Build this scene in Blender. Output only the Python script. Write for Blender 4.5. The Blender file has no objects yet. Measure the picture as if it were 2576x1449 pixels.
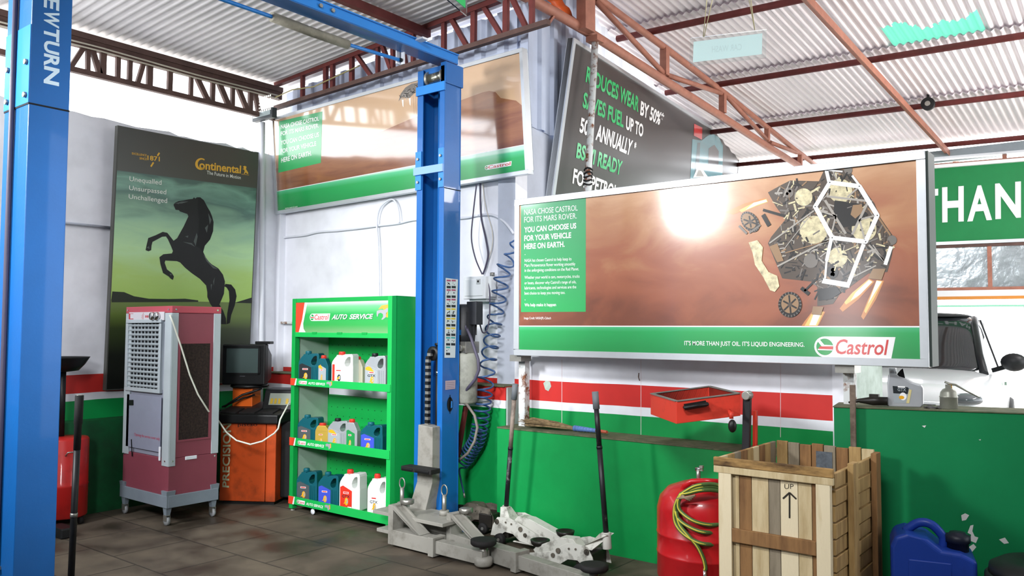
import bpy, bmesh, math, random
from math import radians, sin, cos, pi
from mathutils import Vector, Matrix, Quaternion
from mathutils.geometry import tessellate_polygon
S = bpy.context.scene
COL = S.collection
random.seed(7)

# ------------------------------------------------------------------ camera
CAM = Vector((0.0, 0.0, 1.55))
YAW, PIT, ROL, FPX = radians(38.1216), radians(2.8612), radians(0.2387), 2053.16
_f = Vector((-sin(YAW) * cos(PIT), cos(YAW) * cos(PIT), sin(PIT)))
_r = _f.cross(Vector((0, 0, 1))).normalized()
_u = _r.cross(_f)
_r, _u = cos(ROL) * _r + sin(ROL) * _u, -sin(ROL) * _r + cos(ROL) * _u
cam_data = bpy.data.cameras.new('camera')
cam = bpy.data.objects.new('camera', cam_data)
COL.objects.link(cam)
cam_data.sensor_width = 36.0
cam_data.lens = FPX * 36.0 / 2576.0
cam_data.clip_end = 200
cam.matrix_world = Matrix(((_r.x, _u.x, -_f.x, CAM.x), (_r.y, _u.y, -_f.y, CAM.y), (_r.z, _u.z, -_f.z, CAM.z), (0, 0, 0, 1)))
S.camera = cam

# ------------------------------------------------------------------ world, lights, exposure
S.view_settings.view_transform = 'Standard'
S.view_settings.look = 'None'
S.view_settings.gamma = 1
S.view_settings.use_curve_mapping = False
S.view_settings.exposure = -0.68
S.cycles.use_denoising = True
S.cycles.max_bounces = 8
S.cycles.diffuse_bounces = 5
S.cycles.glossy_bounces = 4
S.cycles.sample_clamp_indirect = 8
world = bpy.data.worlds.new('sky')
S.world = world
world.use_nodes = True
_bg = world.node_tree.nodes['Background']
_bg.inputs['Color'].default_value = (0.93, 0.96, 1.0, 1)
_bg.inputs['Strength'].default_value = 8.0

def lamp(name, kind, loc, power, size=(1, 1), target=None, color=(1, 1, 1), angle=None):
    d = bpy.data.lights.new(name, kind)
    d.energy = power
    d.color = color
    if kind == 'AREA':
        d.shape = 'RECTANGLE'
        d.size, d.size_y = size
    if angle is not None:
        d.angle = angle
    o = bpy.data.objects.new(name, d)
    COL.objects.link(o)
    o.location = loc
    if target is not None:
        o.rotation_euler = (Vector(target) - Vector(loc)).to_track_quat('-Z', 'Y').to_euler()
    return o

lamp('sun', 'SUN', (6, 14, 20), 4.0, target=(4.5, 10.5, 10), angle=radians(1.5), color=(1, 0.97, 0.92))
# a floodlight inferred from the billboard glare, then unseen lights added for fill
k_ = lamp('floodlight_lamp', 'AREA', (-5.4, -0.9, 3.5), 164, (0.8, 0.8), (-3.6, 4.8, 1.5), (0.97, 0.98, 1.0)); k_.data.spread = radians(98)
k_ = lamp('fill_light.001', 'AREA', (-1.0, 0.0, 4.6), 95, (1.6, 0.4), (-3.0, 4.9, 1.7), (0.97, 0.98, 1.0)); k_.data.spread = radians(80)  # unseen light added to lift the back wall and partition
lamp('fill_point', 'POINT', (-6.3, 1.6, 3.3), 60, color=(0.97, 0.98, 1.0)).data.shadow_soft_size = 0.15  # unseen light added to brighten the left wall and grey roof
k_ = lamp('fill_lamp', 'AREA', (-1.4, -0.8, 2.7), 34, (0.6, 0.6), (-5.3, 4.5, 0.9), (0.97, 0.98, 1.0)); k_.data.spread = radians(46)  # unseen light added to reach into the cabinet shelves
lamp('fill_light.002', 'AREA', (0.6, 9.0, 3.75), 175, (2.4, 0.25), (-2.5, 8.5, 2.5), (1.0, 0.97, 0.97))  # unseen light added to brighten the far bay and pale roof

# ------------------------------------------------------------------ measuring: a picture point on a plane of the place
def ray(x, y):
    return _f + _r * ((x - 1288.0) / FPX) + _u * ((724.5 - y) / FPX)
def _hit(x, y, ax, v):
    d = ray(x, y)
    return CAM + d * ((v - CAM[ax]) / d[ax])
def onX(x, y, v): return _hit(x, y, 0, v)
def onY(x, y, v): return _hit(x, y, 1, v)
def onZ(x, y, v): return _hit(x, y, 2, v)
def onP(x, y, O, n):
    d = ray(x, y)
    return CAM + d * ((Vector(O) - CAM).dot(n) / d.dot(n))

# ------------------------------------------------------------------ materials
def lin(h):
    h = h.lstrip('#')
    c = [int(h[i:i + 2], 16) / 255 for i in (0, 2, 4)]
    return tuple([(x / 12.92 if x <= 0.04045 else ((x + 0.055) / 1.055) ** 2.4) for x in c] + [1.0])
MATS = {}
def mat(key, hexc, rough=0.6, metal=0.0, spec=0.4, var=0.0, scale=6.0, hex2=None, lo=0.42, hi=0.62, bump=0.0, bscale=40.0,
        coat=0.0, trans=0.0, emit=0.0, alpha=1.0, stretch=(1, 1, 1), ior=1.45, detail=6.0):
    """one procedural material: a base colour with a noise-driven second colour (wear, dirt) and a fine bump"""
    if key in MATS:
        return MATS[key]
    m = bpy.data.materials.new(key)
    m.use_nodes = True
    nt = m.node_tree
    b = nt.nodes['Principled BSDF']
    b.inputs['Base Color'].default_value = lin(hexc)
    b.inputs['Roughness'].default_value = rough
    b.inputs['Metallic'].default_value = metal
    b.inputs['Specular IOR Level'].default_value = spec
    b.inputs['IOR'].default_value = ior
    b.inputs['Coat Weight'].default_value = coat
    b.inputs['Transmission Weight'].default_value = trans
    b.inputs['Alpha'].default_value = alpha
    if emit:
        b.inputs['Emission Color'].default_value = lin(hexc)
        b.inputs['Emission Strength'].default_value = emit
    tc = mp = None
    if var or hex2 or bump:
        tc = nt.nodes.new('ShaderNodeTexCoord')
        mp = nt.nodes.new('ShaderNodeMapping')
        mp.inputs['Scale'].default_value = stretch
        nt.links.new(tc.outputs['Object'], mp.inputs['Vector'])
    if var or hex2:
        n = nt.nodes.new('ShaderNodeTexNoise')
        n.inputs['Scale'].default_value = scale
        n.inputs['Detail'].default_value = detail
        n.inputs['Roughness'].default_value = 0.65
        nt.links.new(mp.outputs['Vector'], n.inputs['Vector'])
        rp = nt.nodes.new('ShaderNodeValToRGB')
        rp.color_ramp.elements[0].position = lo
        rp.color_ramp.elements[1].position = hi
        c = lin(hexc)
        if hex2:
            rp.color_ramp.elements[0].color = c
            rp.color_ramp.elements[1].color = lin(hex2)
        else:
            rp.color_ramp.elements[0].position = 0.25
            rp.color_ramp.elements[1].position = 0.75
            rp.color_ramp.elements[0].color = tuple([x * (1 - var) for x in c[:3]] + [1])
            rp.color_ramp.elements[1].color = tuple([min(1, x * (1 + var)) for x in c[:3]] + [1])
        nt.links.new(n.outputs['Fac'], rp.inputs['Fac'])
        nt.links.new(rp.outputs['Color'], b.inputs['Base Color'])
    if bump:
        n2 = nt.nodes.new('ShaderNodeTexNoise')
        n2.inputs['Scale'].default_value = bscale
        n2.inputs['Detail'].default_value = 4
        nt.links.new(mp.outputs['Vector'], n2.inputs['Vector'])
        bp = nt.nodes.new('ShaderNodeBump')
        bp.inputs['Strength'].default_value = bump
        bp.inputs['Distance'].default_value = 0.01
        nt.links.new(n2.outputs['Fac'], bp.inputs['Height'])
        nt.links.new(bp.outputs['Normal'], b.inputs['Normal'])
    MATS[key] = m
    return m

# ------------------------------------------------------------------ mesh builder
class MB:
    """collects shapes in place coordinates; build() links them as ONE mesh object"""
    def __init__(s, M=None):
        s.v, s.f, s.fm, s.fs, s.mats = [], [], [], [], []
        s.M = M or Matrix()
    def mi(s, m):
        if m not in s.mats:
            s.mats.append(m)
        return s.mats.index(m)
    def add(s, vs, fs, m, smooth=False, M=None):
        T = s.M @ M if M is not None else s.M
        o = len(s.v)
        s.v += [T @ Vector(p) for p in vs]
        k = s.mi(m)
        for f in fs:
            s.f.append([i + o for i in f]); s.fm.append(k); s.fs.append(smooth)
        return s
    def box(s, c, d, m, R=None):
        x, y, z = d[0] / 2, d[1] / 2, d[2] / 2
        vs = [(-x, -y, -z), (x, -y, -z), (x, y, -z), (-x, y, -z), (-x, -y, z), (x, -y, z), (x, y, z), (-x, y, z)]
        M = Matrix.Translation(Vector(c))
        if R is not None:
            M = M @ (R.to_4x4() if not isinstance(R, (int, float)) else Matrix.Rotation(R, 4, 'Z'))
        return s.add(vs, [(3, 2, 1, 0), (4, 5, 6, 7), (0, 1, 5, 4), (1, 2, 6, 5), (2, 3, 7, 6), (3, 0, 4, 7)], m, M=M)
    def bb(s, lo, hi, m):
        lo, hi = Vector(lo), Vector(hi)
        return s.box((lo + hi) / 2, hi - lo, m)
    def hexa(s, q8, m):
        return s.add(q8, [(3, 2, 1, 0), (4, 5, 6, 7), (0, 1, 5, 4), (1, 2, 6, 5), (2, 3, 7, 6), (3, 0, 4, 7)], m)
    def bar(s, a, b, w, h, m, up=(0, 0, 1)):
        a, b = Vector(a), Vector(b)
        d = (b - a); L = d.length; d.normalize()
        side = d.cross(Vector(up))
        if side.length < 1e-4:
            side = d.cross(Vector((1, 0, 0)))
        side.normalize(); upv = side.cross(d)
        M = Matrix((( d.x, side.x, upv.x, 0), (d.y, side.y, upv.y, 0), (d.z, side.z, upv.z, 0), (0, 0, 0, 1)))
        M.translation = (a + b) / 2
        x, y, z = L / 2, w / 2, h / 2
        vs = [(-x, -y, -z), (x, -y, -z), (x, y, -z), (-x, y, -z), (-x, -y, z), (x, -y, z), (x, y, z), (-x, y, z)]
        return s.add(vs, [(3, 2, 1, 0), (4, 5, 6, 7), (0, 1, 5, 4), (1, 2, 6, 5), (2, 3, 7, 6), (3, 0, 4, 7)], m, M=M)
    def tube(s, pts, r, m, n=8, cap=True, closed=False):
        pts = [Vector(p) for p in pts]
        N = len(pts)
        rs = r if isinstance(r, (list, tuple)) else [r] * N
        t0 = (pts[1] - pts[0]).normalized()
        a = t0.cross(Vector((0, 0, 1)))
        if a.length < 1e-3:
            a = t0.cross(Vector((1, 0, 0)))
        a.normalize()
        vs, fs, prev = [], [], t0
        for i, p in enumerate(pts):
            if closed:
                t = (pts[(i + 1) % N] - pts[i - 1]).normalized()
            elif i == 0: t = t0
            elif i == N - 1: t = (pts[i] - pts[i - 1]).normalized()
            else:
                t = ((pts[i + 1] - p).normalized() + (p - pts[i - 1]).normalized())
                t = t.normalized() if t.length > 1e-6 else prev
            q = prev.rotation_difference(t)
            a = (q @ a); a = (a - t * a.dot(t)).normalized(); prev = t
            bq = t.cross(a)
            for k in range(n):
                w = 2 * pi * k / n
                vs.append(p + (a * cos(w) + bq * sin(w)) * rs[i])
        for i in range(N if closed else N - 1):
            for k in range(n):
                j, k2 = (i + 1) % N, (k + 1) % n
                fs.append((i * n + k, i * n + k2, j * n + k2, j * n + k))
        s.add(vs, fs, m, True)
        if cap and not closed:
            s.add(vs[:n], [tuple(reversed(range(n)))], m)
            s.add(vs[-n:], [tuple(range(n))], m)
        return s
    def cyl(s, a, b, r, m, n=20, r2=None):
        return s.tube([a, b], [r, r if r2 is None else r2], m, n)
    def lathe(s, prof, m, n=28, M=None, smooth=True):
        vs, fs = [], []
        for (r, z) in prof:
            for k in range(n):
                w = 2 * pi * k / n
                vs.append((r * cos(w), r * sin(w), z))
        for i in range(len(prof) - 1):
            for k in range(n):
                k2 = (k + 1) % n
                fs.append((i * n + k, i * n + k2, (i + 1) * n + k2, (i + 1) * n + k))
        fs.append(tuple(reversed(range(n)))); fs.append(tuple(range((len(prof) - 1) * n, len(prof) * n)))
        return s.add(vs, fs, m, smooth, M)
    def prism(s, loops, z0, z1, m, M=None, side=None):
        """outline (first loop) with holes, extruded from z0 to z1 along local z"""
        loops = [[Vector((p[0], p[1], 0)) for p in l] for l in (loops if isinstance(loops[0][0], (list, tuple)) else [loops])]
        tris = tessellate_polygon(loops)
        flat = [p for l in loops for p in l]
        n = len(flat)
        def area(t): a, b, c = [flat[i] for i in t]; return (b - a).cross(c - a).z
        tris = [t if area(t) > 0 else (t[0], t[2], t[1]) for t in tris]
        vs = [(p.x, p.y, z1) for p in flat] + [(p.x, p.y, z0) for p in flat]
        s.add(vs[:n], tris, m, False, M)
        s.add(vs[n:], [tuple(reversed(t)) for t in tris], m, False, M)
        o = 0
        for li, l in enumerate(loops):
            A = sum(l[i].x * l[(i + 1) % len(l)].y - l[(i + 1) % len(l)].x * l[i].y for i in range(len(l)))
            sgn = (A > 0) == (li == 0)
            k = len(l); fs = []
            vv = [(p.x, p.y, z1) for p in l] + [(p.x, p.y, z0) for p in l]
            for i in range(k):
                j = (i + 1) % k
                fs.append((i, i + k, j + k, j) if sgn else (j, j + k, i + k, i))
            s.add(vv, fs, side or m, False, M)
        return s
    def flat(s, loops, m, M=None, z=0.0):
        loops = [[Vector((p[0], p[1], 0)) for p in l] for l in (loops if isinstance(loops[0][0], (list, tuple)) else [loops])]
        tris = tessellate_polygon(loops)
        fl = [p for l in loops for p in l]
        def area(t): a, b, c = [fl[i] for i in t]; return (b - a).cross(c - a).z
        tris = [t if area(t) > 0 else (t[0], t[2], t[1]) for t in tris]
        return s.add([(p.x, p.y, z) for p in fl], tris, m, False, M)
    def sphere(s, c, r, m, n=16, sc=(1, 1, 1), rows=10):
        prof = []
        M = Matrix.Translation(Vector(c)) @ Matrix.Diagonal((sc[0], sc[1], sc[2], 1))
        for i in range(rows + 1):
            w = -pi / 2 + pi * i / rows
            prof.append((max(1e-4, r * cos(w)), r * sin(w)))
        return s.lathe(prof, m, n, M)
    def join(s, o):
        k = len(s.v); s.v += o.v
        for f, m, sm in zip(o.f, o.fm, o.fs):
            s.f.append([i + k for i in f]); s.fm.append(s.mi(o.mats[m])); s.fs.append(sm)
        return s
    def build(s, name, parent=None, bevel=0.0, seg=2, local=False, angle=35):
        me = bpy.data.meshes.new(name)
        off = Vector((0, 0, 0))
        if parent is not None and not local:
            off = ROOTLOC.get(parent.name, Vector((0, 0, 0)))
        me.from_pydata([tuple(p - off) for p in s.v], [], s.f)
        for m in s.mats:
            me.materials.append(m)
        me.polygons.foreach_set('material_index', s.fm)
        me.polygons.foreach_set('use_smooth', s.fs)
        me.update()
        if bevel == 0:
            bm = bmesh.new(); bm.from_mesh(me)
            bmesh.ops.remove_doubles(bm, verts=bm.verts, dist=1e-5)
            bm.to_mesh(me); bm.free()
        o = bpy.data.objects.new(name, me)
        COL.objects.link(o)
        if parent is not None:
            o.parent = parent
            ROOTLOC[o.name] = off
        if bevel:
            bm = bmesh.new(); bm.from_mesh(me)
            bmesh.ops.remove_doubles(bm, verts=bm.verts, dist=1e-5)
            bm.to_mesh(me); bm.free()
            b = o.modifiers.new('edges', 'BEVEL')
            b.width = bevel; b.segments = seg; b.limit_method = 'ANGLE'; b.angle_limit = radians(angle)
        return o
ROOTLOC = {}
def thing(name, label, cat, loc=(0, 0, 0), group=None):
    o = bpy.data.objects.new(name, None)
    COL.objects.link(o)
    o.location = loc
    o.empty_display_size = 0.1
    ROOTLOC[o.name] = Vector(loc)
    o['label'] = label; o['category'] = cat
    if group: o['group'] = group
    return o
def tag(o, label, cat, group=None, kind=None):
    o['label'] = label; o['category'] = cat
    if group: o['group'] = group
    if kind: o['kind'] = kind
    return o
def struct(o):
    o['kind'] = 'structure'
    return o
def copy_tree(o, parent=None):
    c = o.copy(); COL.objects.link(c)
    if parent is not None: c.parent = parent
    for ch in [x for x in o.children]:
        copy_tree(ch, c)
    return c

# ------------------------------------------------------------------ lettering (the built-in font, fitted to a rectangle)
_txt = {}
def glyphs(t, bold=0.0):
    k = (t, bold)
    if k not in _txt:
        cu = bpy.data.curves.new('lettering', 'FONT')
        cu.body = t; cu.offset = bold; cu.resolution_u = 3
        ob = bpy.data.objects.new('lettering', cu)
        COL.objects.link(ob)
        dg = bpy.context.evaluated_depsgraph_get()
        me = bpy.data.meshes.new_from_object(ob.evaluated_get(dg))
        vs = [v.co.copy() for v in me.vertices]; fs = [tuple(p.vertices) for p in me.polygons]
        bpy.data.objects.remove(ob); bpy.data.curves.remove(cu); bpy.data.meshes.remove(me)
        if fs and vs:
            f0 = fs[0]; nz = (vs[f0[1]] - vs[f0[0]]).cross(vs[f0[2]] - vs[f0[0]]).z
            if nz < 0: fs = [tuple(reversed(f)) for f in fs]
        x0 = min(v.x for v in vs); x1 = max(v.x for v in vs); y0 = min(v.y for v in vs); y1 = max(v.y for v in vs)
        _txt[k] = ([((v.x - x0) / (x1 - x0), (v.y - y0) / (y1 - y0)) for v in vs], fs)
    return _txt[k]
def text(mb, t, rect, m, M, z=0.002, bold=0.012, slant=0.0):
    """rect = u0, v0, u1, v1 in panel metres: the box the letters fill"""
    vs, fs = glyphs(t, bold)
    u0, v0, u1, v1 = rect
    mb.add([(u0 + (u1 - u0) * a + slant * (v1 - v0) * b, v0 + (v1 - v0) * b, z) for a, b in vs], fs, m, False, M)
def text4(mb, t, quad, m, M, z=0.002, bold=0.012):
    """letters stretched over four panel points: bottom left, bottom right, top right, top left"""
    vs, fs = glyphs(t, bold)
    bl, br, tr, tl = [Vector(q[:2]) for q in quad]
    out = []
    for a, b in vs:
        p = (bl * (1 - a) + br * a) * (1 - b) + (tl * (1 - a) + tr * a) * b
        out.append((p.x, p.y, z))
    mb.add(out, fs, m, False, M)

class Panel:
    """a flat board: origin at its bottom left, u along its width, v up, n out of its face"""
    def __init__(s, O, u, v):
        s.O, s.u = Vector(O), Vector(u).normalized()
        n = s.u.cross(Vector(v)).normalized()
        s.v = n.cross(s.u).normalized(); s.n = n
        s.M = Matrix(((s.u.x, s.v.x, n.x, s.O.x), (s.u.y, s.v.y, n.y, s.O.y), (s.u.z, s.v.z, n.z, s.O.z), (0, 0, 0, 1)))
    def px(s, x, y):
        p = onP(x, y, s.O, s.n) - s.O
        return (p.dot(s.u), p.dot(s.v))
    def poly(s, pts):
        return [s.px(*p) for p in pts]
    def tx(s, mb, t, bl, br, tr, tl, m, z=0.002, bold=0.012):
        text4(mb, t, [s.px(*q) for q in (bl, br, tr, tl)], m, s.M, z, bold)
# ------------------------------------------------------------------ shared materials
WHITE = mat('white_paint', '#e9ebf2', 0.55, var=0.05, scale=2.5, bump=0.12, bscale=9)
GREY_WALL = mat('grey_render', '#b9bfcc', 0.7, var=0.12, scale=3, bump=0.2, bscale=12)
GREEN_WALL = mat('green_wall_paint', '#058f45', 0.5, var=0.14, scale=2.2, bump=0.08, bscale=14)
DARK_GREEN = mat('dark_green_wall_paint', '#057a46', 0.5, var=0.12, scale=1.6, bump=0.08, bscale=14)
GREY_END = mat('bare_cement', '#9aa39f', 0.8, var=0.2, scale=9, bump=0.3)
LEDGE = mat('dusty_ledge', '#6d6a52', 0.8, hex2='#47553a', scale=12, lo=0.35, hi=0.65)
REDOX = mat('red_oxide_steel', '#a06a58', 0.55, var=0.22, scale=9, spec=0.4)
DARKRED = mat('dark_red_steel', '#6a2f2c', 0.6, var=0.25, scale=9)
BROWN_STEEL = mat('brown_truss_steel', '#5d4640', 0.65, var=0.3, scale=8)
ALU = mat('aluminium_frame', '#d5dade', 0.32, metal=0.55, var=0.05, scale=8)
BLACK = mat('black_plastic', '#121314', 0.45, var=0.2, scale=20)
RUBBER = mat('black_rubber', '#1b1a1a', 0.75, var=0.3, scale=25)
CHROME = mat('chrome', '#d8d8d8', 0.15, metal=1.0)
STEEL = mat('worn_steel', '#9b9a93', 0.4, metal=0.7, var=0.2, scale=14)
GALV = mat('galvanised_sheet', '#b9bcbb', 0.5, metal=0.15, var=0.1, scale=5)
CABLE = mat('white_cable', '#d9dce4', 0.5)
CABLE_D = mat('dark_cable', '#4a4658', 0.5)
PVC = mat('white_conduit', '#dfe3ea', 0.4)
RUST = mat('rusty_white_pipe', '#cfd3d2', 0.6, hex2='#7a4a2c', scale=14, lo=0.5, hi=0.62)
TXT_WHITE = mat('white_lettering', '#f4f5f6', 0.5)
def translucent(key, hexc, back, amount):
    m = mat(key, hexc, 0.4); nt = m.node_tree; b = nt.nodes['Principled BSDF']
    tl = nt.nodes.new('ShaderNodeBsdfTranslucent'); tl.inputs['Color'].default_value = (*back, 1)
    mx = nt.nodes.new('ShaderNodeMixShader'); mx.inputs[0].default_value = amount
    nt.links.new(b.outputs[0], mx.inputs[1]); nt.links.new(tl.outputs[0], mx.inputs[2]); nt.links.new(mx.outputs[0], nt.nodes['Material Output'].inputs['Surface'])
    return m
SKYP = translucent('green_translucent_sheet', '#7fd8bc', (0.06, 0.24, 0.17), 0.72)

def banded(key, z_red1, z_red0, z_w0):
    """wall paint in bands: white above, red belt, white line, green below"""
    m = bpy.data.materials.new(key); m.use_nodes = True
    nt = m.node_tree; b = nt.nodes['Principled BSDF']
    b.inputs['Roughness'].default_value = 0.5
    b.inputs['Specular IOR Level'].default_value = 0.35
    tc = nt.nodes.new('ShaderNodeTexCoord')
    sp = nt.nodes.new('ShaderNodeSeparateXYZ')
    nt.links.new(tc.outputs['Object'], sp.inputs['Vector'])
    nz = nt.nodes.new('ShaderNodeTexNoise'); nz.inputs['Scale'].default_value = 1.3; nz.inputs['Detail'].default_value = 3
    nt.links.new(tc.outputs['Object'], nz.inputs['Vector'])
    mm = nt.nodes.new('ShaderNodeMath'); mm.operation = 'MULTIPLY_ADD'
    nt.links.new(nz.outputs['Fac'], mm.inputs[0]); mm.inputs[1].default_value = 0.02
    nt.links.new(sp.outputs['Z'], mm.inputs[2])
    dv = nt.nodes.new('ShaderNodeMath'); dv.operation = 'MULTIPLY'; dv.inputs[1].default_value = 0.25
    nt.links.new(mm.outputs[0], dv.inputs[0])
    rp = nt.nodes.new('ShaderNodeValToRGB'); rp.color_ramp.interpolation = 'CONSTANT'
    e = rp.color_ramp.elements
    e[0].position = 0.0; e[0].color = lin('#058f45')
    e[1].position = (z_w0 + 0.01) / 4; e[1].color = lin('#e4e6ec')
    x = e.new((z_red0 + 0.01) / 4); x.color = lin('#c42c27')
    x = e.new((z_red1 + 0.01) / 4); x.color = lin('#e9ebf2')
    nt.links.new(dv.outputs[0], rp.inputs['Fac'])
    n2 = nt.nodes.new('ShaderNodeTexNoise'); n2.inputs['Scale'].default_value = 4; n2.inputs['Detail'].default_value = 8
    nt.links.new(tc.outputs['Object'], n2.inputs['Vector'])
    r2 = nt.nodes.new('ShaderNodeValToRGB')
    r2.color_ramp.elements[0].position = 0.3; r2.color_ramp.elements[0].color = (0.86, 0.86, 0.86, 1)
    r2.color_ramp.elements[1].position = 0.6; r2.color_ramp.elements[1].color = (1, 1, 1, 1)
    nt.links.new(n2.outputs['Fac'], r2.inputs['Fac'])
    mx = nt.nodes.new('ShaderNodeMix'); mx.data_type = 'RGBA'; mx.blend_type = 'MULTIPLY'; mx.inputs[0].default_value = 1
    nt.links.new(rp.outputs['Color'], mx.inputs[6]); nt.links.new(r2.outputs['Color'], mx.inputs[7])
    nt.links.new(mx.outputs[2], b.inputs['Base Color'])
    bp = nt.nodes.new('ShaderNodeBump'); bp.inputs['Strength'].default_value = 0.15; bp.inputs['Distance'].default_value = 0.01
    nt.links.new(n2.outputs['Fac'], bp.inputs['Height']); nt.links.new(bp.outputs['Normal'], b.inputs['Normal'])
    return m
BANDS = banded('banded_wall_paint', 1.145, 0.985, 0.925)

def pavers():
    m = bpy.data.materials.new('stained_concrete_pavers'); m.use_nodes = True
    nt = m.node_tree; b = nt.nodes['Principled BSDF']
    tc = nt.nodes.new('ShaderNodeTexCoord')
    br = nt.nodes.new('ShaderNodeTexBrick')
    br.inputs['Scale'].default_value = 1.0
    br.inputs['Brick Width'].default_value = 0.62; br.inputs['Row Height'].default_value = 0.55
    br.inputs['Mortar Size'].default_value = 0.008; br.inputs['Mortar Smooth'].default_value = 0.4
    br.inputs['Color1'].default_value = lin('#62594d'); br.inputs['Color2'].default_value = lin('#574e43')
    br.inputs['Mortar'].default_value = lin('#3a342c')
    nt.links.new(tc.outputs['Object'], br.inputs['Vector'])
    n = nt.nodes.new('ShaderNodeTexNoise'); n.inputs['Scale'].default_value = 2.6; n.inputs['Detail'].default_value = 9
    nt.links.new(tc.outputs['Object'], n.inputs['Vector'])
    r = nt.nodes.new('ShaderNodeValToRGB')
    r.color_ramp.elements[0].position = 0.33; r.color_ramp.elements[0].color = (0.36, 0.34, 0.33, 1)
    r.color_ramp.elements[1].position = 0.66; r.color_ramp.elements[1].color = (1.15, 1.12, 1.05, 1)
    nt.links.new(n.outputs['Fac'], r.inputs['Fac'])
    mx = nt.nodes.new('ShaderNodeMix'); mx.data_type = 'RGBA'; mx.blend_type = 'MULTIPLY'; mx.inputs[0].default_value = 1
    nt.links.new(br.outputs['Color'], mx.inputs[6]); nt.links.new(r.outputs['Color'], mx.inputs[7])
    nt.links.new(mx.outputs[2], b.inputs['Base Color'])
    r3 = nt.nodes.new('ShaderNodeValToRGB')
    r3.color_ramp.elements[0].position = 0.38; r3.color_ramp.elements[0].color = (0.42, 0.42, 0.42, 1)
    r3.color_ramp.elements[1].position = 0.55; r3.color_ramp.elements[1].color = (0.8, 0.8, 0.8, 1)
    nt.links.new(n.outputs['Fac'], r3.inputs['Fac']); nt.links.new(r3.outputs['Color'], b.inputs['Roughness'])
    bp = nt.nodes.new('ShaderNodeBump'); bp.inputs['Strength'].default_value = 0.35; bp.inputs['Distance'].default_value = 0.01
    nt.links.new(br.outputs['Fac'], bp.inputs['Height']); bp.invert = True
    nt.links.new(bp.outputs['Normal'], b.inputs['Normal'])
    return m

# ------------------------------------------------------------------ floor and walls
b = MB(); b.bb((-7.4, -8, -0.2), (3.8, 5.3, 0), pavers()); struct(b.build('floor'))
OUT = mat('sunlit_concrete_yard', '#cfcac2', 0.8, var=0.1, scale=1.5)
b = MB(); b.bb((-30, 5.3, -0.25), (30, 45, -0.02), OUT); struct(b.build('floor'))
b = MB(); b.bb((-30, -40, -0.25), (30, -8, -0.02), OUT); b.bb((3.8, -8, -0.25), (30, 5.3, -0.02), OUT); b.bb((-30, -8, -0.25), (-7.4, 5.3, -0.02), OUT)
struct(b.build('floor'))

LX, BY = -7.15, 5.2
# left wall: ragged top with a strip of daylight between it and the truss
prof = [(-8, 0), (5.35, 0)]
yy = 5.35
top = [(5.35, 3.36)]
while yy > 0.75:
    yy -= random.uniform(0.06, 0.16)
    top.append((yy, 3.345 + (5.2 - yy) * 0.012 + random.uniform(-0.016, 0.016)))
top += [(0.6, 3.4), (0.6, 4.1), (-8, 4.1)]
b = MB(); M = Matrix(((0, 0, 1, 0), (1, 0, 0, 0), (0, 1, 0, 0), (0, 0, 0, 1)))
b.prism(prof + top, LX - 0.2, LX, BANDS, M)
struct(b.build('wall_left'))
b = MB(); b.bb((LX, -8, 0), (LX + 0.16, 5.0, 0.77), mat('shade_darkened_green', '#0a5a30', 0.6, hex2='#123a22', scale=3, lo=0.35, hi=0.7)); struct(b.build('baseboard_left'))  # green darkened to carry the shade low on this wall
b = MB(); b.bb((LX - 0.2, BY, 0), (-4.05, BY + 0.16, 3.62), BANDS); struct(b.build('wall_back'))
b = MB(); b.bb((LX, 5.13, 1.1), (LX + 0.07, BY, 3.6), WHITE); struct(b.build('trim_1'))
b = MB(); b.bb((LX + 0.0, 5.02, 0), (-4.0, BY, 1.095), BANDS)
b.bb((-4.0, 5.03, 0.78), (-3.985, BY, 1.09), GREY_END)
b.bb((LX, 5.0, 1.095), (-4.0, BY, 1.105), LEDGE)
struct(b.build('baseboard_back'))
# partition under the long billboard, its raised plinth and the taller wall to the right
b = MB(); b.bb((-4.05, BY, 0), (-1.5, BY + 0.16, 1.9), BANDS)
pw = Panel((0, BY, 0), (1, 0, 0), (0, 0, 1)); TORN = mat('torn_vinyl_backing', '#aab7ac', 0.8, var=0.2, scale=20); DIRT = mat('dark_scratch', '#7a6a66', 0.8)
b.flat(pw.poly([(1367, 964), (1374, 957), (1384, 960), (1387, 972), (1380, 984), (1372, 980)]), TORN, pw.M, 0.002)
b.flat(pw.poly([(1606, 938), (1609, 938), (1608, 950), (1611, 958), (1608, 958), (1605, 948)]), DIRT, pw.M, 0.002)
for x in (1413, 1612, 1963): b.flat(pw.poly([(x, 905), (x + 1.2, 905), (x + 1.2, 1100), (x, 1100)]), mat('vinyl_seam', '#d9c9cc', 0.6), pw.M, 0.0012)
struct(b.build('wall_right'))
b = MB(); b.bb((-3.99, 4.91, 0), (-1.36, BY, 0.787), GREEN_WALL); b.bb((-3.99, 4.905, 0.787), (-1.36, BY, 0.797), LEDGE)
for k in range(5):
    x = -3.75 + k * 0.05
struct(b.build('baseboard_right'))
PALE = mat('pale_stained_cement', '#b7c4bd', 0.75, hex2='#8d9a90', scale=5, lo=0.45, hi=0.75)
b = MB(); b.bb((-1.5, BY + 0.02, 0), (-1.46, BY + 0.75, 2.6), PALE); b.bb((-1.56, BY - 0.02, 0), (-1.46, BY + 0.05, 1.5), WHITE); struct(b.build('trim_2'))
A10 = Vector((cos(radians(10)), sin(radians(10)), 0)); B10 = Vector((-sin(radians(10)), cos(radians(10)), 0))
b = MB()
O = Vector((-1.46, 4.87, 0))
def tw(s, d, z): return O + A10 * s + B10 * d + Vector((0, 0, z))
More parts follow.
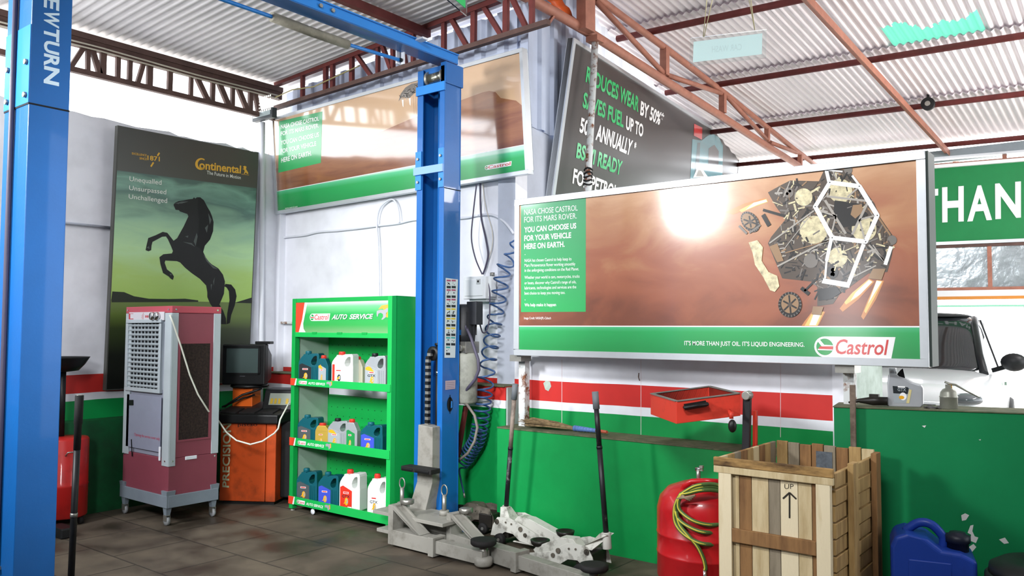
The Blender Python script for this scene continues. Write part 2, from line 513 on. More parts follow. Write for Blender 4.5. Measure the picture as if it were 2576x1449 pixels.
b.hexa([tw(0, 0, 0), tw(5.3, 0, 0), tw(5.3, 0.3, 0), tw(0, 0.3, 0), tw(0, 0, 1.105), tw(5.3, 0, 1.16), tw(5.3, 0.3, 1.16), tw(0, 0.3, 1.105)], DARK_GREEN)
b.hexa([tw(-0.005, -0.006, 1.106), tw(5.3, -0.006, 1.161), tw(5.3, 0.3, 1.161), tw(-0.005, 0.3, 1.106), tw(-0.005, -0.006, 1.112), tw(5.3, -0.006, 1.167), tw(5.3, 0.3, 1.167), tw(-0.005, 0.3, 1.112)], LEDGE)
FLAKE = mat('bare_plaster', '#d8d9d6', 0.8)
pw = Panel(O, A10, (0, 0, 1))
for q in ([(2418, 1296), (2428, 1291), (2438, 1296), (2430, 1308), (2420, 1310)], [(2441, 1322), (2449, 1320), (2446, 1336), (2452, 1349), (2461, 1352), (2455, 1366), (2440, 1360), (2443, 1345), (2434, 1340)],
          [(2438, 1375), (2449, 1368), (2456, 1376), (2444, 1390), (2437, 1392)], [(2513, 1357), (2528, 1352), (2538, 1366), (2526, 1368)], [(2319, 1071), (2330, 1070), (2326, 1076)], [(2462, 1106), (2468, 1105), (2466, 1108)]):
    b.flat(pw.poly(q), FLAKE, pw.M, 0.002)
struct(b.build('wall_right'))
# gable side: masonry below, ribbed sheets above, running back from the corner
G0 = Vector((-4.05, BY, 0)); GL = 7.4
b = MB()
def gp(s, d, z): return G0 + B10 * s + A10 * d + Vector((0, 0, z))
b.hexa([gp(0, -0.16, 0), gp(0, 0, 0), gp(GL, 0, 0), gp(GL, -0.16, 0), gp(0, -0.16, 3.3), gp(0, 0, 3.3), gp(GL, 0, 3.3), gp(GL, -0.16, 3.3)], GREY_WALL)
struct(b.build('wall_gable'))
SHEET = mat('pale_blue_ribbed_sheet', '#bcc6da', 0.38, metal=0.1, var=0.1, scale=3)
def ribbed(b, P, L, z0, z1, m, pitch=0.25, depth=0.03, ztop=None):
    pr = [(0, 0), (0.5, 0), (0.6, 1), (0.9, 1)]
    xs = []
    n = int(L / pitch)
    for i in range(n):
        for (a, h) in pr: xs.append(((i + a) * pitch, h * depth))
    vs = []
    for (s, d) in xs:
        vs.append(P(s, d, z0)); vs.append(P(s, d, z1 if ztop is None else ztop(s)))
    fs = [(2 * i, 2 * i + 2, 2 * i + 3, 2 * i + 1) for i in range(len(xs) - 1)]
    b.add(vs, fs, m)
FIB = translucent('white_fibreglass_sheet', '#eef0f4', (0.5, 0.52, 0.56), 0.55)
b = MB(); ribbed(b, lambda s, d, z: gp(s, 0.01 + d, z), 1.5, 3.26, 4.6, SHEET, ztop=lambda s: 4.72 - 0.092 * (s - 1.3) - 0.02); ribbed(b, lambda s, d, z: gp(s + 1.475, 0.01 + d, z), GL - 1.5, 3.26, 4.6, FIB, ztop=lambda s: 4.72 - 0.092 * (s + 0.175) - 0.02); struct(b.build('wall_gable'))
b = MB(); ribbed(b, lambda s, d, z: Vector((LX + s, BY + 0.03 - d, z)), 3.3, 3.45, 4.2, SHEET, ztop=lambda s: 4.03 + 0.055 * s); struct(b.build('wall_back'))
# a crack and stub of bracing where the sheets end
# walls that close the workshop behind and beside the camera
b = MB(); b.bb((-7.35, -8.2, 0), (-5.6, -8, 4.2), WHITE); b.bb((-4.6, -8.2, 0), (3.8, -8, 4.2), WHITE); b.bb((-7.35, -8.2, 3.2), (3.8, -8, 6.2), WHITE); struct(b.build('wall_front'))
b = MB(); b.bb((3.7, -8, 0), (3.9, 4.9, 5.9), WHITE); struct(b.build('wall_side'))
b = MB(); b.hexa([(-4.1, -8, 4.2), (-4.05, -8, 4.2), (-4.05, 5.2, 4.2), (-4.1, 5.2, 4.2), (-4.1, -8, 5.95), (-4.05, -8, 5.95), (-4.05, 5.2, 4.78), (-4.1, 5.2, 4.78)], GALV); struct(b.build('wall_upper'))

# ------------------------------------------------------------------ corrugated roofs
ROOF_L = mat('grey_roof_sheet', '#ebe8ea', 0.5, metal=0.0, var=0.12, scale=2)
ROOF_R = mat('pale_roof_sheet', '#e8e0e3', 0.5, metal=0.05, var=0.08, scale=2)
def corr(b, P, L, W, pitch, amp, m, step=8, pick=None, m2=None):
    n = int(W / pitch * step)
    ls = L if isinstance(L, list) else [0, L]
    vs = []
    for i in range(n + 1):
        w = i * pitch / step
        h = amp * cos(2 * pi * i / step)
        for l in ls: vs.append(P(l, w, h))
    k = len(ls)
    fa, fb = [], []
    for i in range(n):
        for j in range(k - 1):
            f = (i * k + j, i * k + j + 1, (i + 1) * k + j + 1, (i + 1) * k + j)
            (fb if pick and pick((ls[j] + ls[j + 1]) / 2, i * pitch / step) else fa).append(f)
    b.add(vs, fa, m, True)
    if fb: b.add(vs, fb, m2, True)
def zl(x): return 4.085 + 0.055 * (x - LX)
b = MB(); corr(b, lambda l, w, h: Vector((LX - 0.35 + l, 5.32 - w, zl(LX - 0.35 + l) + h)), 3.5, 13.3, 0.076, 0.0115, ROOF_L); struct(b.build('ceiling'))
def zr(x, y): return 4.72 - 0.092 * (y - 6.5) - 0.03 * (x + 4.05)
PURL = [5.72, 7.35, 9.0, 10.65, 12.35]
edges = [-8.0] + PURL
gl0, gl1 = onX(2240, 130, -1.7).x, 0
for i in range(len(edges) - 1):
    y0, y1 = edges[i] - (0 if i == 0 else 0.1), edges[i + 1] + 0.14
    lift = 0.0
    x0 = -5.4
    bx = MB()
    ls = [0, y1 - y0] if i != 2 else [0, 0.9] + [0.95 + 0.05 * q for q in range(17)] + [y1 - y0]
    pk = (lambda l, w: 1.22 + 0.09 * sin(7 * w) + 0.06 * sin(19 * w) + 0.12 * (w - 3.3) < l < 1.7 and 3.36 < w < 4.2) if i == 2 else None
    corr(bx, lambda l, w, h, y0=y0, y1=y1: Vector((x0 + w, y0 + l, zr(x0 + w, y0 + l) + 0.025 + 0.035 * (l / (y1 - y0) if y1 - y0 < 3 else 1) + h)), ls, 10.5, 0.078, 0.0125, ROOF_R, pick=pk, m2=SKYP)
    struct(bx.build('ceiling'))
# ------------------------------------------------------------------ roof steel
def pipe(name, label, cat, pts, r, m, n=10, group=None):
    b = MB(); b.tube(pts, r, m, n)
    return tag(b.build(name), label, cat, group)
TR_Y = 5.12
# truss over the left wall
k1 = 2.8986
t = thing('roof_truss', 'dark brown lattice truss above the daylight strip over the left wall', 'roof truss', (LX + 0.05, 5.1, 3.7))
XT = LX + 0.05
b = MB(); b.bar((XT, -7.9, 3.965), (XT, 5.12, 3.965), 0.06, 0.09, BROWN_STEEL); b.bar((XT + 0.02, -7.9, 4.02), (XT + 0.02, 5.12, 4.02), 0.05, 0.05, BROWN_STEEL); b.build('top_chord', t)
b = MB(); b.bar((XT, -7.9, 3.715), (XT, 5.12, 3.715), 0.05, 0.045, BROWN_STEEL); b.build('bottom_chord', t)
mem = [(510, 480, 620, 365, 5), (640, 380, 640, 500, 4), (665, 385, 730, 545, 7), (752, 400, 748, 545, 9), (860, 430, 858, 570, 5), (948, 450, 943, 590, 5), (1050, 490, 1000, 595, 5), (1092, 500, 1088, 635, 9),
       (1240, 540, 1235, 665, 7), (1394, 575, 1390, 705, 4), (1425, 590, 1520, 745, 8), (1552, 610, 1548, 755, 6), (1590, 620, 1670, 790, 9), (1697, 645, 1694, 790, 5), (1730, 665, 1805, 830, 8), (1827, 680, 1824, 830, 7), (1855, 690, 1890, 760, 7)]
for (x0, y0, x1, y1, w) in mem:
    p, q = onX(x0 / k1, y0 / k1, XT), onX(x1 / k1, y1 / k1, XT)
    p.z = 3.95 if p.z > 3.84 else 3.72; q.z = 3.95 if q.z > 3.84 else 3.72
    b = MB(); b.bar(p, q, 0.02 + w * 0.0035, 0.035, BROWN_STEEL, up=(1, 0, 0)); b.build('web_member', t)
for k in range(9):
    y = 2.6 - k * 1.0
    b = MB(); b.bar((XT, y, 3.72), (XT, y - (0.3 if k % 2 else 0), 3.95), 0.045, 0.035, BROWN_STEEL, up=(1, 0, 0)); b.build('web_member', t)
# truss over the back wall
t = thing('roof_truss', 'sloping brown lattice truss above the long mars landscape billboard', 'roof truss', (-5.6, TR_Y - 0.1, 3.9))
def bz(x, top): return (4.075 + 0.05 * (x + 7.15)) if top else (3.825 + 0.0285 * (x + 7.15))
YT = TR_Y - 0.06
b = MB(); b.bar((-7.1, YT, bz(-7.1, 1)), (-3.62, YT, bz(-3.62, 1)), 0.05, 0.05, DARKRED); b.build('top_chord', t)
b = MB(); b.bar((-7.1, YT, bz(-7.1, 0)), (-3.62, YT, bz(-3.62, 0)), 0.05, 0.04, BROWN_STEEL); b.build('bottom_chord', t)
k4 = 2.5875
mem = [(210, 570, 210, 670, 6), (360, 505, 360, 625, 9), (405, 500, 405, 605, 8), (530, 455, 530, 565, 8), (555, 440, 665, 525, 6), (700, 390, 700, 515, 5), (725, 380, 790, 490, 6), (797, 390, 797, 495, 6), (845, 380, 885, 480, 6),
       (930, 360, 930, 460, 5), (1130, 240, 1130, 340, 7), (1175, 230, 1285, 350, 7), (1325, 180, 1322, 340, 9), (1385, 155, 1510, 280, 7), (1535, 90, 1533, 270, 9), (1565, 85, 1670, 230, 7), (1703, 40, 1703, 215, 6)]
for (x0, y0, x1, y1, w) in mem:
    p, q = onY(680 + x0 / k4, y0 / k4, YT), onY(680 + x1 / k4, y1 / k4, YT)
    p.z = bz(p.x, True); q.z = bz(q.x, False)
    b = MB(); b.bar(p, q, 0.015 + w * 0.0035, 0.035, DARKRED, up=(0, 1, 0)); b.build('web_member', t)
# tubular truss along the gable
t = thing('roof_truss', 'red oxide tubular truss sloping down beside the gable sheets', 'roof truss', (-4.05, 6.4, 4.3))
XG = -3.98
lo = [(XG, 3.6, 4.29), onX(1400, 34, XG), onX(1495, 90, XG), onX(1671, 202, XG), onX(1817, 294, XG), onX(1930, 368, XG), onX(2008, 416, XG), ]
hi = [(XG, 5.5, 4.72), onX(1510, 0, XG), onX(1678, 124, XG), onX(1826, 237, XG), onX(2000, 377, XG), onX(2056, 418, XG)]
b = MB(); b.tube(lo, 0.045, REDOX, 12); b.build('bottom_chord', t)
b = MB(); b.tube(hi, 0.036, REDOX, 12); b.build('top_chord', t)
for (x0, y0, x1, y1, w) in [(1672, 118, 1672, 190, 0.075), (1818, 237, 1818, 284, 0.07), (1930, 317, 1930, 356, 0.06), (2013, 388, 2013, 418, 0.06)]:
    b = MB(); b.bar(onX(x0, y0, XG), onX(x1, y1, XG), w, w, REDOX, up=(1, 0, 0)); b.build('web_post', t)
for (x0, y0, x1, y1) in [(1497, 0, 1671, 186), (1678, 189, 1818, 236), (1826, 240, 1931, 354), (1937, 358, 2004, 384)]:
    b = MB(); b.cyl(onX(x0, y0, XG), onX(x1, y1, XG), 0.028, REDOX, 10); b.build('web_brace', t)
b = MB(); p = onX(1474, 96, XG + 0.05)
b.bb((p.x - 0.05, p.y - 0.08, 4.22), (p.x + 0.05, p.y + 0.08, 4.95), REDOX); b.bb((p.x - 0.1, p.y - 0.3, 4.5), (p.x - 0.03, p.y - 0.2, 4.95), DARKRED)
b.bar((p.x - 0.05, p.y - 0.25, 4.6), (p.x, p.y, 4.68), 0.06, 0.06, DARKRED); b.build('king_post', t, bevel=0.004)
b = MB(); b.bar(onX(1392, 40, XG), onX(1380, 58, XG), 0.03, 0.02, REDOX); b.build('stub', t)
# support pole
pT, pB = onX(1497, 103, -3.92), onX(1478, 470, -3.92)
d = (pB - pT).normalized()
t = thing('support_pole', 'rusty white steel pole standing in front of the black oil poster', 'pole', tuple(pT + d * (pT.z - 0.0) / abs(d.z)))
b = MB(); b.tube([pT, pB, pT + d * (pT.z / abs(d.z))], 0.031, RUST, 12); b.build('pole', t)
b = MB()
for k in range(5):
    c = pB - d * (0.02 + k * 0.035)
    b.tube([c + Vector((0.036 * cos(w), 0.036 * sin(w), 0.008 * sin(2 * w + k))) for w in [i * pi / 5 for i in range(10)]], 0.008, RUBBER, 6, closed=True)
b.build('tape_wrap', t)
b = MB(); b.box(pT + Vector((0, 0, 0.01)), (0.12, 0.12, 0.05), REDOX); b.build('top_plate', t)
# purlins of the right roof
names = ['first purlin from the king post, thick red steel tube under the pale roof', 'red steel purlin under the pale roof running above the hanging car wash sign', 'red steel purlin at the lower edge of the green skylight patch', 'red steel purlin under the pale roof with a small black pulley', 'eaves purlin at the far lower edge of the pale roof']
for i, y in enumerate(PURL):
    b = MB()
    x0 = -3.95 if i == 0 else -4.05 - 0.1763 * (y - 5.2) + 0.06
    r = 0.045 if i == 0 else 0.034
    zz = lambda x, y=y, r=r: zr(x, y) - r - 0.005
    b.tube([(x0, y, zz(x0)), (4.8, y, zz(4.8))], r, DARKRED, 10)
    o = tag(b.build('purlin'), names[i], 'purlin', 'purlins under the pale roof')
b = MB()
p0, p1 = Vector((-2.42, 4.6, 0)), Vector((-2.13, 12.9, 0))
for p in (p0, p1): p.z = zr(p.x, p.y) - 0.128
b.bar(p0, p1, 0.06, 0.05, REDOX); b.bar(p0 + Vector((0.03, 0, -0.03)), p1 + Vector((0.03, 0, -0.03)), 0.01, 0.06, REDOX)
tag(b.build('rafter'), 'single red steel rafter crossing under the pale roof sheets', 'rafter')
b = MB(); p = onY(2335, 262, 10.52); b.cyl(p + Vector((0, -0.04, 0)), p + Vector((0, 0.02, 0)), 0.075, BLACK, 18); b.cyl(p + Vector((0, -0.045, 0)), p + Vector((0, 0.04, 0)), 0.03, STEEL, 12); b.bar(p, p + Vector((0, 0, 0.12)), 0.03, 0.012, BLACK, up=(0, 1, 0))
tag(b.build('pulley'), 'small black pulley hanging from a red purlin', 'pulley')
# purlin of the left roof, beside the lift beam
b = MB(); x = -4.95
b.bar((x, -7.5, zl(x) - 0.065), (x, 5.1, zl(x) - 0.065), 0.06, 0.07, DARKRED); tag(b.build('purlin'), 'dark red purlin under the grey roof beside the blue lift beam', 'purlin')
# eaves beyond the right bay
b = MB(); b.bb((-5.6, 12.36, 3.86), (6, 12.42, 4.02), mat('grey_fascia', '#8f9aa0', 0.6, var=0.1)); struct(b.build('trim_3'))
# wires clipped along the top of the left and back walls
for dz, lb in ((0.0, 'upper thin pale cable strung along the left roof truss'), (-0.03, 'lower thin pale cable strung along the left roof truss')):
    pts = [(XT + 0.06, 5.05 - k * 0.9, 3.945 + dz - 0.012 * (k % 2)) for k in range(9)]
    pipe('cable', lb, 'cable', pts, 0.007, mat('pale_cable', '#c9c2b2', 0.5), 6)
pts = [onY(x, y, YT - 0.05) for x, y in ((690, 246), (735, 226), (790, 218), (850, 190), (905, 165))]
pipe('cable', 'thin yellowish cable sagging along the back roof truss', 'cable', pts, 0.006, mat('yellow_cable', '#a99f6a', 0.5), 6)

# orange tarpaulin glimpsed over the gable sheets
TP = translucent('orange_tarpaulin', '#e8692f', (0.5, 0.12, 0.03), 0.4)
b = MB(); q = [onX(x, y, -4.02) for x, y in ((1376, 0), (1410, -8), (1462, 66), (1436, 66))]
nx = 8; vs = []
for i in range(nx + 1):
    a = q[0].lerp(q[3], i / nx); c = q[1].lerp(q[2], i / nx)
    vs += [a + Vector((0.012 * sin(i * 1.7), 0, 0)), c + Vector((0.012 * cos(i * 1.9), 0, 0))]
b.add(vs, [(2 * i, 2 * i + 2, 2 * i + 3, 2 * i + 1) for i in range(nx)], TP, True)
o = b.build('tarpaulin'); sd = o.modifiers.new('thick', 'SOLIDIFY'); sd.thickness = 0.003
tag(o, 'strip of orange tarpaulin behind the tubular truss at the gable top', 'tarpaulin')
# ------------------------------------------------------------------ printed boards
def printmat(key, stops, lo, hi, amp=0.12, scale=(1.2, 1.2, 3.0), axis='Z', rough=0.42, coat=0.9, crough=0.125, cior=1.75, detail=7):
    """glossy print: colour runs along one axis of the board, broken up by clouds"""
    m = bpy.data.materials.new(key); m.use_nodes = True
    nt = m.node_tree; b = nt.nodes['Principled BSDF']
    b.inputs['Roughness'].default_value = rough
    b.inputs['Coat Weight'].default_value = coat; b.inputs['Coat Roughness'].default_value = crough; b.inputs['Coat IOR'].default_value = cior
    tc = nt.nodes.new('ShaderNodeTexCoord'); sp = nt.nodes.new('ShaderNodeSeparateXYZ')
    nt.links.new(tc.outputs['Object'], sp.inputs['Vector'])
    mr = nt.nodes.new('ShaderNodeMapRange'); mr.inputs['From Min'].default_value = lo; mr.inputs['From Max'].default_value = hi
    nt.links.new(sp.outputs[axis], mr.inputs['Value'])
    mp = nt.nodes.new('ShaderNodeMapping'); mp.inputs['Scale'].default_value = scale
    nt.links.new(tc.outputs['Object'], mp.inputs['Vector'])
    n = nt.nodes.new('ShaderNodeTexNoise'); n.inputs['Scale'].default_value = 1.6; n.inputs['Detail'].default_value = detail; n.inputs['Distortion'].default_value = 0.6
    nt.links.new(mp.outputs['Vector'], n.inputs['Vector'])
    ma = nt.nodes.new('ShaderNodeMath'); ma.operation = 'MULTIPLY_ADD'; ma.inputs[1].default_value = amp * 2
    nt.links.new(n.outputs['Fac'], ma.inputs[0])
    sb = nt.nodes.new('ShaderNodeMath'); sb.operation = 'SUBTRACT'; sb.inputs[1].default_value = amp
    nt.links.new(mr.outputs['Result'], sb.inputs[0]); nt.links.new(sb.outputs[0], ma.inputs[2])
    rp = nt.nodes.new('ShaderNodeValToRGB'); e = rp.color_ramp.elements
    e[0].position, e[0].color = stops[0][0], lin(stops[0][1])
    e[1].position, e[1].color = stops[-1][0], lin(stops[-1][1])
    for p, c in stops[1:-1]:
        x = e.new(p); x.color = lin(c)
    nt.links.new(ma.outputs[0], rp.inputs['Fac']); nt.links.new(rp.outputs['Color'], b.inputs['Base Color'])
    return m
def gloss(key, hexc, **k):
    m = mat(key, hexc, 0.42, coat=0.9, **k)
    b = m.node_tree.nodes['Principled BSDF']
    b.inputs['Coat Roughness'].default_value = 0.125; b.inputs['Coat IOR'].default_value = 1.75
    return m
P_WHITE = gloss('print_white', '#f3f3f2'); P_RED = gloss('print_red', '#cf2f2c'); P_GREEN = gloss('print_green', '#0f9a49')
P_BLACK = gloss('print_black', '#14120f'); P_DARK = gloss('print_dark_brown', '#51453a'); P_GREY = gloss('print_grey', '#77716a'); P_STEEL = gloss('print_steel', '#a9a39a')
P_GOLD = gloss('print_foil', '#d8c9a2', var=0.55, scale=30); P_TAN = gloss('print_tan', '#9a7a58'); P_FLAME = gloss('print_flame', '#f6c873'); P_HOT = gloss('print_flame_core', '#fffaf0'); P_YELLOW = gloss('print_amber', '#e0a63c')
P_ORANGE = gloss('print_orange_glow', '#d08a4e')

def ring(cx, cy, rx, ry=None, n=28, a0=0, a1=2 * pi, rot=0):
    ry = ry or rx
    out = []
    for i in range(n):
        w = a0 + (a1 - a0) * i / n
        x, y = rx * cos(w), ry * sin(w)
        out.append((cx + x * cos(rot) - y * sin(rot), cy + x * sin(rot) + y * cos(rot)))
    return out
def stroke(a, b, w):
    d = (Vector(b) - Vector(a)); 
    if d.length < 1e-6: return None
    d.normalize(); s = Vector((-d.y, d.x)) * w / 2
    a, b = Vector(a), Vector(b)
    return [tuple(a + s), tuple(a - s), tuple(b - s), tuple(b + s)]
def line(b, pan, p, q, w, m, z):
    b.flat(stroke(pan.px(*p), pan.px(*q), w), m, pan.M, z)
def frame(pan, W, H, w, d, m, name, root, out=0.012):
    b = MB(pan.M)
    for lo, hi in (((0, 0), (W, w)), ((0, H - w), (W, H)), ((0, w), (w, H - w)), ((W - w, w), (W, H - w))):
        b.bb((lo[0], lo[1], -d), (hi[0], hi[1], out), m)
    return b.build(name, root, bevel=0.003)
def emblem(b, pan, c, r, z):
    """round two-tone emblem with a band across"""
    b.flat(ring(c[0], c[1], r), P_GREEN, pan.M, z)
    b.flat([(c[0] - r * 0.8, c[1] + r * 0.62), (c[0] - r * 0.55, c[1] + r * 0.85), (c[0] - r * 0.05, c[1] + r * 0.25), (c[0] + r * 0.98, c[1] + r * 0.2), (c[0] + r, c[1] + r * 0.02), (c[0] - r * 0.35, c[1] + r * 0.05)], P_WHITE, pan.M, z + 0.0006)
    b.flat([(c[0] - r * 0.55, c[1] + r * 0.05), (c[0] + r, c[1] + r * 0.08), (c[0] + r * 0.95, c[1] - r * 0.3), (c[0] - r * 0.75, c[1] - r * 0.25)], P_RED, pan.M, z + 0.0009)
    b.flat([(c[0] - r * 0.85, c[1] - r * 0.25), (c[0] + r * 0.95, c[1] - r * 0.3), (c[0] + r * 0.9, c[1] - r * 0.42), (c[0] - r * 0.8, c[1] - r * 0.4)], P_WHITE, pan.M, z + 0.0011)
def oil_logo(b, pan, x0, y0, x1, y1, z=0.003):
    """white slanted badge with emblem and red italic lettering; corners in panel metres"""
    w, h = x1 - x0, y1 - y0
    pts = ring(x0 + h * 0.5, y0 + h * 0.5, h * 0.5, n=12, a0=pi / 2, a1=3 * pi / 2) + [(x0 + h * 0.5, y0), (x1 - h * 0.2, y0), (x1, y1), (x0 + h * 0.5, y1)]
    b.flat(pts, P_WHITE, pan.M, z)
    emblem(b, pan, (x0 + h * 0.5, y0 + h * 0.5), h * 0.4, z + 0.0008)
    text(b, 'Castrol', (x0 + h * 0.95, y0 + h * 0.16, x1 - h * 0.42, y0 + h * 0.88), P_RED, pan.M, z + 0.0008, 0.014, slant=0.18)

# ---- the long billboard in front of the partition
RW = (1800, 380, 2.498)
def rz(x, y): return (RW[0] + x / RW[2], RW[1] + y / RW[2])
def lz(x, y): return (1280 + x / 2.4984, 380 + y / 2.4984)
t = thing('billboard', 'long oil billboard with a space rover, standing on the green ledge', 'billboard', (-3.855, 4.95, 1.347))
pan = Panel((-3.855, 4.95, 1.347), (1, 0, 0), (0, 0, 1))
W, H = 2.885, 1.2
frame(pan, W, H, 0.045, 0.1, ALU, 'frame', t)
SKY = printmat('print_rust_sky', [(0.0, '#7a4027'), (0.25, '#9a5536'), (0.5, '#a5603f'), (0.75, '#b98257'), (1.0, '#cf9f76')], 0.2, 1.2, 0.5, (1.5, 1.0, 2.8))
GRN = printmat('print_green_band', [(0.0, '#0b8c42'), (0.7, '#14a352'), (0.92, '#4fc088'), (1.0, '#bfe6d0')], 0.04, 0.25, 0.02)
GBOX = printmat('print_green_box', [(0.0, '#1fae58'), (1.0, '#2f9a63')], 0.3, 1.2, 0.1)
b = MB(pan.M)
b.bb((0.04, 0.04, -0.09), (W - 0.04, H - 0.04, 0.0), ALU)
gt = pan.px(1700, 821)[1]
b.flat([(0.044, gt), (W - 0.044, gt), (W - 0.044, H - 0.044), (0.044, H - 0.044)], SKY, None, 0.0008)
b.flat([(0.044, 0.044), (W - 0.044, 0.044), (W - 0.044, gt), (0.044, gt)], GRN, None, 0.0008)
b.flat([(0.044, gt - 0.004), (W - 0.044, gt - 0.004), (W - 0.044, gt + 0.004), (0.044, gt + 0.004)], P_WHITE, None, 0.0012)
b.flat(pan.poly([lz(77, 1012), lz(484, 1010), lz(485, 291), lz(77, 318)]), GBOX, None, 0.0014)
pp = b
b = MB()
for (s, x0, y0, x1, y1, h, bd) in [('NASA CHOSE CASTROL', 98, 403, 434, 374, 35, 0.0), ('FOR ITS MARS ROVER.', 98, 450, 428, 424, 35, 0.0), ('YOU CAN CHOOSE US', 98, 514, 425, 487, 36, 0.03),
        ('FOR YOUR VEHICLE', 98, 567, 393, 546, 36, 0.03), ('HERE ON EARTH.', 98, 618, 352, 603, 36, 0.03), ('.', 101, 654, 106, 653, 5, 0), ('NASA has chosen Castrol to help keep its', 100, 704, 395, 693, 26, 0.005),
        ('Mars Perseverance Rover working smoothly', 100, 735, 419, 725, 26, 0.005), ('in the unforgiving conditions on the Red Planet.', 100, 766, 442, 756, 26, 0.005), ('Whether your world is cars, motorcycles, trucks', 100, 810, 446, 802, 25, 0.005),
        ("or boats, discover why Castrol's range of oils,", 100, 844, 425, 837, 25, 0.005), ('lubricants, technologies and services are the', 100, 876, 425, 869, 25, 0.005), ('best choice to keep you moving too.', 100, 909, 355, 904, 25, 0.005), ('.', 101, 938, 106, 938, 5, 0),
        ('We help make it happen', 100, 983, 298, 981, 26, 0.02), ('Image Credit: NASA/JPL-Caltech', 97, 1062, 266, 1062, 20, 0.005)]:
    pan.tx(b, s, lz(x0, y0), lz(x1, y1), lz(x1, y1 - h), lz(x0, y0 - h), P_WHITE, 0.0024, bd)
pan.tx(b, "IT'S MORE THAN JUST OIL. IT'S LIQUID ENGINEERING.", (1722, 872), (2024, 876), (2024, 861), (1722, 857), P_WHITE, 0.0024, 0.012)
p0, p1 = pan.px(2049, 898), pan.px(2253, 848)
oil_logo(b, pan, p0[0], p0[1], p1[0], p1[1], 0.0022)
pp.join(b)
# the rover print
random.seed(11)
b = MB()
def zp(pts): return pan.poly([rz(*p) for p in pts])
def zl_(p, q, w, m, z): line(b, pan, rz(*p), rz(*q), w / RW[2] * 0.00255, m, z)
def zc(cx, cy, r, m, z, ry=None, rot=0): b.flat(zp(ring(cx, cy, r, ry, rot=rot)), m, pan.M, z)
for pts, m, z in [([(330, 310), (250, 345), (110, 400), (60, 385), (180, 330), (310, 295)], P_ORANGE, .0016), ([(330, 320), (260, 345), (165, 385), (150, 372), (230, 330), (320, 300)], P_FLAME, .0018), ([(325, 318), (270, 335), (190, 370), (240, 325), (318, 305)], P_HOT, .002),
                  ([(965, 800), (1000, 820), (900, 930), (800, 1010), (780, 990), (850, 900)], P_ORANGE, .0016), ([(965, 805), (990, 822), (890, 920), (820, 965), (810, 950), (860, 890)], P_FLAME, .0018), ([(965, 810), (985, 822), (910, 900), (850, 940), (880, 890)], P_HOT, .002),
                  ([(1015, 810), (1060, 815), (1010, 930), (930, 1060), (915, 1040), (960, 930)], P_ORANGE, .0016), ([(1012, 812), (1050, 818), (1000, 920), (945, 1020), (935, 1005), (975, 910)], P_FLAME, .0018), ([(1012, 815), (1045, 820), (990, 910), (960, 960), (985, 890)], P_HOT, .002),
                  ([(615, 1000), (690, 1010), (650, 1090), (640, 1100), (540, 1100), (560, 1070)], P_ORANGE, .0016), ([(612, 1010), (680, 1010), (640, 1098), (560, 1098)], P_FLAME, .0018), ([(620, 1015), (665, 1015), (630, 1095), (590, 1095)], P_HOT, .002)]:
    b.flat(zp(pts), m, pan.M, z)
b.flat(zp([(330, 260), (420, 210), (470, 185), (650, 190), (690, 105), (840, 120), (870, 160), (1000, 330), (1030, 410), (1120, 540), (1110, 650), (1080, 760), (960, 770), (850, 850), (780, 900), (740, 960), (640, 975), (640, 850), (600, 820), (420, 800), (330, 580), (350, 540), (440, 430), (380, 350)]), P_DARK, pan.M, .0022)
import mathutils
hull = [Vector(p) for p in [(350, 270), (470, 195), (650, 200), (700, 115), (860, 160), (990, 330), (1020, 410), (1105, 545), (1090, 740), (960, 750), (740, 940), (640, 950), (600, 810), (430, 780), (345, 580), (450, 430)]]
def inside(x, y):
    c = False; n = len(hull)
    for i in range(n):
        a, d = hull[i], hull[(i + 1) % n]
        if (a.y > y) != (d.y > y) and x < (d.x - a.x) * (y - a.y) / (d.y - a.y) + a.x: c = not c
    return c
cnt = 0
while cnt < 560:
    x, y = random.uniform(330, 1110), random.uniform(110, 960)
    if not inside(x, y): continue
    cnt += 1
    w = random.uniform(0, pi); L = random.uniform(10, 75); k = random.random()
    m = random.choice([P_BLACK, P_BLACK, P_BLACK, P_GREY, P_STEEL, P_TAN, P_DARK, P_GOLD])
    zl_((x - L / 2 * cos(w), y - L / 2 * sin(w)), (x + L / 2 * cos(w), y + L / 2 * sin(w)), random.uniform(3, 13), m, .0024 + 0.000004 * cnt)
for (x, y, r, m) in [(555, 290, 55, P_GOLD), (460, 262, 32, P_GREY), (452, 268, 9, P_HOT), (468, 252, 9, P_HOT), (618, 495, 88, P_GOLD), (770, 668, 60, P_GOLD), (785, 250, 75, P_GOLD), (935, 490, 78, P_GOLD), (735, 760, 38, P_BLACK), (740, 748, 14, P_STEEL), (737, 775, 14, P_STEEL), (1110, 560, 30, P_GREY), (835, 120, 26, P_GREY), (600, 690, 45, P_GREY)]:
    zc(x, y, r, m, .0042)
b.flat(zp([(750, 310), (900, 330), (960, 400), (880, 470), (800, 480), (740, 400)]), P_BLACK, pan.M, .0044)
b.flat(zp([(865, 340), (920, 335), (930, 380), (880, 425), (850, 400)]), P_TAN, pan.M, .0046)
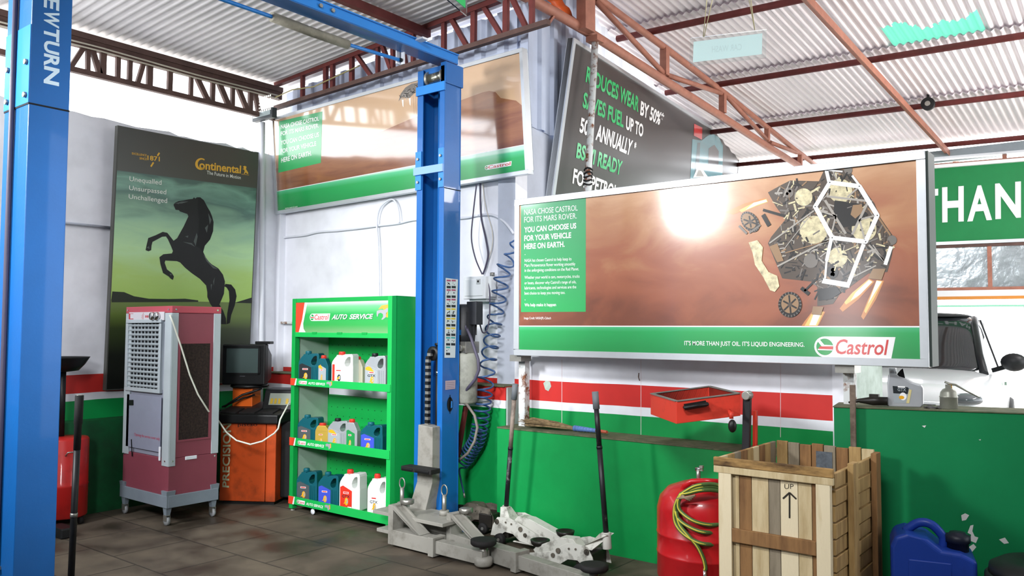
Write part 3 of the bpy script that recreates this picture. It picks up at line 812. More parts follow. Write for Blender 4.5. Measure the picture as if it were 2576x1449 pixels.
for p, q, w, m in [((700, 285), (985, 318), 12, P_STEEL), ((690, 310), (820, 520), 14, P_STEEL), ((955, 330), (860, 525), 14, P_STEEL), ((640, 370), (760, 410), 10, P_STEEL), ((760, 400), (735, 500), 10, P_STEEL), ((910, 430), (1010, 405), 10, P_STEEL), ((905, 430), (940, 560), 10, P_STEEL), ((830, 290), (905, 225), 10, P_STEEL),
                   ((620, 375), (340, 580), 9, P_STEEL), ((600, 400), (430, 620), 5, P_STEEL), ((725, 550), (390, 725), 10, P_STEEL), ((720, 560), (440, 640), 6, P_TAN), ((810, 630), (900, 590), 6, P_GOLD), ((740, 560), (780, 640), 6, P_STEEL),
                   ((965, 590), (1070, 700), 10, P_STEEL), ((990, 590), (1060, 690), 6, P_STEEL), ((850, 800), (1010, 720), 8, P_STEEL), ((1020, 410), (1100, 530), 9, P_TAN), ((640, 800), (560, 880), 12, P_BLACK), ((540, 860), (590, 900), 22, P_BLACK), ((300, 370), (440, 410), 16, P_BLACK), ((300, 400), (340, 470), 26, P_BLACK), ((470, 190), (430, 290), 7, P_STEEL)]:
    zl_(p, q, w, m, .0048)
hexp = [(720, 198), (905, 222), (1018, 405), (945, 570), (735, 545), (628, 350)]
for i in range(6):
    zl_(hexp[i], hexp[(i + 1) % 6], 25, P_WHITE, .0054)
    zc(hexp[i][0], hexp[i][1], 14, P_WHITE, .0055); zc(hexp[i][0], hexp[i][1], 4, P_BLACK, .0058)
for p, q, w in [((716, 198), (695, 108), 20), ((730, 548), (700, 690), 20), ((700, 690), (690, 800), 12), ((933, 585), (835, 840), 22), ((1105, 600), (1068, 715), 20), ((860, 155), (905, 215), 12), ((700, 120), (800, 130), 8)]:
    zl_(p, q, w, P_WHITE, .0056)
b.flat(zp([(680, 800), (850, 828), (842, 860), (668, 830)]), P_WHITE, pan.M, .0058)
b.flat(zp([(340, 600), (390, 580), (430, 690), (390, 700)]), P_TAN, pan.M, .0058)
for k in range(4): zl_((395 + k * 9, 590 + k * 24), (430 + k * 5, 585 + k * 24), 7, P_STEEL, .006)
b.flat(zp([(640, 870), (760, 850), (790, 890), (730, 930), (650, 940)]), P_BLACK, pan.M, .0058)
b.flat(zp([(615, 975), (680, 980), (665, 1030), (605, 1025)]), P_TAN, pan.M, .006)
b.flat(zp([(990, 740), (1070, 740), (1045, 810), (960, 800)]), P_TAN, pan.M, .006)
b.flat(zp([(210, 575), (265, 560), (300, 605), (292, 690), (335, 760), (390, 785), (403, 850), (375, 885), (345, 875), (300, 790), (250, 715), (235, 640)]), P_GOLD, pan.M, .0058)
for (cx, cy, rx, ry, rot) in [(220, 445, 72, 50, 0.9), (470, 965, 74, 80, 0)]:
    zc(cx, cy, rx, P_BLACK, .0058, ry, rot)
    zc(cx - (8 if cx < 300 else 0), cy - 5, rx * 0.74, P_TAN, .006, ry * 0.74, rot)
    for k in range(6):
        w = k * pi / 3 + 0.4
        zl_((cx, cy), (cx + rx * 0.74 * cos(w) * (0.85), cy + ry * 0.74 * sin(w)), 10, P_BLACK, .0062)
    zc(cx, cy, 14, P_DARK, .0064)
    for k in range(22):
        w = k * 2 * pi / 22
        x0, y0 = rx * .82 * cos(w), ry * .82 * sin(w); x1, y1 = rx * cos(w), ry * sin(w)
        R = lambda x, y: (cx + x * cos(rot) - y * sin(rot), cy + x * sin(rot) + y * cos(rot))
        zl_(R(x0, y0), R(x1, y1), 5, P_GREY, .0064)
zl_((150, 470), (200, 520), 14, P_GREY, .0065); zl_((215, 515), (285, 465), 12, P_GREY, .0065)
pp.join(b)
pp.build('printed_panel', t)
b = MB(); b.bb((pan.O.x + W - 0.004, 4.962, 1.35), (pan.O.x + W + 0.012, 5.13, 2.55), mat('dark_board_edge', '#3c4743', 0.6)); b.build('side_return', t)
for x in (-3.87, -1.43):
    b = MB(); b.bb((x - 0.03, 5.06, 0.797), (x + 0.03, 5.12, 1.36), RUST)
    b.bb((x - 0.05, 4.97, 1.3), (x + 0.06, 5.1, 1.348), STEEL)
    b.build('stand_leg', t)


# ---- billboard high on the back wall
Oc = Vector((-7.13, 5.115, 2.727)); 
t = thing('billboard', 'long oil billboard with a mars landscape, high on the back wall', 'billboard', tuple(Oc))
pan = Panel(Oc, (3.29, 0, 0.047), (0, -0.07, 1.0)); W, H = 3.285, 1.0
frame(pan, W, H, 0.032, 0.06, ALU, 'frame', t)
def cz(x, y): return (680 + x / 2.5875, y / 2.5875)
SKY2 = printmat('print_pale_sky', [(0.0, '#8a5230'), (0.18, '#a5683e'), (0.36, '#c08a5c'), (0.5, '#d6b18a'), (1.0, '#d9b48f')], 0.22, 0.98, 0.04, cior=2.5, crough=0.08)
LAND = printmat('print_desert', [(0.0, '#7d4526'), (0.4, '#a3683e'), (0.6, '#8e5430'), (1.0, '#b57a4c')], 0.2, 0.75, 0.5, (1.2, 1, 9), cior=2.5, crough=0.08)
b = MB(pan.M)
b.bb((0.03, 0.03, -0.055), (W - 0.03, H - 0.03, 0), ALU)
g0 = 0.235
b.flat([(0.032, g0), (W - 0.032, g0), (W - 0.032, H - 0.032), (0.032, H - 0.032)], SKY2, None, 0.0006)
b.flat([(0.032, 0.032), (W - 0.032, 0.032), (W - 0.032, g0), (0.032, g0)], GRN, None, 0.0006)
b.flat([(0.032, g0 - 0.003), (W - 0.032, g0 - 0.003), (W - 0.032, g0 + 0.003), (0.032, g0 + 0.003)], P_WHITE, None, 0.0014)
land = pan.poly([cz(900, 780), cz(1000, 742), cz(1290, 635), cz(1380, 602), cz(1425, 592), cz(1465, 598), cz(1500, 638), cz(1600, 655), cz(1650, 688)])
b.flat([(0.032, g0 + 0.002)] + [(W - 0.032, g0 + 0.002)] + [(W - 0.032, land[-1][1])] + list(reversed(land[:-1])) + [(0.9, 0.5), (0.032, 0.47)], LAND, None, 0.001)
b.flat(pan.poly([cz(52, 1125), cz(330, 1060), cz(340, 725), cz(58, 790)]), GBOX, None, 0.0014)
pp = b
b = MB()
for (s, x0, y0, x1, y1, h) in [('NASA CHOSE CASTROL', 70, 840, 318, 785, 28), ('FOR ITS MARS ROVER.', 70, 885, 318, 830, 28), ('YOU CAN CHOOSE US', 70, 945, 318, 890, 30), ('FOR YOUR VEHICLE', 70, 1000, 300, 948, 30), ('HERE ON EARTH.', 72, 1060, 270, 1012, 32)]:
    pan.tx(b, s, cz(x0, y0), cz(x1, y1), cz(x1, y1 - h), cz(x0, y0 - h), P_WHITE, 0.0024, 0.02)
pan.tx(b, 'www.castrol.com', cz(97, 1362), cz(178, 1349), cz(178, 1338), cz(97, 1350), P_WHITE, 0.0024, 0)
p0, p1 = pan.px(*cz(1398, 1112)), pan.px(*cz(1572, 1045))
oil_logo(b, pan, p0[0], p0[1] + 0.005, p1[0], p1[1] - 0.004, 0.0022)
pp.join(b)
b = MB(); random.seed(5)
b.flat(pan.poly([cz(*p) for p in [(835, 660), (850, 610), (880, 570), (920, 545), (985, 530), (985, 600), (940, 605), (905, 640), (860, 630)]]), P_GREY, pan.M, 0.0016)
for k in range(60):
    u = random.random(); x = 845 + 140 * u; y = 650 - 95 * u ** 0.7 + random.uniform(-22, 26); w = random.uniform(0, pi); L = random.uniform(4, 14)
    line(b, pan, cz(x - L * cos(w), y - L * sin(w)), cz(x + L * cos(w), y + L * sin(w)), random.uniform(.002, .008), random.choice([P_BLACK, P_DARK, P_STEEL, P_BLACK]), 0.0018 + k * 1e-5)
for x, y in ((862, 650), (908, 640), (968, 610)):
    b.flat(pan.poly([cz(x - 5, y), cz(x + 7, y - 2), cz(x + 6, y + 48), cz(x, y + 40)]), P_HOT, pan.M, 0.0026)
for x in (930, 944, 955):
    line(b, pan, cz(x, 610), cz(x + 8, 745), 0.0015, P_DARK, 0.0026)
pp.join(b)

pp.build('printed_panel', t)
# ---- black oil poster on the gable
t0 = Vector((-4.05, BY, 0))
def gpl(px_, py_, off):
    return onP(px_, py_, t0 + A10 * off, A10)
TL, TR_, BL = gpl(1441, 95, 0.2), gpl(1862, 366, 0.2), gpl(1387, 490, 0.06)
uu = (TR_ - TL).normalized(); dn = (BL - TL); 
nn = uu.cross(-dn).normalized()
vv = nn.cross(uu)
L_ = (TR_ - TL).length; Hh = 1.55
Ob = TL - vv * Hh
t = thing('billboard', 'black oil poster with green and white slogan leaning off the gable wall', 'billboard', tuple(Ob))
pan = Panel(Ob, uu, vv)
edge = pan.px(1387, 490)
def kz(x, y): return (1280 + x / 2.786, y / 2.786)
sh = (pan.px(1441, 95)[0] - edge[0]) / (pan.px(1441, 95)[1] - edge[1])
BLK = printmat('print_black_poster', [(0.0, '#2a2522'), (0.5, '#362f2c'), (1.0, '#3a3330')], 0, 1.5, 0.1, crough=0.2, coat=0.35, cior=1.5)
b = MB(pan.M)
b.prism([(-sh * Hh, 0), (L_ - sh * 0, 0), (L_, Hh), (0, Hh)], -0.05, 0, BLK)
pp = b
b = MB(pan.M)
fw = 0.05
b.prism([(-sh * Hh - 0.0, 0), (-sh * Hh + fw, 0), (fw, Hh), (0, Hh)], -0.055, 0.014, ALU)
b.prism([(0, Hh - 0.035), (L_, Hh - 0.035), (L_, Hh), (0, Hh)], -0.055, 0.012, ALU)
b.prism([(L_ - 0.03, 0), (L_, 0), (L_, Hh), (L_ - 0.03, Hh)], -0.055, 0.004, P_BLACK)
b.prism([(-sh * Hh, 0), (L_, 0), (L_, 0.04), (-sh * Hh, 0.04)], -0.055, 0.012, ALU)
b.build('frame', t)
P_LIME = gloss('print_bright_green', '#19b866')
b = MB()
for (s, bl, br, tr, tl, m) in [('REDUCES WEAR', (535, 574), (905, 787), (914, 682), (549, 463), P_LIME), ('BY 50%*', (918, 806), (1072, 888), (1090, 796), (926, 700), P_WHITE), ('SAVES FUEL', (513, 752), (800, 897), (806, 792), (526, 642), P_LIME), ('UP TO', (817, 906), (937, 964), (944, 874), (823, 809), P_WHITE),
                               ('50L', (492, 926), (580, 970), (592, 862), (505, 820), P_WHITE), ('ANNUALLY', (604, 980), (848, 1093), (870, 986), (622, 868), P_WHITE), ('#', (876, 1036), (890, 1042), (893, 1000), (879, 994), P_WHITE), ('BS-VI READY', (468, 1106), (782, 1232), (798, 1130), (481, 998), P_LIME), ('FOR PETROL', (443, 1286), (748, 1400), (764, 1302), (455, 1178), P_WHITE)]:
    pan.tx(b, s, kz(*bl), kz(*br), kz(*tr), kz(*tl), m, 0.003, 0.032)
pp.join(b)
P_TEAL = gloss('print_teal', '#2f7f8a'); P_TEAL2 = gloss('print_dark_teal', '#1f4a52')
b = MB()
b.flat(pan.poly([kz(*p) for p in [(1270, 1260), (1285, 975), (1350, 985), (1380, 960), (1420, 935), (1470, 960), (1500, 1020), (1495, 1260)]]), P_TEAL, pan.M, 0.002)
b.flat(pan.poly([kz(*p) for p in [(1395, 1170), (1400, 1040), (1440, 1015), (1470, 1060), (1468, 1180)]]), P_BLACK, pan.M, 0.003)
b.flat(pan.poly([kz(*p) for p in [(1300, 1230), (1320, 1000), (1340, 1000), (1330, 1230)]]), P_TEAL2, pan.M, 0.003)
b.flat(pan.poly([kz(*p) for p in [(1295, 950), (1297, 866), (1355, 895), (1352, 980)]]), P_RED, pan.M, 0.003)
b.flat(pan.poly([kz(*p) for p in [(1290, 1245), (1330, 1150), (1395, 1240)]]), P_WHITE, pan.M, 0.0034)
b.flat(pan.poly([kz(*p) for p in [(1310, 1235), (1333, 1175), (1365, 1235)]]), P_STEEL, pan.M, 0.0038)
pp.join(b)

pp.build('printed_panel', t)
# ---- green sign under the eaves
Os = CAM + ray(2348.5, 423) * 11.0
t = thing('signboard', 'green shop sign with big white letters beyond the pale roof', 'sign', tuple(Os - A10 * 1.6 + Vector((0, 0, -1.015))))
pan = Panel(Os - A10 * 1.6 + Vector((0, 0, -1.015)), A10, (0, 0, 1))
SG = mat('sign_green', '#0f7d42', 0.45, var=0.06)
b = MB(pan.M); b.bb((0, 0, -0.12), (7, 1.015, 0), SG); pp = b
b = MB(pan.M); b.bb((-0.03, -0.03, -0.13), (7.03, 0.012, 0.03), ALU); b.bb((-0.03, 1.005, -0.13), (7.03, 1.05, 0.05), mat('white_trim', '#e8eaea', 0.5)); b.build('frame', t)
def sz(x, y): return (2080 + x / 2.163, 380 + y / 2.163)
b = MB()
for s, bl, br, tr, tl in [('T', (488, 396), (606, 392), (606, 205), (488, 214)), ('H', (628, 389), (745, 383), (745, 190), (627, 198)), ('A', (764, 384), (899, 375), (899, 182), (764, 192)), ('N', (917, 371), (1056, 362), (1056, 165), (915, 178))]:
    pan.tx(b, s, sz(*bl), sz(*br), sz(*tr), sz(*tl), TXT_WHITE, 0.006, 0.03)
pp.join(b); pp.build('sign_face', t)
b = MB()
for k in range(7):
    x = 0.4 + k * 1.0
    b.bb((x, 1.05, -0.08), (x + 0.05, 1.13, -0.03), REDOX)
b.bb((0, 1.05, -0.05), (7, 1.07, 0.02), REDOX); b.bb((0, 1.12, -0.06), (7, 1.15, 0.06), ALU)
for v in b.v: pass
b.v = [pan.M @ v for v in b.v]
b.build('top_rail', t)
# glazed screen below the sign
t = thing('glazed_screen', 'foil-covered glazed strip in red steel frame below the green sign', 'window', tuple(pan.O + Vector((0, 0, -0.72))))
pn2 = Panel(pan.O + Vector((0, 0, -0.74)), A10, (0, 0, 1))
FOIL = mat('crinkled_foil_film', '#ccd6da', 0.22, metal=0.75, var=0.25, scale=3, bump=1.0, bscale=6)
for k in range(5):
    x = 0.0 + k * 1.4 + 0.6 * (k > 0) - 0.6
    b = MB(pn2.M); b.bb((max(0, x) + 0.02, 0.13, -0.03), (x + 1.4, 0.68, -0.02), FOIL); b.build('pane', t)
b = MB(pn2.M)
b.bb((0, 0.1, -0.05), (7, 0.14, 0), REDOX); b.bb((0, 0.67, -0.05), (7, 0.71, 0), BROWN_STEEL)
for x in (0.78, 2.2, 3.6, 5.0, 6.4): b.bb((x, 0.14, -0.05), (x + 0.05, 0.68, 0), REDOX)
b.build('frame', t)
b = MB(pn2.M); b.bb((0, 0.02, -0.05), (7, 0.1, 0.02), mat('white_trim', '#e8eaea', 0.5)); b.bb((0, -0.02, -0.05), (7, 0.02, 0.03), mat('orange_strip', '#d28a3c', 0.5)); b.build('bottom_rail', t)
Of = pan.O - pan.n * 2.6; y0_, y1_ = onP(2450, 772, Of, pan.n).z, onP(2450, 767, Of, pan.n).z
b = MB(); b.hexa([Of + A10 * k + Vector((0, 0, z - Of.z)) + B10 * e for z in (y0_, y1_) for k, e in ((-1, 0), (9, 0), (9, 0.1), (-1, 0.1))], mat('pale_green_strip', '#7fae98', 0.6)); fr_ = tag(b.build('rail'), 'thin pale green rail far behind the white car', 'rail')
for k in range(6):
    q = Of + A10 * (k * 1.8 - 0.8) + B10 * 0.05; b = MB(); b.cyl((q.x, q.y, -0.02), (q.x, q.y, y0_), 0.03, ALU, 8); b.build('post', fr_, local=True)
for x in (0.1, 6.9):
    b = MB(pn2.M); b.bb((x - 0.05, -2.06, -0.06), (x + 0.05, 0.1, 0.0), ALU); b.build('upright', t)

# ---- hanging signs
t = thing('hanging_sign', 'clear acrylic car wash sign hanging on wires under the pale roof', 'sign', tuple(CAM + ray(1735, 165) * 6.6))
Oh = CAM + ray(1734.5, 166.5) * 6.6
th = radians(19); uh = Vector((cos(th), sin(th), 0.0))
pan = Panel(Oh, uh, (0, 0, 1))
def hz(x, y): return (1640 + x / 3.293, y / 3.293)
ACR = mat('clear_acrylic', '#f2f8f8', 0.08, trans=1.0, ior=1.12)
b = MB(pan.M); q = pan.poly([hz(310, 548), hz(945, 480), hz(950, 243), hz(320, 315)]); b.prism(q, -0.008, 0.0, ACR); b.build('acrylic_plate', t)
b = MB(pan.M); b.prism(pan.poly([hz(340, 517), hz(910, 450), hz(915, 277), hz(345, 347)]), 0.001, 0.003, translucent('pale_cyan_vinyl', '#e6fbfa', (0.75, 0.95, 0.95), 0.35)); pp = b
b = MB(pan.M); bq = [pan.px(*hz(*p)) for p in ((745, 415), (497, 437), (497, 385), (745, 363))]; text4(b, 'CAR WASH', bq, translucent('faint_lettering', '#e4f5f4', (0.62, 0.8, 0.8), 0.45), None, 0.0036, 0.01); pp.join(b); pp.build('sign_face', t)
for (x0, y0, x1, y1) in ((425, 305, 455, 0), (432, 305, 500, 0), (852, 250, 805, 0), (852, 250, 820, 0)):
    a = onP(1640 + x0 / 3.293, y0 / 3.293, Oh, pan.n); c = onP(1640 + x1 / 3.293, y1 / 3.293, Oh, pan.n); c = a + (c - a) * ((zr(a.x, a.y) - a.z) / (c.z - a.z))
    b = MB(); b.tube([a, c], 0.0035, mat('brass_wire', '#b8b08a', 0.4, metal=0.4), 5); b.build('wire', t)
t = thing('hanging_sign', 'green acrylic sign hanging at the top edge above the lift beam', 'sign', tuple(CAM + ray(1175, 40) * 4.3))
Oh = CAM + ray(1175, 40) * 4.3
ug = Vector((-0.28, 0.96, 0)).normalized()
pan = Panel(Oh, ug, (0, 0, 1))
b = MB(pan.M); b.bb((-0.75, 0, -0.008), (0, 0.3, 0), ACR); b.build('acrylic_plate', t)
b = MB(pan.M); b.bb((-0.72, 0.03, 0.001), (-0.03, 0.27, 0.004), mat('sign_bright_green', '#12b45a', 0.4)); b.build('sign_face', t)
for x in (-0.6, -0.15):
    a = pan.M @ Vector((x, 0.28, 0)); b = MB(); b.tube([a, (a.x, a.y, zr(a.x, a.y) if a.x > -4.05 else 4.2)], 0.0035, MATS['brass_wire'], 5); b.build('wire', t)

# ---- tyre poster with the rearing horse on the left wall
Op = Vector((-7.085, 3.385, 1.005))
t = thing('poster_board', 'tall green tyre poster with a rearing black horse on left wall', 'poster', tuple(Op))
pan = Panel(Op, (0, 1, 0.006), (0.115, 0, 2.28)); W, H = 1.41, 2.285
def cz(x, y): return (250 + x / 2.415, 300 + y / 2.415)
PSKY = printmat('print_green_sky', [(0.0, '#94b84a'), (0.28, '#9dc060'), (0.5, '#a7cf96'), (0.68, '#86b08f'), (0.84, '#476b5f'), (0.93, '#6f9a86'), (1.0, '#3f5f55')], 0.62, 1.92, 0.16, (1, 1.2, 4.5), coat=0.4, crough=0.3, cior=1.5)
PGRD = printmat('print_dark_ground', [(0.0, '#0a0c08'), (0.45, '#11160c'), (0.8, '#33401c'), (1.0, '#5f7430')], 0.0, 0.66, 0.06, (1, 1, 3), coat=0.4, crough=0.3, cior=1.5)
POL = printmat('print_olive_band', [(0.0, '#45473f'), (1.0, '#33352f')], 1.7, 2.3, 0.1, coat=0.4, crough=0.3, cior=1.5)
b = MB(pan.M)
b.bb((0, 0, -0.05), (W, H, 0), mat('poster_edge', '#4b4c48', 0.5))
hv = pan.px(*cz(500, 1105))[1]; bvL = pan.px(*cz(122, 312))[1]; bvR = pan.px(*cz(960, 420))[1]
b.flat([(0.01, hv), (W - 0.01, hv), (W - 0.01, bvR), (0.01, bvL)], PSKY, None, 0.001)
b.flat([(0.01, 0.01), (W - 0.01, 0.01), (W - 0.01, hv), (0.01, hv)], PGRD, None, 0.001)
b.flat([(0.01, bvL), (W - 0.01, bvR), (W - 0.01, H - 0.01), (0.01, H - 0.01)], POL, None, 0.001)
D1 = mat('print_far_hill', '#232b20', 0.4); D2 = mat('print_near_hill', '#1a2018', 0.4)
b.flat(pan.poly([cz(*p) for p in [(72, 1092), (78, 1046), (150, 1050), (210, 1075), (300, 1090), (420, 1092), (520, 1090), (600, 1100), (600, 1110), (74, 1112)]]), D1, None, 0.0014)
b.flat(pan.poly([cz(*p) for p in [(820, 1115), (870, 1100), (925, 1083), (924, 1118)]]), D2, None, 0.0014)
pp = b
HB = mat('print_horse_black', '#10100e', 0.4, var=0.35, scale=5); HG = mat('print_horse_sheen', '#4c5450', 0.4); HM = mat('print_horse_mane', '#070707', 0.5)
b = MB()
def hp(pts, m, z): b.flat(pan.poly([cz(*p) for p in pts]), m, pan.M, z)
hp([(450, 520), (458, 508), (480, 497), (510, 493), (545, 486), (566, 484), (574, 474), (582, 482), (592, 474), (612, 474), (634, 492), (655, 532), (672, 560), (684, 590), (693, 625), (690, 680), (672, 730), (640, 768), (630, 806), (650, 850), (680, 880), (722, 906), (750, 944), (762, 985), (756, 1060), (742, 1095), (728, 1125), (752, 1165), (768, 1210), (770, 1245), (735, 1245), (716, 1200), (700, 1160), (672, 1120), (655, 1080), (655, 1050), (648, 1010), (610, 970), (560, 935), (520, 902), (490, 870), (470, 862), (400, 858), (396, 872), (410, 912), (440, 935), (452, 955), (446, 976), (434, 970), (420, 955), (386, 934), (370, 880), (364, 838), (388, 820), (440, 815), (446, 800), (432, 765), (416, 730), (404, 712), (380, 714), (322, 745), (316, 768), (314, 795), (298, 802), (280, 795), (286, 765), (296, 722), (340, 705), (384, 684), (412, 690), (450, 738), (472, 722), (512, 650), (540, 590), (534, 576), (505, 566), (488, 560), (482, 552), (462, 550)], HB, 0.0022)
hp([(765, 1000), (800, 1004), (824, 1034), (833, 1075), (822, 1130), (800, 1190), (792, 1238), (772, 1245), (776, 1180), (790, 1100), (786, 1045), (772, 1022), (758, 1015)], HM, 0.0024)
hp([(600, 476), (634, 492), (655, 532), (693, 625), (690, 680), (672, 730), (640, 768), (628, 806), (606, 780), (580, 770), (600, 700), (606, 620), (596, 540)], HM, 0.0026)
for pts in ([(520, 712), (540, 706), (536, 720)], [(572, 742), (590, 690), (596, 712), (584, 770)], [(505, 745), (560, 752), (580, 775), (556, 762)], [(690, 985), (700, 960), (694, 1010)], [(675, 1005), (684, 1000), (678, 1040)], [(630, 820), (676, 880), (720, 912), (690, 905), (650, 862)], [(470, 512), (486, 506), (480, 516)], [(640, 660), (660, 640), (652, 690)], [(660, 570), (680, 610), (670, 640)], [(425, 940), (440, 938), (434, 950)], [(286, 780), (300, 770), (304, 788)]):
    hp(pts, HG, 0.003)
hp([(455, 512), (500, 500), (540, 500), (500, 512)], HG, 0.0028)
pp.join(b)
GOLD = mat('print_gold_letter', '#d9a93c', 0.45); PALE_L = mat('print_pale_letter', '#dfe3da', 0.45)
b = MB()
for (s, bl, br, tr, tl, m, bd) in [('EXCELLENCE', (197, 214), (286, 226), (286, 213), (197, 201), GOLD, .01), ('SINCE', (243, 244), (287, 249), (287, 235), (243, 230), GOLD, .01), ('1871', (291, 248), (366, 257), (366, 228), (291, 219), GOLD, .02),
        ('ontinental', (606, 302), (858, 331), (861, 282), (606, 250), GOLD, .025), ('The Future in Motion', (652, 334), (858, 365), (859, 344), (652, 312), PALE_L, .006), ('Unequalled', (181, 384), (376, 408), (377, 370), (183, 346), PALE_L, 0), ('Unsurpassed', (179, 438), (404, 466), (406, 428), (181, 402), PALE_L, 0), ('Unchallenged', (177, 490), (410, 519), (411, 480), (178, 455), PALE_L, 0)]:
    pan.tx(b, s, cz(*bl), cz(*br), cz(*tr), cz(*tl), m, 0.0026, bd)
# the big opening letter, the slash and the small rearing figure of the mark
outer = [cz(*p) for p in ring(617, 272, 36, 36, 30, 0.9, 2 * pi - 0.75)]; inner = [cz(*p) for p in ring(621, 272, 24, 27, 30, 0.9, 2 * pi - 0.75)]
b.flat(pan.poly(outer + list(reversed(inner))), GOLD, pan.M, 0.0026)
for a, c in (((352, 222), (364, 204)), ((312, 288), (328, 262))):
    b.flat(stroke(pan.px(*cz(*a)), pan.px(*cz(*c)), 0.014), GOLD, pan.M, 0.0026)
hps = [(872, 287), (882, 283), (893, 288), (890, 304), (898, 315), (905, 330), (896, 332), (888, 322), (884, 330), (876, 331), (882, 316), (878, 306), (868, 303), (878, 298)]
b.flat(pan.poly([cz(*p) for p in hps]), GOLD, pan.M, 0.0026)
b.flat(stroke(pan.px(*cz(862, 333)), pan.px(*cz(908, 339)), 0.004), GOLD, pan.M, 0.0026)
pp.join(b)
pp.build('printed_panel', t)
# ------------------------------------------------------------------ two-post vehicle lift
BLUE = mat('blue_enamel', '#1560a8', 0.38, var=0.08, scale=3, coat=0.2, bump=0.05, bscale=60)
BLUE_L = mat('blue_enamel_edge', '#2a7fd0', 0.35, var=0.05)
GREY_E = mat('grey_enamel', '#918f87', 0.5, hex2='#6a675f', scale=7, lo=0.5, hi=0.75)
DARKHOLE = mat('dark_slot', '#0d1016', 0.7)
lift = thing('vehicle_lift', 'blue two-post vehicle lift with overhead beam and grey lift arms', 'vehicle lift', (-4.34, 4.6, 0))
X0, X1 = -4.48, -4.19
def post(Yopen, Yback, ztop, name='post'):
    """steel channel, open towards Yopen"""
    s = 1 if Yback > Yopen else -1
    b = MB(); t_ = 0.014
    def bb(xa, ya, za, xb, yb, zb, m=BLUE):
        b.bb((min(xa, xb), min(ya, yb), za), (max(xa, xb), max(ya, yb), zb), m)
    bb(X0, Yback - s * t_, 0, X1, Yback, ztop)
    bb(X0, Yopen, 0, X0 + t_, Yback - s * t_, ztop); bb(X1 - t_, Yopen, 0, X1, Yback - s * t_, ztop)
    bb(X0 + t_, Yopen, 0, X0 + 0.062, Yopen + s * t_, ztop); bb(X1 - 0.052, Yopen, 0, X1 - t_, Yopen + s * t_, ztop)
    bb(X0 + 0.1, Yback - s * 0.06, 0, X0 + 0.13, Yback - s * t_, ztop); bb(X1 - 0.13, Yback - s * 0.06, 0, X1 - 0.1, Yback - s * t_, ztop)
    return b.build(name, lift, bevel=0.004)
pr = post(4.5, 4.69, 3.56); pl = post(1.785, 1.6, 3.56)
# base plates with gussets
for (ya, yb) in ((4.46, 4.73), (1.47, 1.83)):
    b = MB(); b.bb((X0 - 0.06, ya, 0), (X1 + 0.06, yb, 0.02), BLUE); b.build('base_plate', lift, bevel=0.003)
b = MB(); b.prism([(4.69, 0.02), (4.73, 0.02), (4.69, 0.2)], X1 - 0.03, X1 - 0.016, BLUE, Matrix(((0, 0, 1, 0), (1, 0, 0, 0), (0, 1, 0, 0), (0, 0, 0, 1)))); b.build('gusset', lift)
# splice plates, straps and bolts of the far post
def bolt(b, c, d, r=0.011):
    b.cyl(c, Vector(c) + Vector(d) * 0.013, r, STEEL, 6)
for xa, xb in ((X0 - 0.004, X0 + 0.058), (X1 - 0.05, X1 + 0.002)):
    b = MB(); b.bb((xa, 4.489, 2.62), (xb, 4.5, 2.92), BLUE_L); sp_ = b.build('splice_plate', lift)
    b = MB()
    for z in (2.68, 2.86): bolt(b, ((xa + xb) / 2, 4.489, z), (0, -1, 0))
    b.build('bolt', sp_)
b = MB(); b.bb((X0 - 0.012, 4.474, 2.735), (X1 + 0.006, 4.489, 2.795), mat('pale_blue_strap', '#7fa6dd', 0.4)); b.build('strap', lift, bevel=0.002)
b = MB(); b.bb((X0 - 0.002, 4.484, 3.36), (X1 + 0.01, 4.5, 3.43), BLUE_L); b.build('strap', lift, bevel=0.002)
b = MB(); b.bb((X1, 4.5, 2.612), (X1 + 0.002, 4.69, 2.618), DARKHOLE); b.build('seam', pr)
b = MB(); b.bb((X0 + 0.03, 4.52, 3.45), (X1 + 0.01, 4.69, 3.57), BLUE); b.bb((X1 - 0.045, 4.5, 3.42), (X1 + 0.012, 4.7, 3.585), BLUE); b.build('post_cap', lift, bevel=0.004)
b = MB(); b.cyl((X0 + 0.1, 4.545, 3.49), (X1 - 0.05, 4.545, 3.49), 0.045, mat('brushed_roller', '#a8a89a', 0.25, metal=0.9), 20); b.cyl((X0 + 0.08, 4.545, 3.49), (X0 + 0.1, 4.545, 3.49), 0.06, STEEL, 20); b.cyl((X1 - 0.05, 4.545, 3.49), (X1 - 0.035, 4.545, 3.49), 0.06, STEEL, 20)
b.build('pulley_roller', lift)
# seams and bolts of the near post (seen from its back)
b = MB(); b.bb((X0, 1.597, 2.612), (X1 + 0.002, 1.6, 2.62), DARKHOLE); b.bb((X1, 1.6, 2.612), (X1 + 0.002, 1.785, 2.62), DARKHOLE)
b.bb((X0, 1.596, 2.62), (X1 + 0.001, 1.6, 3.0), BLUE_L); b.build('splice_plate', lift)
for x in (X0 + 0.045, X1 - 0.03):
    for z in (2.66, 2.82):
        b = MB(); bolt(b, (x, 1.597, z), (0, -1, 0), 0.014); b.build('bolt', lift)
b = MB(); b.tube([(X0 + 0.13, 1.588, 0.02), (X0 + 0.132, 1.587, 1.2), (X0 + 0.125, 1.587, 2.3), (X0 + 0.13, 1.586, 3.5)], 0.012, CABLE_D, 8); b.build('hydraulic_hose', lift)
b = MB(); b.bb((X0 + 0.105, 1.58, 0.4), (X0 + 0.155, 1.6, 0.415), STEEL); b.build('hose_clip', lift)
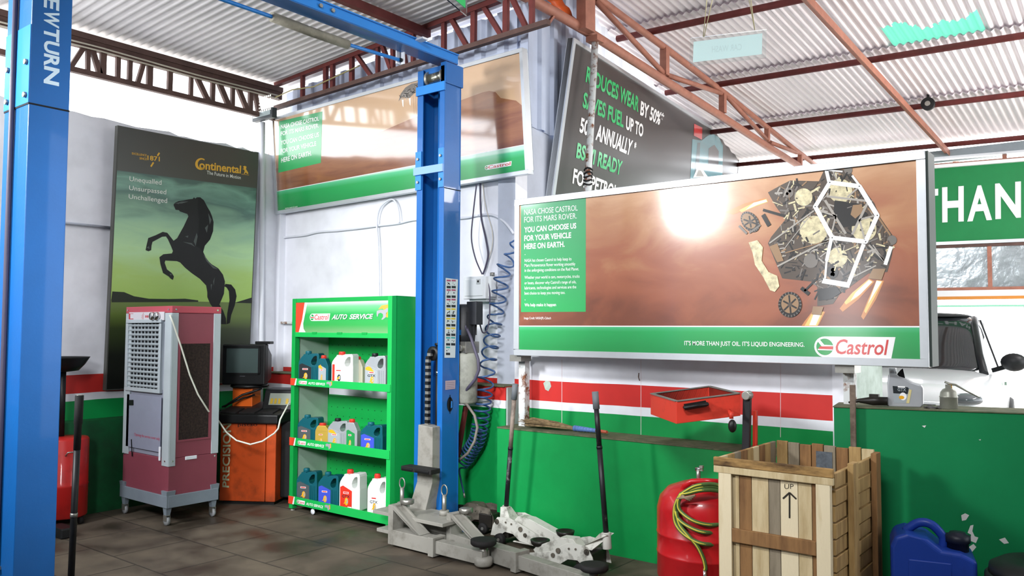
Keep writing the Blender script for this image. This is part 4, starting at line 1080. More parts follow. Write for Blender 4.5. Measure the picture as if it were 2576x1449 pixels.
# maker's name down the near post, read from the side of the bay
pan = Panel((X1, 1.6, 0), (0, 1, 0), (0, 0, 1))
LB = mat('white_post_lettering', '#cfe6f5', 0.45)
NW = {'N': (150, 213, 1), 'R': None}
rows = [('N', 168, 212), ('R', 137, 168), ('U', 103, 134), ('T', 69, 101), ('W', 26, 66), ('E', -9, 22), ('N', -44, -14)]
b = MB()
Mr = pan.M @ Matrix.Rotation(-pi / 2, 4, 'Z')
for ch, y0, y1 in rows:
    a = pan.px(124, y0); c = pan.px(124, y1)
    lu, ru = pan.px(110, (y0 + y1) / 2)[0], pan.px(149, (y0 + y1) / 2)[0]
    # rotated a quarter turn clockwise: local x runs down the post
    vs, fs = glyphs(ch, 0.03)
    b.add([(lu + (ru - lu) * v, a[1] + (c[1] - a[1]) * u, 0.0015) for u, v in vs], fs, LB, False, pan.M)
b.build('lettering', pl)
# overhead beam
b = MB(); b.bb((-4.345, 1.62, 3.6), (-4.2, 4.66, 3.61), BLUE); b.bb((-4.21, 1.62, 3.61), (-4.2, 4.66, 3.675), BLUE_L); b.bb((-4.345, 1.62, 3.61), (-4.335, 4.66, 3.675), BLUE); b.bb((-4.2, 1.62, 3.67), (-4.188, 4.66, 3.68), BLUE_L)
b.build('cross_beam', lift, bevel=0.002)
b = MB()
for y in (3.32, 3.42): b.cyl((-4.2, y, 3.64), (-4.185, y, 3.64), 0.014, STEEL, 6)
b.build('beam_bolt', lift)
# padded shut-off bar with its white switch bracket
zb = 3.54
pA, pM0, pM1, pE = onZ(563, 0, zb), onZ(683, 42, zb), onZ(875, 112, zb), onZ(1012, 153, zb)
xb_ = (pA.x + pE.x) / 2
b = MB(); b.tube([(pA.x, 1.9, zb), pA, pM0, pM1, pE], 0.013, BLUE_L, 10); sb = b.build('shutoff_bar', lift)
b = MB(); b.tube([pM0, (pM0 + pM1) / 2 + Vector((0, 0, -0.005)), pM1], 0.032, mat('dusty_foam_sleeve', '#837f72', 0.9, var=0.3, scale=12, bump=0.4), 12); b.build('foam_sleeve', sb)
b = MB(); e = pE
b.bb((e.x - 0.02, e.y - 0.01, zb - 0.03), (e.x + 0.03, e.y + 0.0, 3.68), PVC); b.bb((e.x - 0.02, e.y - 0.01, 3.66), (e.x + 0.22, e.y + 0.05, 3.675), PVC); b.bb((e.x - 0.02, e.y - 0.05, zb - 0.03), (e.x - 0.01, e.y, 3.68), PVC); b.build('switch_bracket', sb, bevel=0.002)
b = MB(); b.cyl((e.x + 0.005, e.y - 0.012, zb), (e.x + 0.005, e.y - 0.03, zb), 0.014, BLACK, 12); b.build('switch', sb)
# lift cable, chain, hydraulic ram
p0, p1 = onY(1113, 178, 4.56), onY(1083, 930, 4.56)
b = MB(); b.cyl((-4.27, 4.555, 3.47), (-4.3, 4.56, 0.95), 0.006, STEEL, 8); b.build('equaliser_cable', lift)
b = MB()
for k in range(24):
    z = 1.38 - k * 0.024
    x = -4.325
    if z > 1.32: x += (z - 1.32) * 0.5
    b.bb((x - 0.017, 4.47 + 0.004 * (k % 2), z - 0.014), (x + 0.017, 4.5, z + 0.014 - 0.006), mat('chain_steel', '#8d8c86', 0.45, metal=0.6) if k % 2 else BLACK)
b.build('chain', lift)
b = MB(); b.cyl((-4.262, 4.54, 0.3), (-4.262, 4.54, 1.42), 0.026, BLACK, 14); b.cyl((-4.262, 4.54, 1.2), (-4.262, 4.54, 1.23), 0.029, CHROME, 14); b.cyl((-4.262, 4.54, 1.42), (-4.262, 4.54, 1.44), 0.034, BLACK, 14); b.build('hydraulic_ram', lift)
b = MB(); b.lathe([(0.03, -0.014), (0.055, -0.014), (0.055, 0.014), (0.03, 0.014)], BLACK, 24, Matrix.Translation((-4.3, 4.52, 1.36)) @ Matrix.Rotation(pi / 2, 4, 'X')); b.build('chain_wheel', lift)
# stickers and slot on the side of the far post
pan = Panel((X1 + 0.0012, 4.5, 0), (0, 1, 0), (0, 0, 1))
b = MB(); ST = mat('sticker_paper', '#c8d2d6', 0.5); SK = mat('sticker_ink', '#23282e', 0.5); SY = mat('sticker_yellow', '#d3bb3a', 0.5); SR = mat('sticker_red', '#a5496a', 0.5); SC = mat('sticker_teal', '#4aa3a3', 0.5)
b.flat(pan.poly([(1118, 900), (1145, 900), (1152, 703), (1121, 699)]), ST, pan.M, 0)
for r in range(8):
    col = [SR, SR, SR, SY, SY, SY, SC, SC][r]
    for c in range(2):
        x0 = 1123.5 + c * 12.5 - r * 0.25; y0 = 703 + r * 24.0
        if r == 7 and c == 1: continue
        b.flat(pan.poly([(x0, y0 + 4.5), (x0 + 10.5, y0 + 5), (x0 + 10.5, y0 + 1), (x0, y0 + .5)]), col, pan.M, 0.0006)
        b.flat(pan.poly([(x0, y0 + 22), (x0 + 10.5, y0 + 22.5), (x0 + 10.5, y0 + 16.5), (x0, y0 + 16)]), SK, pan.M, 0.0006)
        for q in range(3):
            rr = random.Random(r * 7 + c * 3 + q)
            ax, ay = x0 + rr.uniform(1, 9), y0 + rr.uniform(6, 14); bx_, by_ = x0 + rr.uniform(1, 9), y0 + rr.uniform(6, 14)
            line(b, pan, (ax, ay), (bx_, by_ + .5), 0.005, SK, 0.0006)
b.build('warning_sticker', lift)
b = MB(); b.flat(pan.poly([(1120, 981), (1145, 978), (1146, 956), (1120, 958)]), mat('rating_sticker', '#a99aa6', 0.5), pan.M, 0)
for k in range(4): line(b, pan, (1123, 963 + k * 4.5), (1143, 961.5 + k * 4.5), 0.002, mat('faded_ink', '#6d6070', 0.6), 0.0005)
b.build('rating_sticker', lift)
b = MB(); c = pan.px(1132, 1017)
b.flat(ring(c[0], c[1], 0.032, 0.055), DARKHOLE, pan.M, 0); b.flat([(c[0] - 0.004, c[1] - 0.07), (c[0] + 0.004, c[1] - 0.07), (c[0] + 0.004, c[1] + 0.07), (c[0] - 0.004, c[1] + 0.07)], DARKHOLE, pan.M, 0)
b.flat([(c[0] + 0.008, c[1] - 0.03), (c[0] + 0.026, c[1] - 0.026), (c[0] + 0.026, c[1] + 0.02), (c[0] + 0.01, c[1] + 0.025)], BLUE_L, pan.M, 0.0006); b.build('lock_slot', lift)
# carriage
def yq(pts, y): return [onY(x, yy, y) for x, yy in pts]
f = yq([(1049, 1212), (1087, 1217), (1088, 1075), (1052, 1068)], 4.42)
b = MB(); b.hexa([f[0], f[1], f[1] + Vector((0, .11, 0)), f[0] + Vector((0, .11, 0)), f[3], f[2], f[2] + Vector((0, .11, 0)), f[3] + Vector((0, .11, 0))], GREY_E)
g = yq([(1031, 1292), (1072, 1303), (1087, 1216), (1049, 1211)], 4.42)
b.hexa([g[0] + Vector((0, -.03, 0)), g[1] + Vector((0, -.03, 0)), g[1] + Vector((0, .09, 0)), g[0] + Vector((0, .09, 0)), g[3], g[2], g[2] + Vector((0, .11, 0)), g[3] + Vector((0, .11, 0))], GREY_E)
b.build('carriage', lift, bevel=0.004)
b = MB(); a = onY(1028, 1168, 4.38); c = onY(1103, 1184, 4.38)
b.bb((a.x, 4.3, a.z - 0.035), (c.x, 4.4, a.z + 0.0), RUBBER); b.bb((a.x + 0.01, 4.292, a.z - 0.03), (a.x + 0.12, 4.3, a.z - 0.012), BLACK); b.bb((a.x + 0.15, 4.292, a.z - 0.03), (c.x - 0.02, 4.3, a.z - 0.012), BLACK); b.build('door_guard', lift, bevel=0.004)
b = MB(); b.bb((-4.56, 4.16, 0.19), (-3.86, 4.46, 0.215), GREY_E); b.bb((-4.56, 4.2, 0.05), (-3.86, 4.44, 0.075), GREY_E); b.bb((-4.5, 4.38, 0.075), (-3.95, 4.42, 0.19), GREY_E); b.build('carriage_foot', lift, bevel=0.003)
# the two arms lying parallel to the wall
def arm(A, B, w, h, z0, zt, inner, pad_at, n):
    A, B = Vector(A), Vector(B)
    d = (B - A).normalized(); s = Vector((-d.y, d.x, 0))
    M = Matrix(((d.x, s.x, 0, A.x), (d.y, s.y, 0, A.y), (0, 0, 1, 0), (0, 0, 0, 1)))
    L = (B - A).length
    b = MB(M); b.bb((0, -w / 2, z0), (L, w / 2, z0 + h), GREY_E); b.bb((-0.02, -w / 2 - 0.002, z0), (0.03, w / 2 + 0.002, zt), GREY_E)
    b.bb((L - 0.05, -w / 2 - 0.012, z0 - 0.012), (L, w / 2 + 0.012, z0 + h + 0.01), GREY_E)
    o = b.build('lift_arm', lift, bevel=0.003)
    b = MB(M)
    for y in (-w / 2, w / 2 - 0.012):
        b.prism([(0.03, zt - 0.002), (0.045, zt - 0.002), (0.3, z0 + h), (0.27, z0 + h), (0.03, zt - 0.02)], -y - 0.012, -y, GREY_E, Matrix(((1, 0, 0, 0), (0, 0, -1, 0), (0, 1, 0, 0), (0, 0, 0, 1))))
    b.hexa([(0.0, -w / 2, zt - 0.012), (0.27, -w / 2, z0 + h), (0.27, w / 2, z0 + h), (0.0, w / 2, zt - 0.012), (0.0, -w / 2, zt), (0.3, -w / 2, z0 + h + 0.003), (0.3, w / 2, z0 + h + 0.003), (0.0, w / 2, zt)], GREY_E)
    b.build('gusset', o, bevel=0.002)
    b = MB(M); b.bb((L - 0.06, -w / 2 + 0.012, z0 + 0.008), (L + inner, w / 2 - 0.012, z0 + h - 0.012), GREY_E); ie = b.build('arm_extension', o, bevel=0.003)
    b = MB(M)
    px_ = L + inner - 0.02 if pad_at is None else pad_at
    b.lathe([(0.0, 0), (0.075, 0.0), (0.085, 0.01), (0.085, 0.035), (0.06, 0.036), (0.0, 0.033)], RUBBER, 24, Matrix.Translation((px_, 0, z0 + h + 0.022)))
    b.cyl((px_, 0, z0 + 0.0), (px_, 0, z0 + h + 0.023), 0.028, STEEL, 16); b.lathe([(0.05, 0), (0.06, 0.012), (0.06, 0.05), (0.045, 0.06)], GREY_E, 20, Matrix.Translation((px_, -0.0, z0 - 0.005)))
    b.build('lift_pad', o)
    b = MB(M); b.lathe([(0.05, 0), (0.05, 0.03), (0.035, 0.034)], STEEL, 6, Matrix.Translation((0.06, 0.06, zt))); b.build('pivot_pin', o)
    return o
arm((-4.30, 4.14, 0), (-3.86, 4.13, 0), 0.1, 0.105, 0.02, 0.295, 0.42, None, 0)
arm((-3.90, 4.32, 0), (-3.2, 4.2, 0), 0.1, 0.105, 0.02, 0.26, 0.62, 1.32, 1)
for (x, y) in ((-4.46, 4.36), (-4.03, 4.36)):
    b = MB(); b.cyl((x, y, 0.215), (x, y, 0.36), 0.016, STEEL, 12); b.tube([(x + 0.028 * cos(w), y, 0.39 + 0.04 * sin(w)) for w in [i * pi / 8 for i in range(16)]], 0.005, STEEL, 6, closed=True); b.cyl((x, y, 0.215), (x, y, 0.25), 0.035, GREY_E, 14); b.build('lock_pin', lift)
# power unit on the back of the post
MO = mat('motor_black', '#24262a', 0.5, var=0.3, scale=16); TANK = mat('dirty_grey_tank', '#a9aba0', 0.5, hex2='#6f7168', scale=7, lo=0.45, hi=0.75)
b = MB(); b.lathe([(0.0, 1.74), (0.05, 1.74), (0.085, 1.71), (0.09, 1.5), (0.085, 1.45), (0.0, 1.45)], MO, 22, Matrix.Translation((-4.25, 4.81, 0)))
for k in range(10):
    w = k * pi / 5
    b.box((-4.25 + 0.093 * cos(w), 4.81 + 0.093 * sin(w), 1.59), (0.014, 0.006, 0.18), MO, w)
mo = b.build('motor', lift)
b = MB(); b.bb((-4.2, 4.78, 1.58), (-4.1, 4.86, 1.76), MO); b.build('junction_box', mo, bevel=0.004)
b = MB(); b.bb((-4.33, 4.73, 1.36), (-4.16, 4.89, 1.45), STEEL); b.cyl((-4.2, 4.7, 1.4), (-4.2, 4.78, 1.4), 0.025, STEEL, 12); b.build('pump_block', lift, bevel=0.004)
b = MB(); b.lathe([(0.0, 0.97), (0.085, 0.97), (0.095, 0.985), (0.098, 1.33), (0.09, 1.36), (0.0, 1.36)], TANK, 24, Matrix.Translation((-4.235, 4.81, 0))); b.build('oil_tank', lift)
b = MB(); b.bb((X0 + 0.05, 4.69, 1.1), (X1 - 0.02, 4.79, 1.14), BLUE); b.bb((X0 + 0.05, 4.69, 1.5), (X1 - 0.02, 4.79, 1.54), BLUE); b.build('bracket', lift)
pts = [onY(1148, 770, 4.8), onY(1162, 800, 4.76), onY(1185, 850, 4.76), onY(1203, 905, 4.76), onY(1205, 930, 4.76), onY(1195, 955, 4.76), onY(1170, 985, 4.75), onY(1152, 1000, 4.74)]
b = MB(); b.tube(pts, 0.012, CABLE_D, 8); b.build('hydraulic_hose', lift)
pts = [onY(1152, 1005, 4.74), onY(1175, 1018, 4.76), onY(1194, 1045, 4.78), onY(1201, 1075, 4.78), onY(1194, 1110, 4.78), onY(1177, 1140, 4.76), onY(1152, 1160, 4.74)]
b = MB(); b.tube(pts, 0.011, mat('grey_hose', '#7d766e', 0.6), 8); b.build('drain_hose', lift)
b = MB(); b.bar(onY(1172, 1022, 4.84), onY(1151, 1150, 4.84), 0.03, 0.03, DARKRED, up=(0, 1, 0)); b.build('stay', lift)
# ------------------------------------------------------------------ air cooler
CG = mat('cooler_grey_plastic', '#8f93a3', 0.42, var=0.06, scale=3); CM = mat('cooler_maroon', '#84424f', 0.42, var=0.08, scale=3); CMR = mat('cooler_red_top', '#b04a57', 0.42)
CL = mat('cooler_pale_trim', '#a9b3b8', 0.4, var=0.06); PADM = mat('brown_cooling_pad', '#2a2220', 0.9, hex2='#40332c', scale=60, bump=1.0, bscale=90)
x0, x1, y0, y1, zt = -6.81, -6.09, 3.415, 3.84, 1.72
ac = thing('air_cooler', 'tall grey and maroon air cooler on castors with front louvres', 'air cooler', ((x0 + x1) / 2, (y0 + y1) / 2, 0))
b = MB(); b.bb((x0, y0 + 0.01, 0.52), (x1 - 0.012, y1, zt - 0.055), CG); b.bb((x1 - 0.012, y0 + 0.05, 0.52), (x1, y1 - 0.05, zt - 0.055), CM)
b.build('body', ac, bevel=0.006)
b = MB(); b.bb((x0 - 0.006, y0 - 0.004, zt - 0.055), (x1 + 0.006, y1 + 0.006, zt), CMR); b.build('top_cover', ac, bevel=0.005)
b = MB(); b.bb((x0, y0, 0.2), (x1, y1, 0.52), CM); b.build('water_tank', ac, bevel=0.006)
b = MB()
for xx in (x0, x1 - 0.09): b.bb((xx - 0.004, y0 - 0.006, 0.46 if xx > -6.5 else 0.5), (xx + 0.094, y0 + 0.012, zt - 0.055), CL)
b.bb((x1 - 0.004, y0, 0.46), (x1 + 0.006, y0 + 0.055, zt - 0.055), CL); b.bb((x1 - 0.004, y1 - 0.06, 0.52), (x1 + 0.006, y1 + 0.004, zt - 0.055), CL); b.build('corner_trim', ac, bevel=0.003)
pan = Panel((x0, y0, 0), (1, 0, 0), (0, 0, 1))
fr = lambda pts: pan.poly([(x / 1.934, 700 + y / 1.934) for x, y in pts])
g = fr([(606, 546), (768, 530), (770, 212), (608, 212)])
u0, u1 = 0.06, 0.56
v1 = fr([(690, 218)])[0][1]; v0 = fr([(690, 533)])[0][1]
b = MB(pan.M)
for lo, hi in (((u0 - 0.03, v0 - 0.03), (u1 + 0.03, v0)), ((u0 - 0.03, v1), (u1 + 0.03, v1 + 0.03)), ((u0 - 0.03, v0), (u0, v1)), ((u1, v0), (u1 + 0.03, v1))): b.bb((lo[0], lo[1], -0.01), (hi[0], hi[1], 0.018), CL)
gf = b.build('grille_frame', ac, bevel=0.003)
b = MB(pan.M); b.bb((u0, v0, -0.008), (u1, v1, -0.004), DARKHOLE); b.build('grille_backing', gf)
for k in range(14):
    v = v0 + (k + 0.5) * (v1 - v0) / 14
    b = MB(pan.M); b.box(((u0 + u1) / 2, v, 0.006), (u1 - u0, 0.012, 0.016), CL, Matrix.Rotation(0.5, 4, 'X')); b.build('louvre', gf)
b = MB(pan.M)
for k in range(9):
    u = u0 + (k + 0.5) * (u1 - u0) / 9
    b.bb((u - 0.004, v0, -0.004), (u + 0.004, v1, 0.004), CL)
b.build('vertical_vane', gf)
cp = (fr([(690, 205)])[0][1], fr([(690, 165)])[0][1])
b = MB(pan.M); b.bb((0.06, cp[0], 0), (0.62, cp[1], 0.01), mat('control_panel_white', '#c9c6cc', 0.4)); b.flat(fr([(632, 200), (655, 200), (655, 172), (632, 172)]), mat('logo_red', '#b2393f', 0.5), None, 0.0104)
b.flat(fr([(640, 196), (690, 196), (690, 174), (640, 174)]), MATS['control_panel_white'], None, 0.0106)
text(b, 'TROPICO', (0.17, cp[0] + 0.025, 0.31, cp[1] - 0.028), mat('logo_grey', '#8a8790', 0.5), None, 0.011) if False else None
for k in range(4):
    c = fr([(716 + k * 8, 186)])[0]; b.flat(ring(c[0], c[1], 0.011), MATS['logo_red'], None, 0.0106)
for k in range(3):
    c = fr([(694, 186)])[0]; r = 0.018 + 0.014 * k
    o_ = ring(c[0] - 0.01, c[1], r + 0.004, n=14, a0=-0.8, a1=0.8); i_ = ring(c[0] - 0.01, c[1], r, n=14, a0=-0.8, a1=0.8); b.flat(o_ + list(reversed(i_)), MATS['logo_red'], None, 0.0106)
cpn = b.build('control_panel', ac)
for xx in (755, 776):
    c = fr([(xx, 185)])[0]
    b = MB(pan.M); b.lathe([(0.0, 0.0), (0.03, 0.0), (0.034, 0.006), (0.03, 0.028), (0.0, 0.03)], CHROME, 20, Matrix.Translation((c[0], c[1], 0.01))); b.build('knob', cpn)
b = MB(pan.M); b.bb((0.05, 0.56, 0), (0.6, v0 - 0.06, 0.006), mat('door_grey', '#8a8ea0', 0.4, var=0.06)); dr = b.build('front_door', ac, bevel=0.003)
pan2 = Panel((x0, y0 - 0.0065, 0), (1, 0, 0), (0, 0, 1))
b = MB(); pan2.tx(b, 'Keep the service door close', (336, 1090), (401, 1103), (401, 1098), (336, 1085), MATS['logo_red'], 0.0006, 0.0) if False else None
c0 = pan2.px(338, 1092); c1 = pan2.px(402, 1104)
text4(b, 'Opening the service cover only', [(c0[0], c0[1] - 0.02), (c1[0], c1[1] - 0.02), (c1[0], c1[1] + 0.012), (c0[0], c0[1] + 0.012)], mat('faded_red_print', '#b5405a', 0.6), pan2.M, 0.0006, 0.0)
b.build('lettering', dr)
b = MB(); q = pan2.poly([(325, 1019), (336, 1019), (336, 1006), (325, 1006)]); b.prism(q, 0, 0.006, BLACK, pan2.M); b.build('latch', ac)
b = MB(); q = pan2.px(402, 1143); b.bb((pan2.O.x + q[0] - 0.012, y0 - 0.012, q[1] - 0.05), (pan2.O.x + q[0] + 0.012, y0 - 0.002, q[1] + 0.06), PVC); b.build('water_gauge', ac, bevel=0.003)
b = MB(); q0 = pan2.px(331, 1105); q1 = pan2.px(333, 1148); b.bar(pan2.M @ Vector((q0[0], q0[1], 0.002)), pan2.M @ Vector((q1[0], q1[1], 0.002)), 0.01, 0.004, BLACK, up=(0, 1, 0)); b.build('seam', ac)
# cooling pad on the side
pan3 = Panel((x1, y0, 0), (0, 1, 0), (0, 0, 1))
sp3 = lambda pts: pan3.poly([(x / 1.934, 700 + y / 1.934) for x, y in pts])
b = MB(pan3.M); b.bb((0.075, 0.66, 0), (0.335, 1.42, 0.004), PADM)
for lo, hi in (((0.06, 0.645), (0.35, 0.66)), ((0.06, 1.42), (0.35, 1.435)), ((0.06, 0.66), (0.075, 1.42)), ((0.335, 0.66), (0.35, 1.42))): b.bb((lo[0], lo[1], 0), (hi[0], hi[1], 0.008), CM)
for k in range(26): b.bb((0.078 + k * 0.01, 0.66, 0.004), (0.081 + k * 0.01, 1.42, 0.007), PADM)
b.build('cooling_pad', ac)
b = MB(pan3.M); c = pan3.px(480, 1151); b.bb((c[0] - 0.05, c[1] - 0.014, 0), (c[0] + 0.05, c[1] + 0.014, 0.006), PVC); b.build('maker_plate', ac, bevel=0.004)
b = MB()
for (xx, yy) in ((x0 + 0.03, y0), (x1, y0 + 0.03), (x1 - 0.04, y0), (x1, y1 - 0.03)):
    for z in (zt - 0.028, 0.5):
        d = Vector((1, 0, 0)) if xx == x1 else Vector((0, -1, 0))
        b.cyl((xx + (0.006 if xx == x1 else 0), yy - (0.006 if yy == y0 else 0), z), Vector((xx, yy, z)) + d * 0.01, 0.007, CHROME, 8)
b.build('screw', ac)
# steel stand and castors
b = MB(); ST_ = mat('stand_grey', '#7d8892', 0.45, var=0.1)
b.bb((x0 - 0.012, y0 - 0.014, 0.14), (x1 + 0.012, y0, 0.235), ST_); b.bb((x1, y0, 0.14), (x1 + 0.014, y1 + 0.01, 0.235), ST_); b.bb((x0 - 0.014, y0, 0.14), (x0, y1 + 0.01, 0.235), ST_); b.bb((x0, y1, 0.14), (x1, y1 + 0.012, 0.235), ST_); b.bb((x0, y0, 0.18), (x1, y1, 0.2), ST_)
b.build('stand', ac, bevel=0.003)
for (cx, cy, sx, sy) in ((x0, y0, 1, 1), (x1, y0, -1, 1), (x1, y1, -1, -1), (x0, y1, 1, -1)):
    b = MB(); b.hexa([(cx + sx * 0.012, cy + sy * 0.0, 0.075), (cx + sx * 0.05, cy, 0.075), (cx + sx * 0.05, cy + sy * 0.03, 0.075), (cx + sx * 0.012, cy + sy * 0.03, 0.075), (cx - sx * 0.016, cy - sy * 0.016, 0.27), (cx + sx * 0.07, cy - sy * 0.016, 0.27), (cx + sx * 0.07, cy + sy * 0.06, 0.27), (cx - sx * 0.016, cy + sy * 0.06, 0.27)], ST_)
    lg = b.build('leg', ac)
    b = MB(); px_, py_ = cx + sx * 0.03, cy + sy * 0.015
    b.lathe([(0.014, -0.012), (0.034, -0.012), (0.036, 0), (0.034, 0.012), (0.014, 0.012)], mat('castor_grey', '#8d9092', 0.5), 18, Matrix.Translation((px_, py_, 0.036)) @ Matrix.Rotation(pi / 2, 4, 'X'))
    b.bb((px_ - 0.022, py_ - 0.018, 0.036), (px_ + 0.022, py_ - 0.014, 0.08), STEEL); b.bb((px_ - 0.022, py_ + 0.014, 0.036), (px_ + 0.022, py_ + 0.018, 0.08), STEEL); b.bb((px_ - 0.022, py_ - 0.018, 0.076), (px_ + 0.022, py_ + 0.018, 0.082), STEEL)
    b.build('castor', lg)
# its mains cord, hanging to the right
pc = [pan3.M @ Vector((*sp3([p])[0], 0.01)) for p in [(823, 178), (838, 215), (880, 340), (920, 470), (960, 565), (1010, 645)]]
pc += [onY(x, y, yv) for x, y, yv in [(545, 1052, 3.88), (570, 1088, 3.95), (595, 1108, 3.98), (630, 1118, 4.0), (660, 1110, 4.05), (690, 1090, 4.15), (700, 1078, 4.18), (705, 1055, 4.2), (727, 1014, 4.3)]]
b = MB(); b.tube(pc, 0.007, mat('cream_cord', '#cfd0c4', 0.5), 8); b.build('mains_cord', ac)

# ------------------------------------------------------------------ orange service machine with television
ORG = mat('orange_enamel', '#b8481a', 0.4, hex2='#5d2a12', scale=5, lo=0.52, hi=0.8); ORB = mat('bright_orange_enamel', '#e0641c', 0.4)

MO_ = Vector((-6.505, 4.129, 0)); MU = Vector((0.85, 0.527, 0)).normalized(); MW = Vector((-MU.y, MU.x, 0))
MM = Matrix(((MU.x, MW.x, 0, MO_.x), (MU.y, MW.y, 0, MO_.y), (0, 0, 1, 0), (0, 0, 0, 1)))
mc = thing('service_machine', 'orange wheel service machine with black keypad top beside the air cooler', 'machine', tuple(MO_ + MU * 0.25 + MW * 0.22))
b = MB(MM); b.bb((0, 0, 0.03), (0.415, 0.42, 0.71), ORG); b.bb((0.42, 0, 0.03), (0.51, 0.42, 0.71), ORG); b.build('cabinet', mc, bevel=0.006)
b = MB(MM); b.bb((0.02, 0.03, 0), (0.49, 0.4, 0.03), BLACK); b.build('plinth', mc)
b = MB(MM); b.bb((0.512, 0.1, 0.05), (0.62, 0.42, 0.72), BLACK); b.build('shaded_side', mc, bevel=0.01)  # black block standing in for the machine's shaded side
pan = Panel(MO_, MU, (0, 0, 1))
pz = lambda x, y: (520 + x / 3.2917, 850 + y / 3.2917)
vs, fs = glyphs('PRECISION', 0.02)
bl, br, tr, tl = [pan.px(*pz(*p)) for p in ((130, 1235), (185, 1240), (205, 705), (135, 712))]
b = MB(); STN = mat('stencil_white', '#c3c8a4', 0.6)
ou = []
for a, c in vs:  # reads upwards: along = up the cabinet, letter tops to the left
    p = Vector(bl) * (1 - a) + Vector(tl) * a; q = Vector(br) * (1 - a) + Vector(tr) * a
    w = q * (1 - c) + p * c
    ou.append((w.x, w.y, 0.002))
b.add(ou, fs, STN, False, pan.M)
q = [pan.px(*pz(*p)) for p in ((258, 740), (420, 738), (420, 705), (258, 708))]
b.build('stencil_lettering', mc); b = MB()
text4(b, 'pistao', q, mat('black_marker', '#2a1710', 0.7), pan.M, 0.002, 0.01)
b.build('marker_scribble', mc)
b = MB(MM); b.hexa([(-0.05, -0.05, 0.71), (0.54, -0.05, 0.71), (0.66, 0.46, 0.71), (-0.05, 0.46, 0.71), (-0.05, -0.05, 0.79), (0.54, -0.05, 0.79), (0.66, 0.46, 0.86), (-0.05, 0.46, 0.86)], BLACK)
tt = b.build('weight_tray', mc, bevel=0.012)
for k in range(3):
    b = MB(MM); b.box((0.07 + k * 0.17, 0.08, 0.81), (0.14, 0.18, 0.014), RUBBER, Matrix.Rotation(0.13, 4, 'X')); b.build('tray_pocket', tt)
b = MB(MM); b.hexa([(0.3, 0.16, 0.8), (0.66, 0.16, 0.8), (0.66, 0.4, 0.84), (0.3, 0.4, 0.84), (0.3, 0.24, 0.99), (0.66, 0.24, 0.99), (0.66, 0.4, 1.0), (0.3, 0.4, 1.0)], BLACK); kp = b.build('keypad_housing', mc, bevel=0.012)
kO = MM @ Vector((0.33, 0.154, 0.8)); Pk = Panel(kO, MU, MW * 0.08 + Vector((0, 0, 0.19))); b = MB(Pk.M); b.bb((0.03, 0.06, 0.0), (0.235, 0.17, 0.004), mat('keypad_grey', '#8d9488', 0.5))
for k in range(5):
    if k != 3: b.bb((0.045 + k * 0.036, 0.07, 0.004), (0.068 + k * 0.036, 0.12, 0.007), mat('keypad_yellow', '#b8982c', 0.5))
b.build('keypad', kp)
b = MB(MM); b.bb((-0.02, 0.26, 0.8), (0.17, 0.45, 1.0), ORB); b.build('head_housing', mc, bevel=0.006)
b = MB(MM); b.lathe([(0.0, 0), (0.16, 0.0), (0.175, 0.012), (0.16, 0.03), (0, 0.03)], BLACK, 28, Matrix.Translation((0.1, 0.36, 1.0))); b.build('swivel', mc)
b = MB(MM); b.tube([(-0.02, 0.1, 0.84), (0.1, 0.2, 0.94), (0.22, 0.24, 0.98), (0.26, 0.26, 1.0)], 0.01, BLACK, 8); b.build('calliper_arm', mc)
b = MB(MM); b.tube([(-0.03, 0.08, 0.84), (0.08, 0.2, 0.9), (0.2, 0.25, 0.94)], 0.008, BLACK, 8); b.build('calliper_arm', mc)
b = MB(MM); b.bb((0.53, 0.2, 0.1), (0.75, 0.22, 0.125), STEEL); b.build('foot_rail', mc)
# television
tvc = MM @ Vector((0.1, 0.36, 1.03))
TR0 = Matrix.Translation(Vector((-6.655, 4.41, 0))) @ Matrix.Rotation(radians(30), 4, 'Z')
TR0 = Matrix.Translation(Vector((tvc.x, tvc.y, 1.03))) @ Matrix.Rotation(radians(34), 4, 'Z')
tv = thing('television', 'small black tube television on the orange machine', 'television', tuple(TR0.translation))
b = MB(TR0); b.bb((-0.2, -0.16, 0.0), (0.2, -0.07, 0.37), BLACK); b.hexa([(-0.19, -0.07, 0.01), (0.19, -0.07, 0.01), (0.13, 0.2, 0.04), (-0.13, 0.2, 0.04), (-0.19, -0.07, 0.36), (0.19, -0.07, 0.36), (0.13, 0.2, 0.27), (-0.13, 0.2, 0.27)], BLACK); b.build('casing', tv, bevel=0.012)
b = MB(TR0)
n = 10; vs = []; fs = []
for i in range(n + 1):
    for j in range(n + 1):
        u, v = i / n * 2 - 1, j / n * 2 - 1
        vs.append((u * 0.15 - 0.01, -0.163 - 0.018 * (1 - u * u) * (1 - v * v), 0.222 + v * 0.112))
for i in range(n):
    for j in range(n): fs.append((i * (n + 1) + j, (i + 1) * (n + 1) + j, (i + 1) * (n + 1) + j + 1, i * (n + 1) + j + 1))
b.add(vs, fs, mat('crt_glass', '#4d5c5a', 0.12, spec=0.6), True); b.build('screen', tv)
b = MB(TR0)
for lo, hi in (((-0.18, 0.334), (0.16, 0.35)), ((-0.18, 0.095), (0.16, 0.11)), ((-0.18, 0.095), (-0.16, 0.35)), ((0.14, 0.095), (0.16, 0.35))): b.bb((lo[0], -0.172, lo[1]), (hi[0], -0.16, hi[1]), BLACK)
b.build('bezel', tv, bevel=0.003)
b = MB(TR0); b.bb((-0.03, -0.166, 0.075), (0.02, -0.16, 0.083), CHROME); b.build('badge', tv)
b = MB(TR0); b.bb((0.08, -0.1, 0.37), (0.22, 0.0, 0.395), BLACK); b.build('set_top_receiver', tv, bevel=0.004)

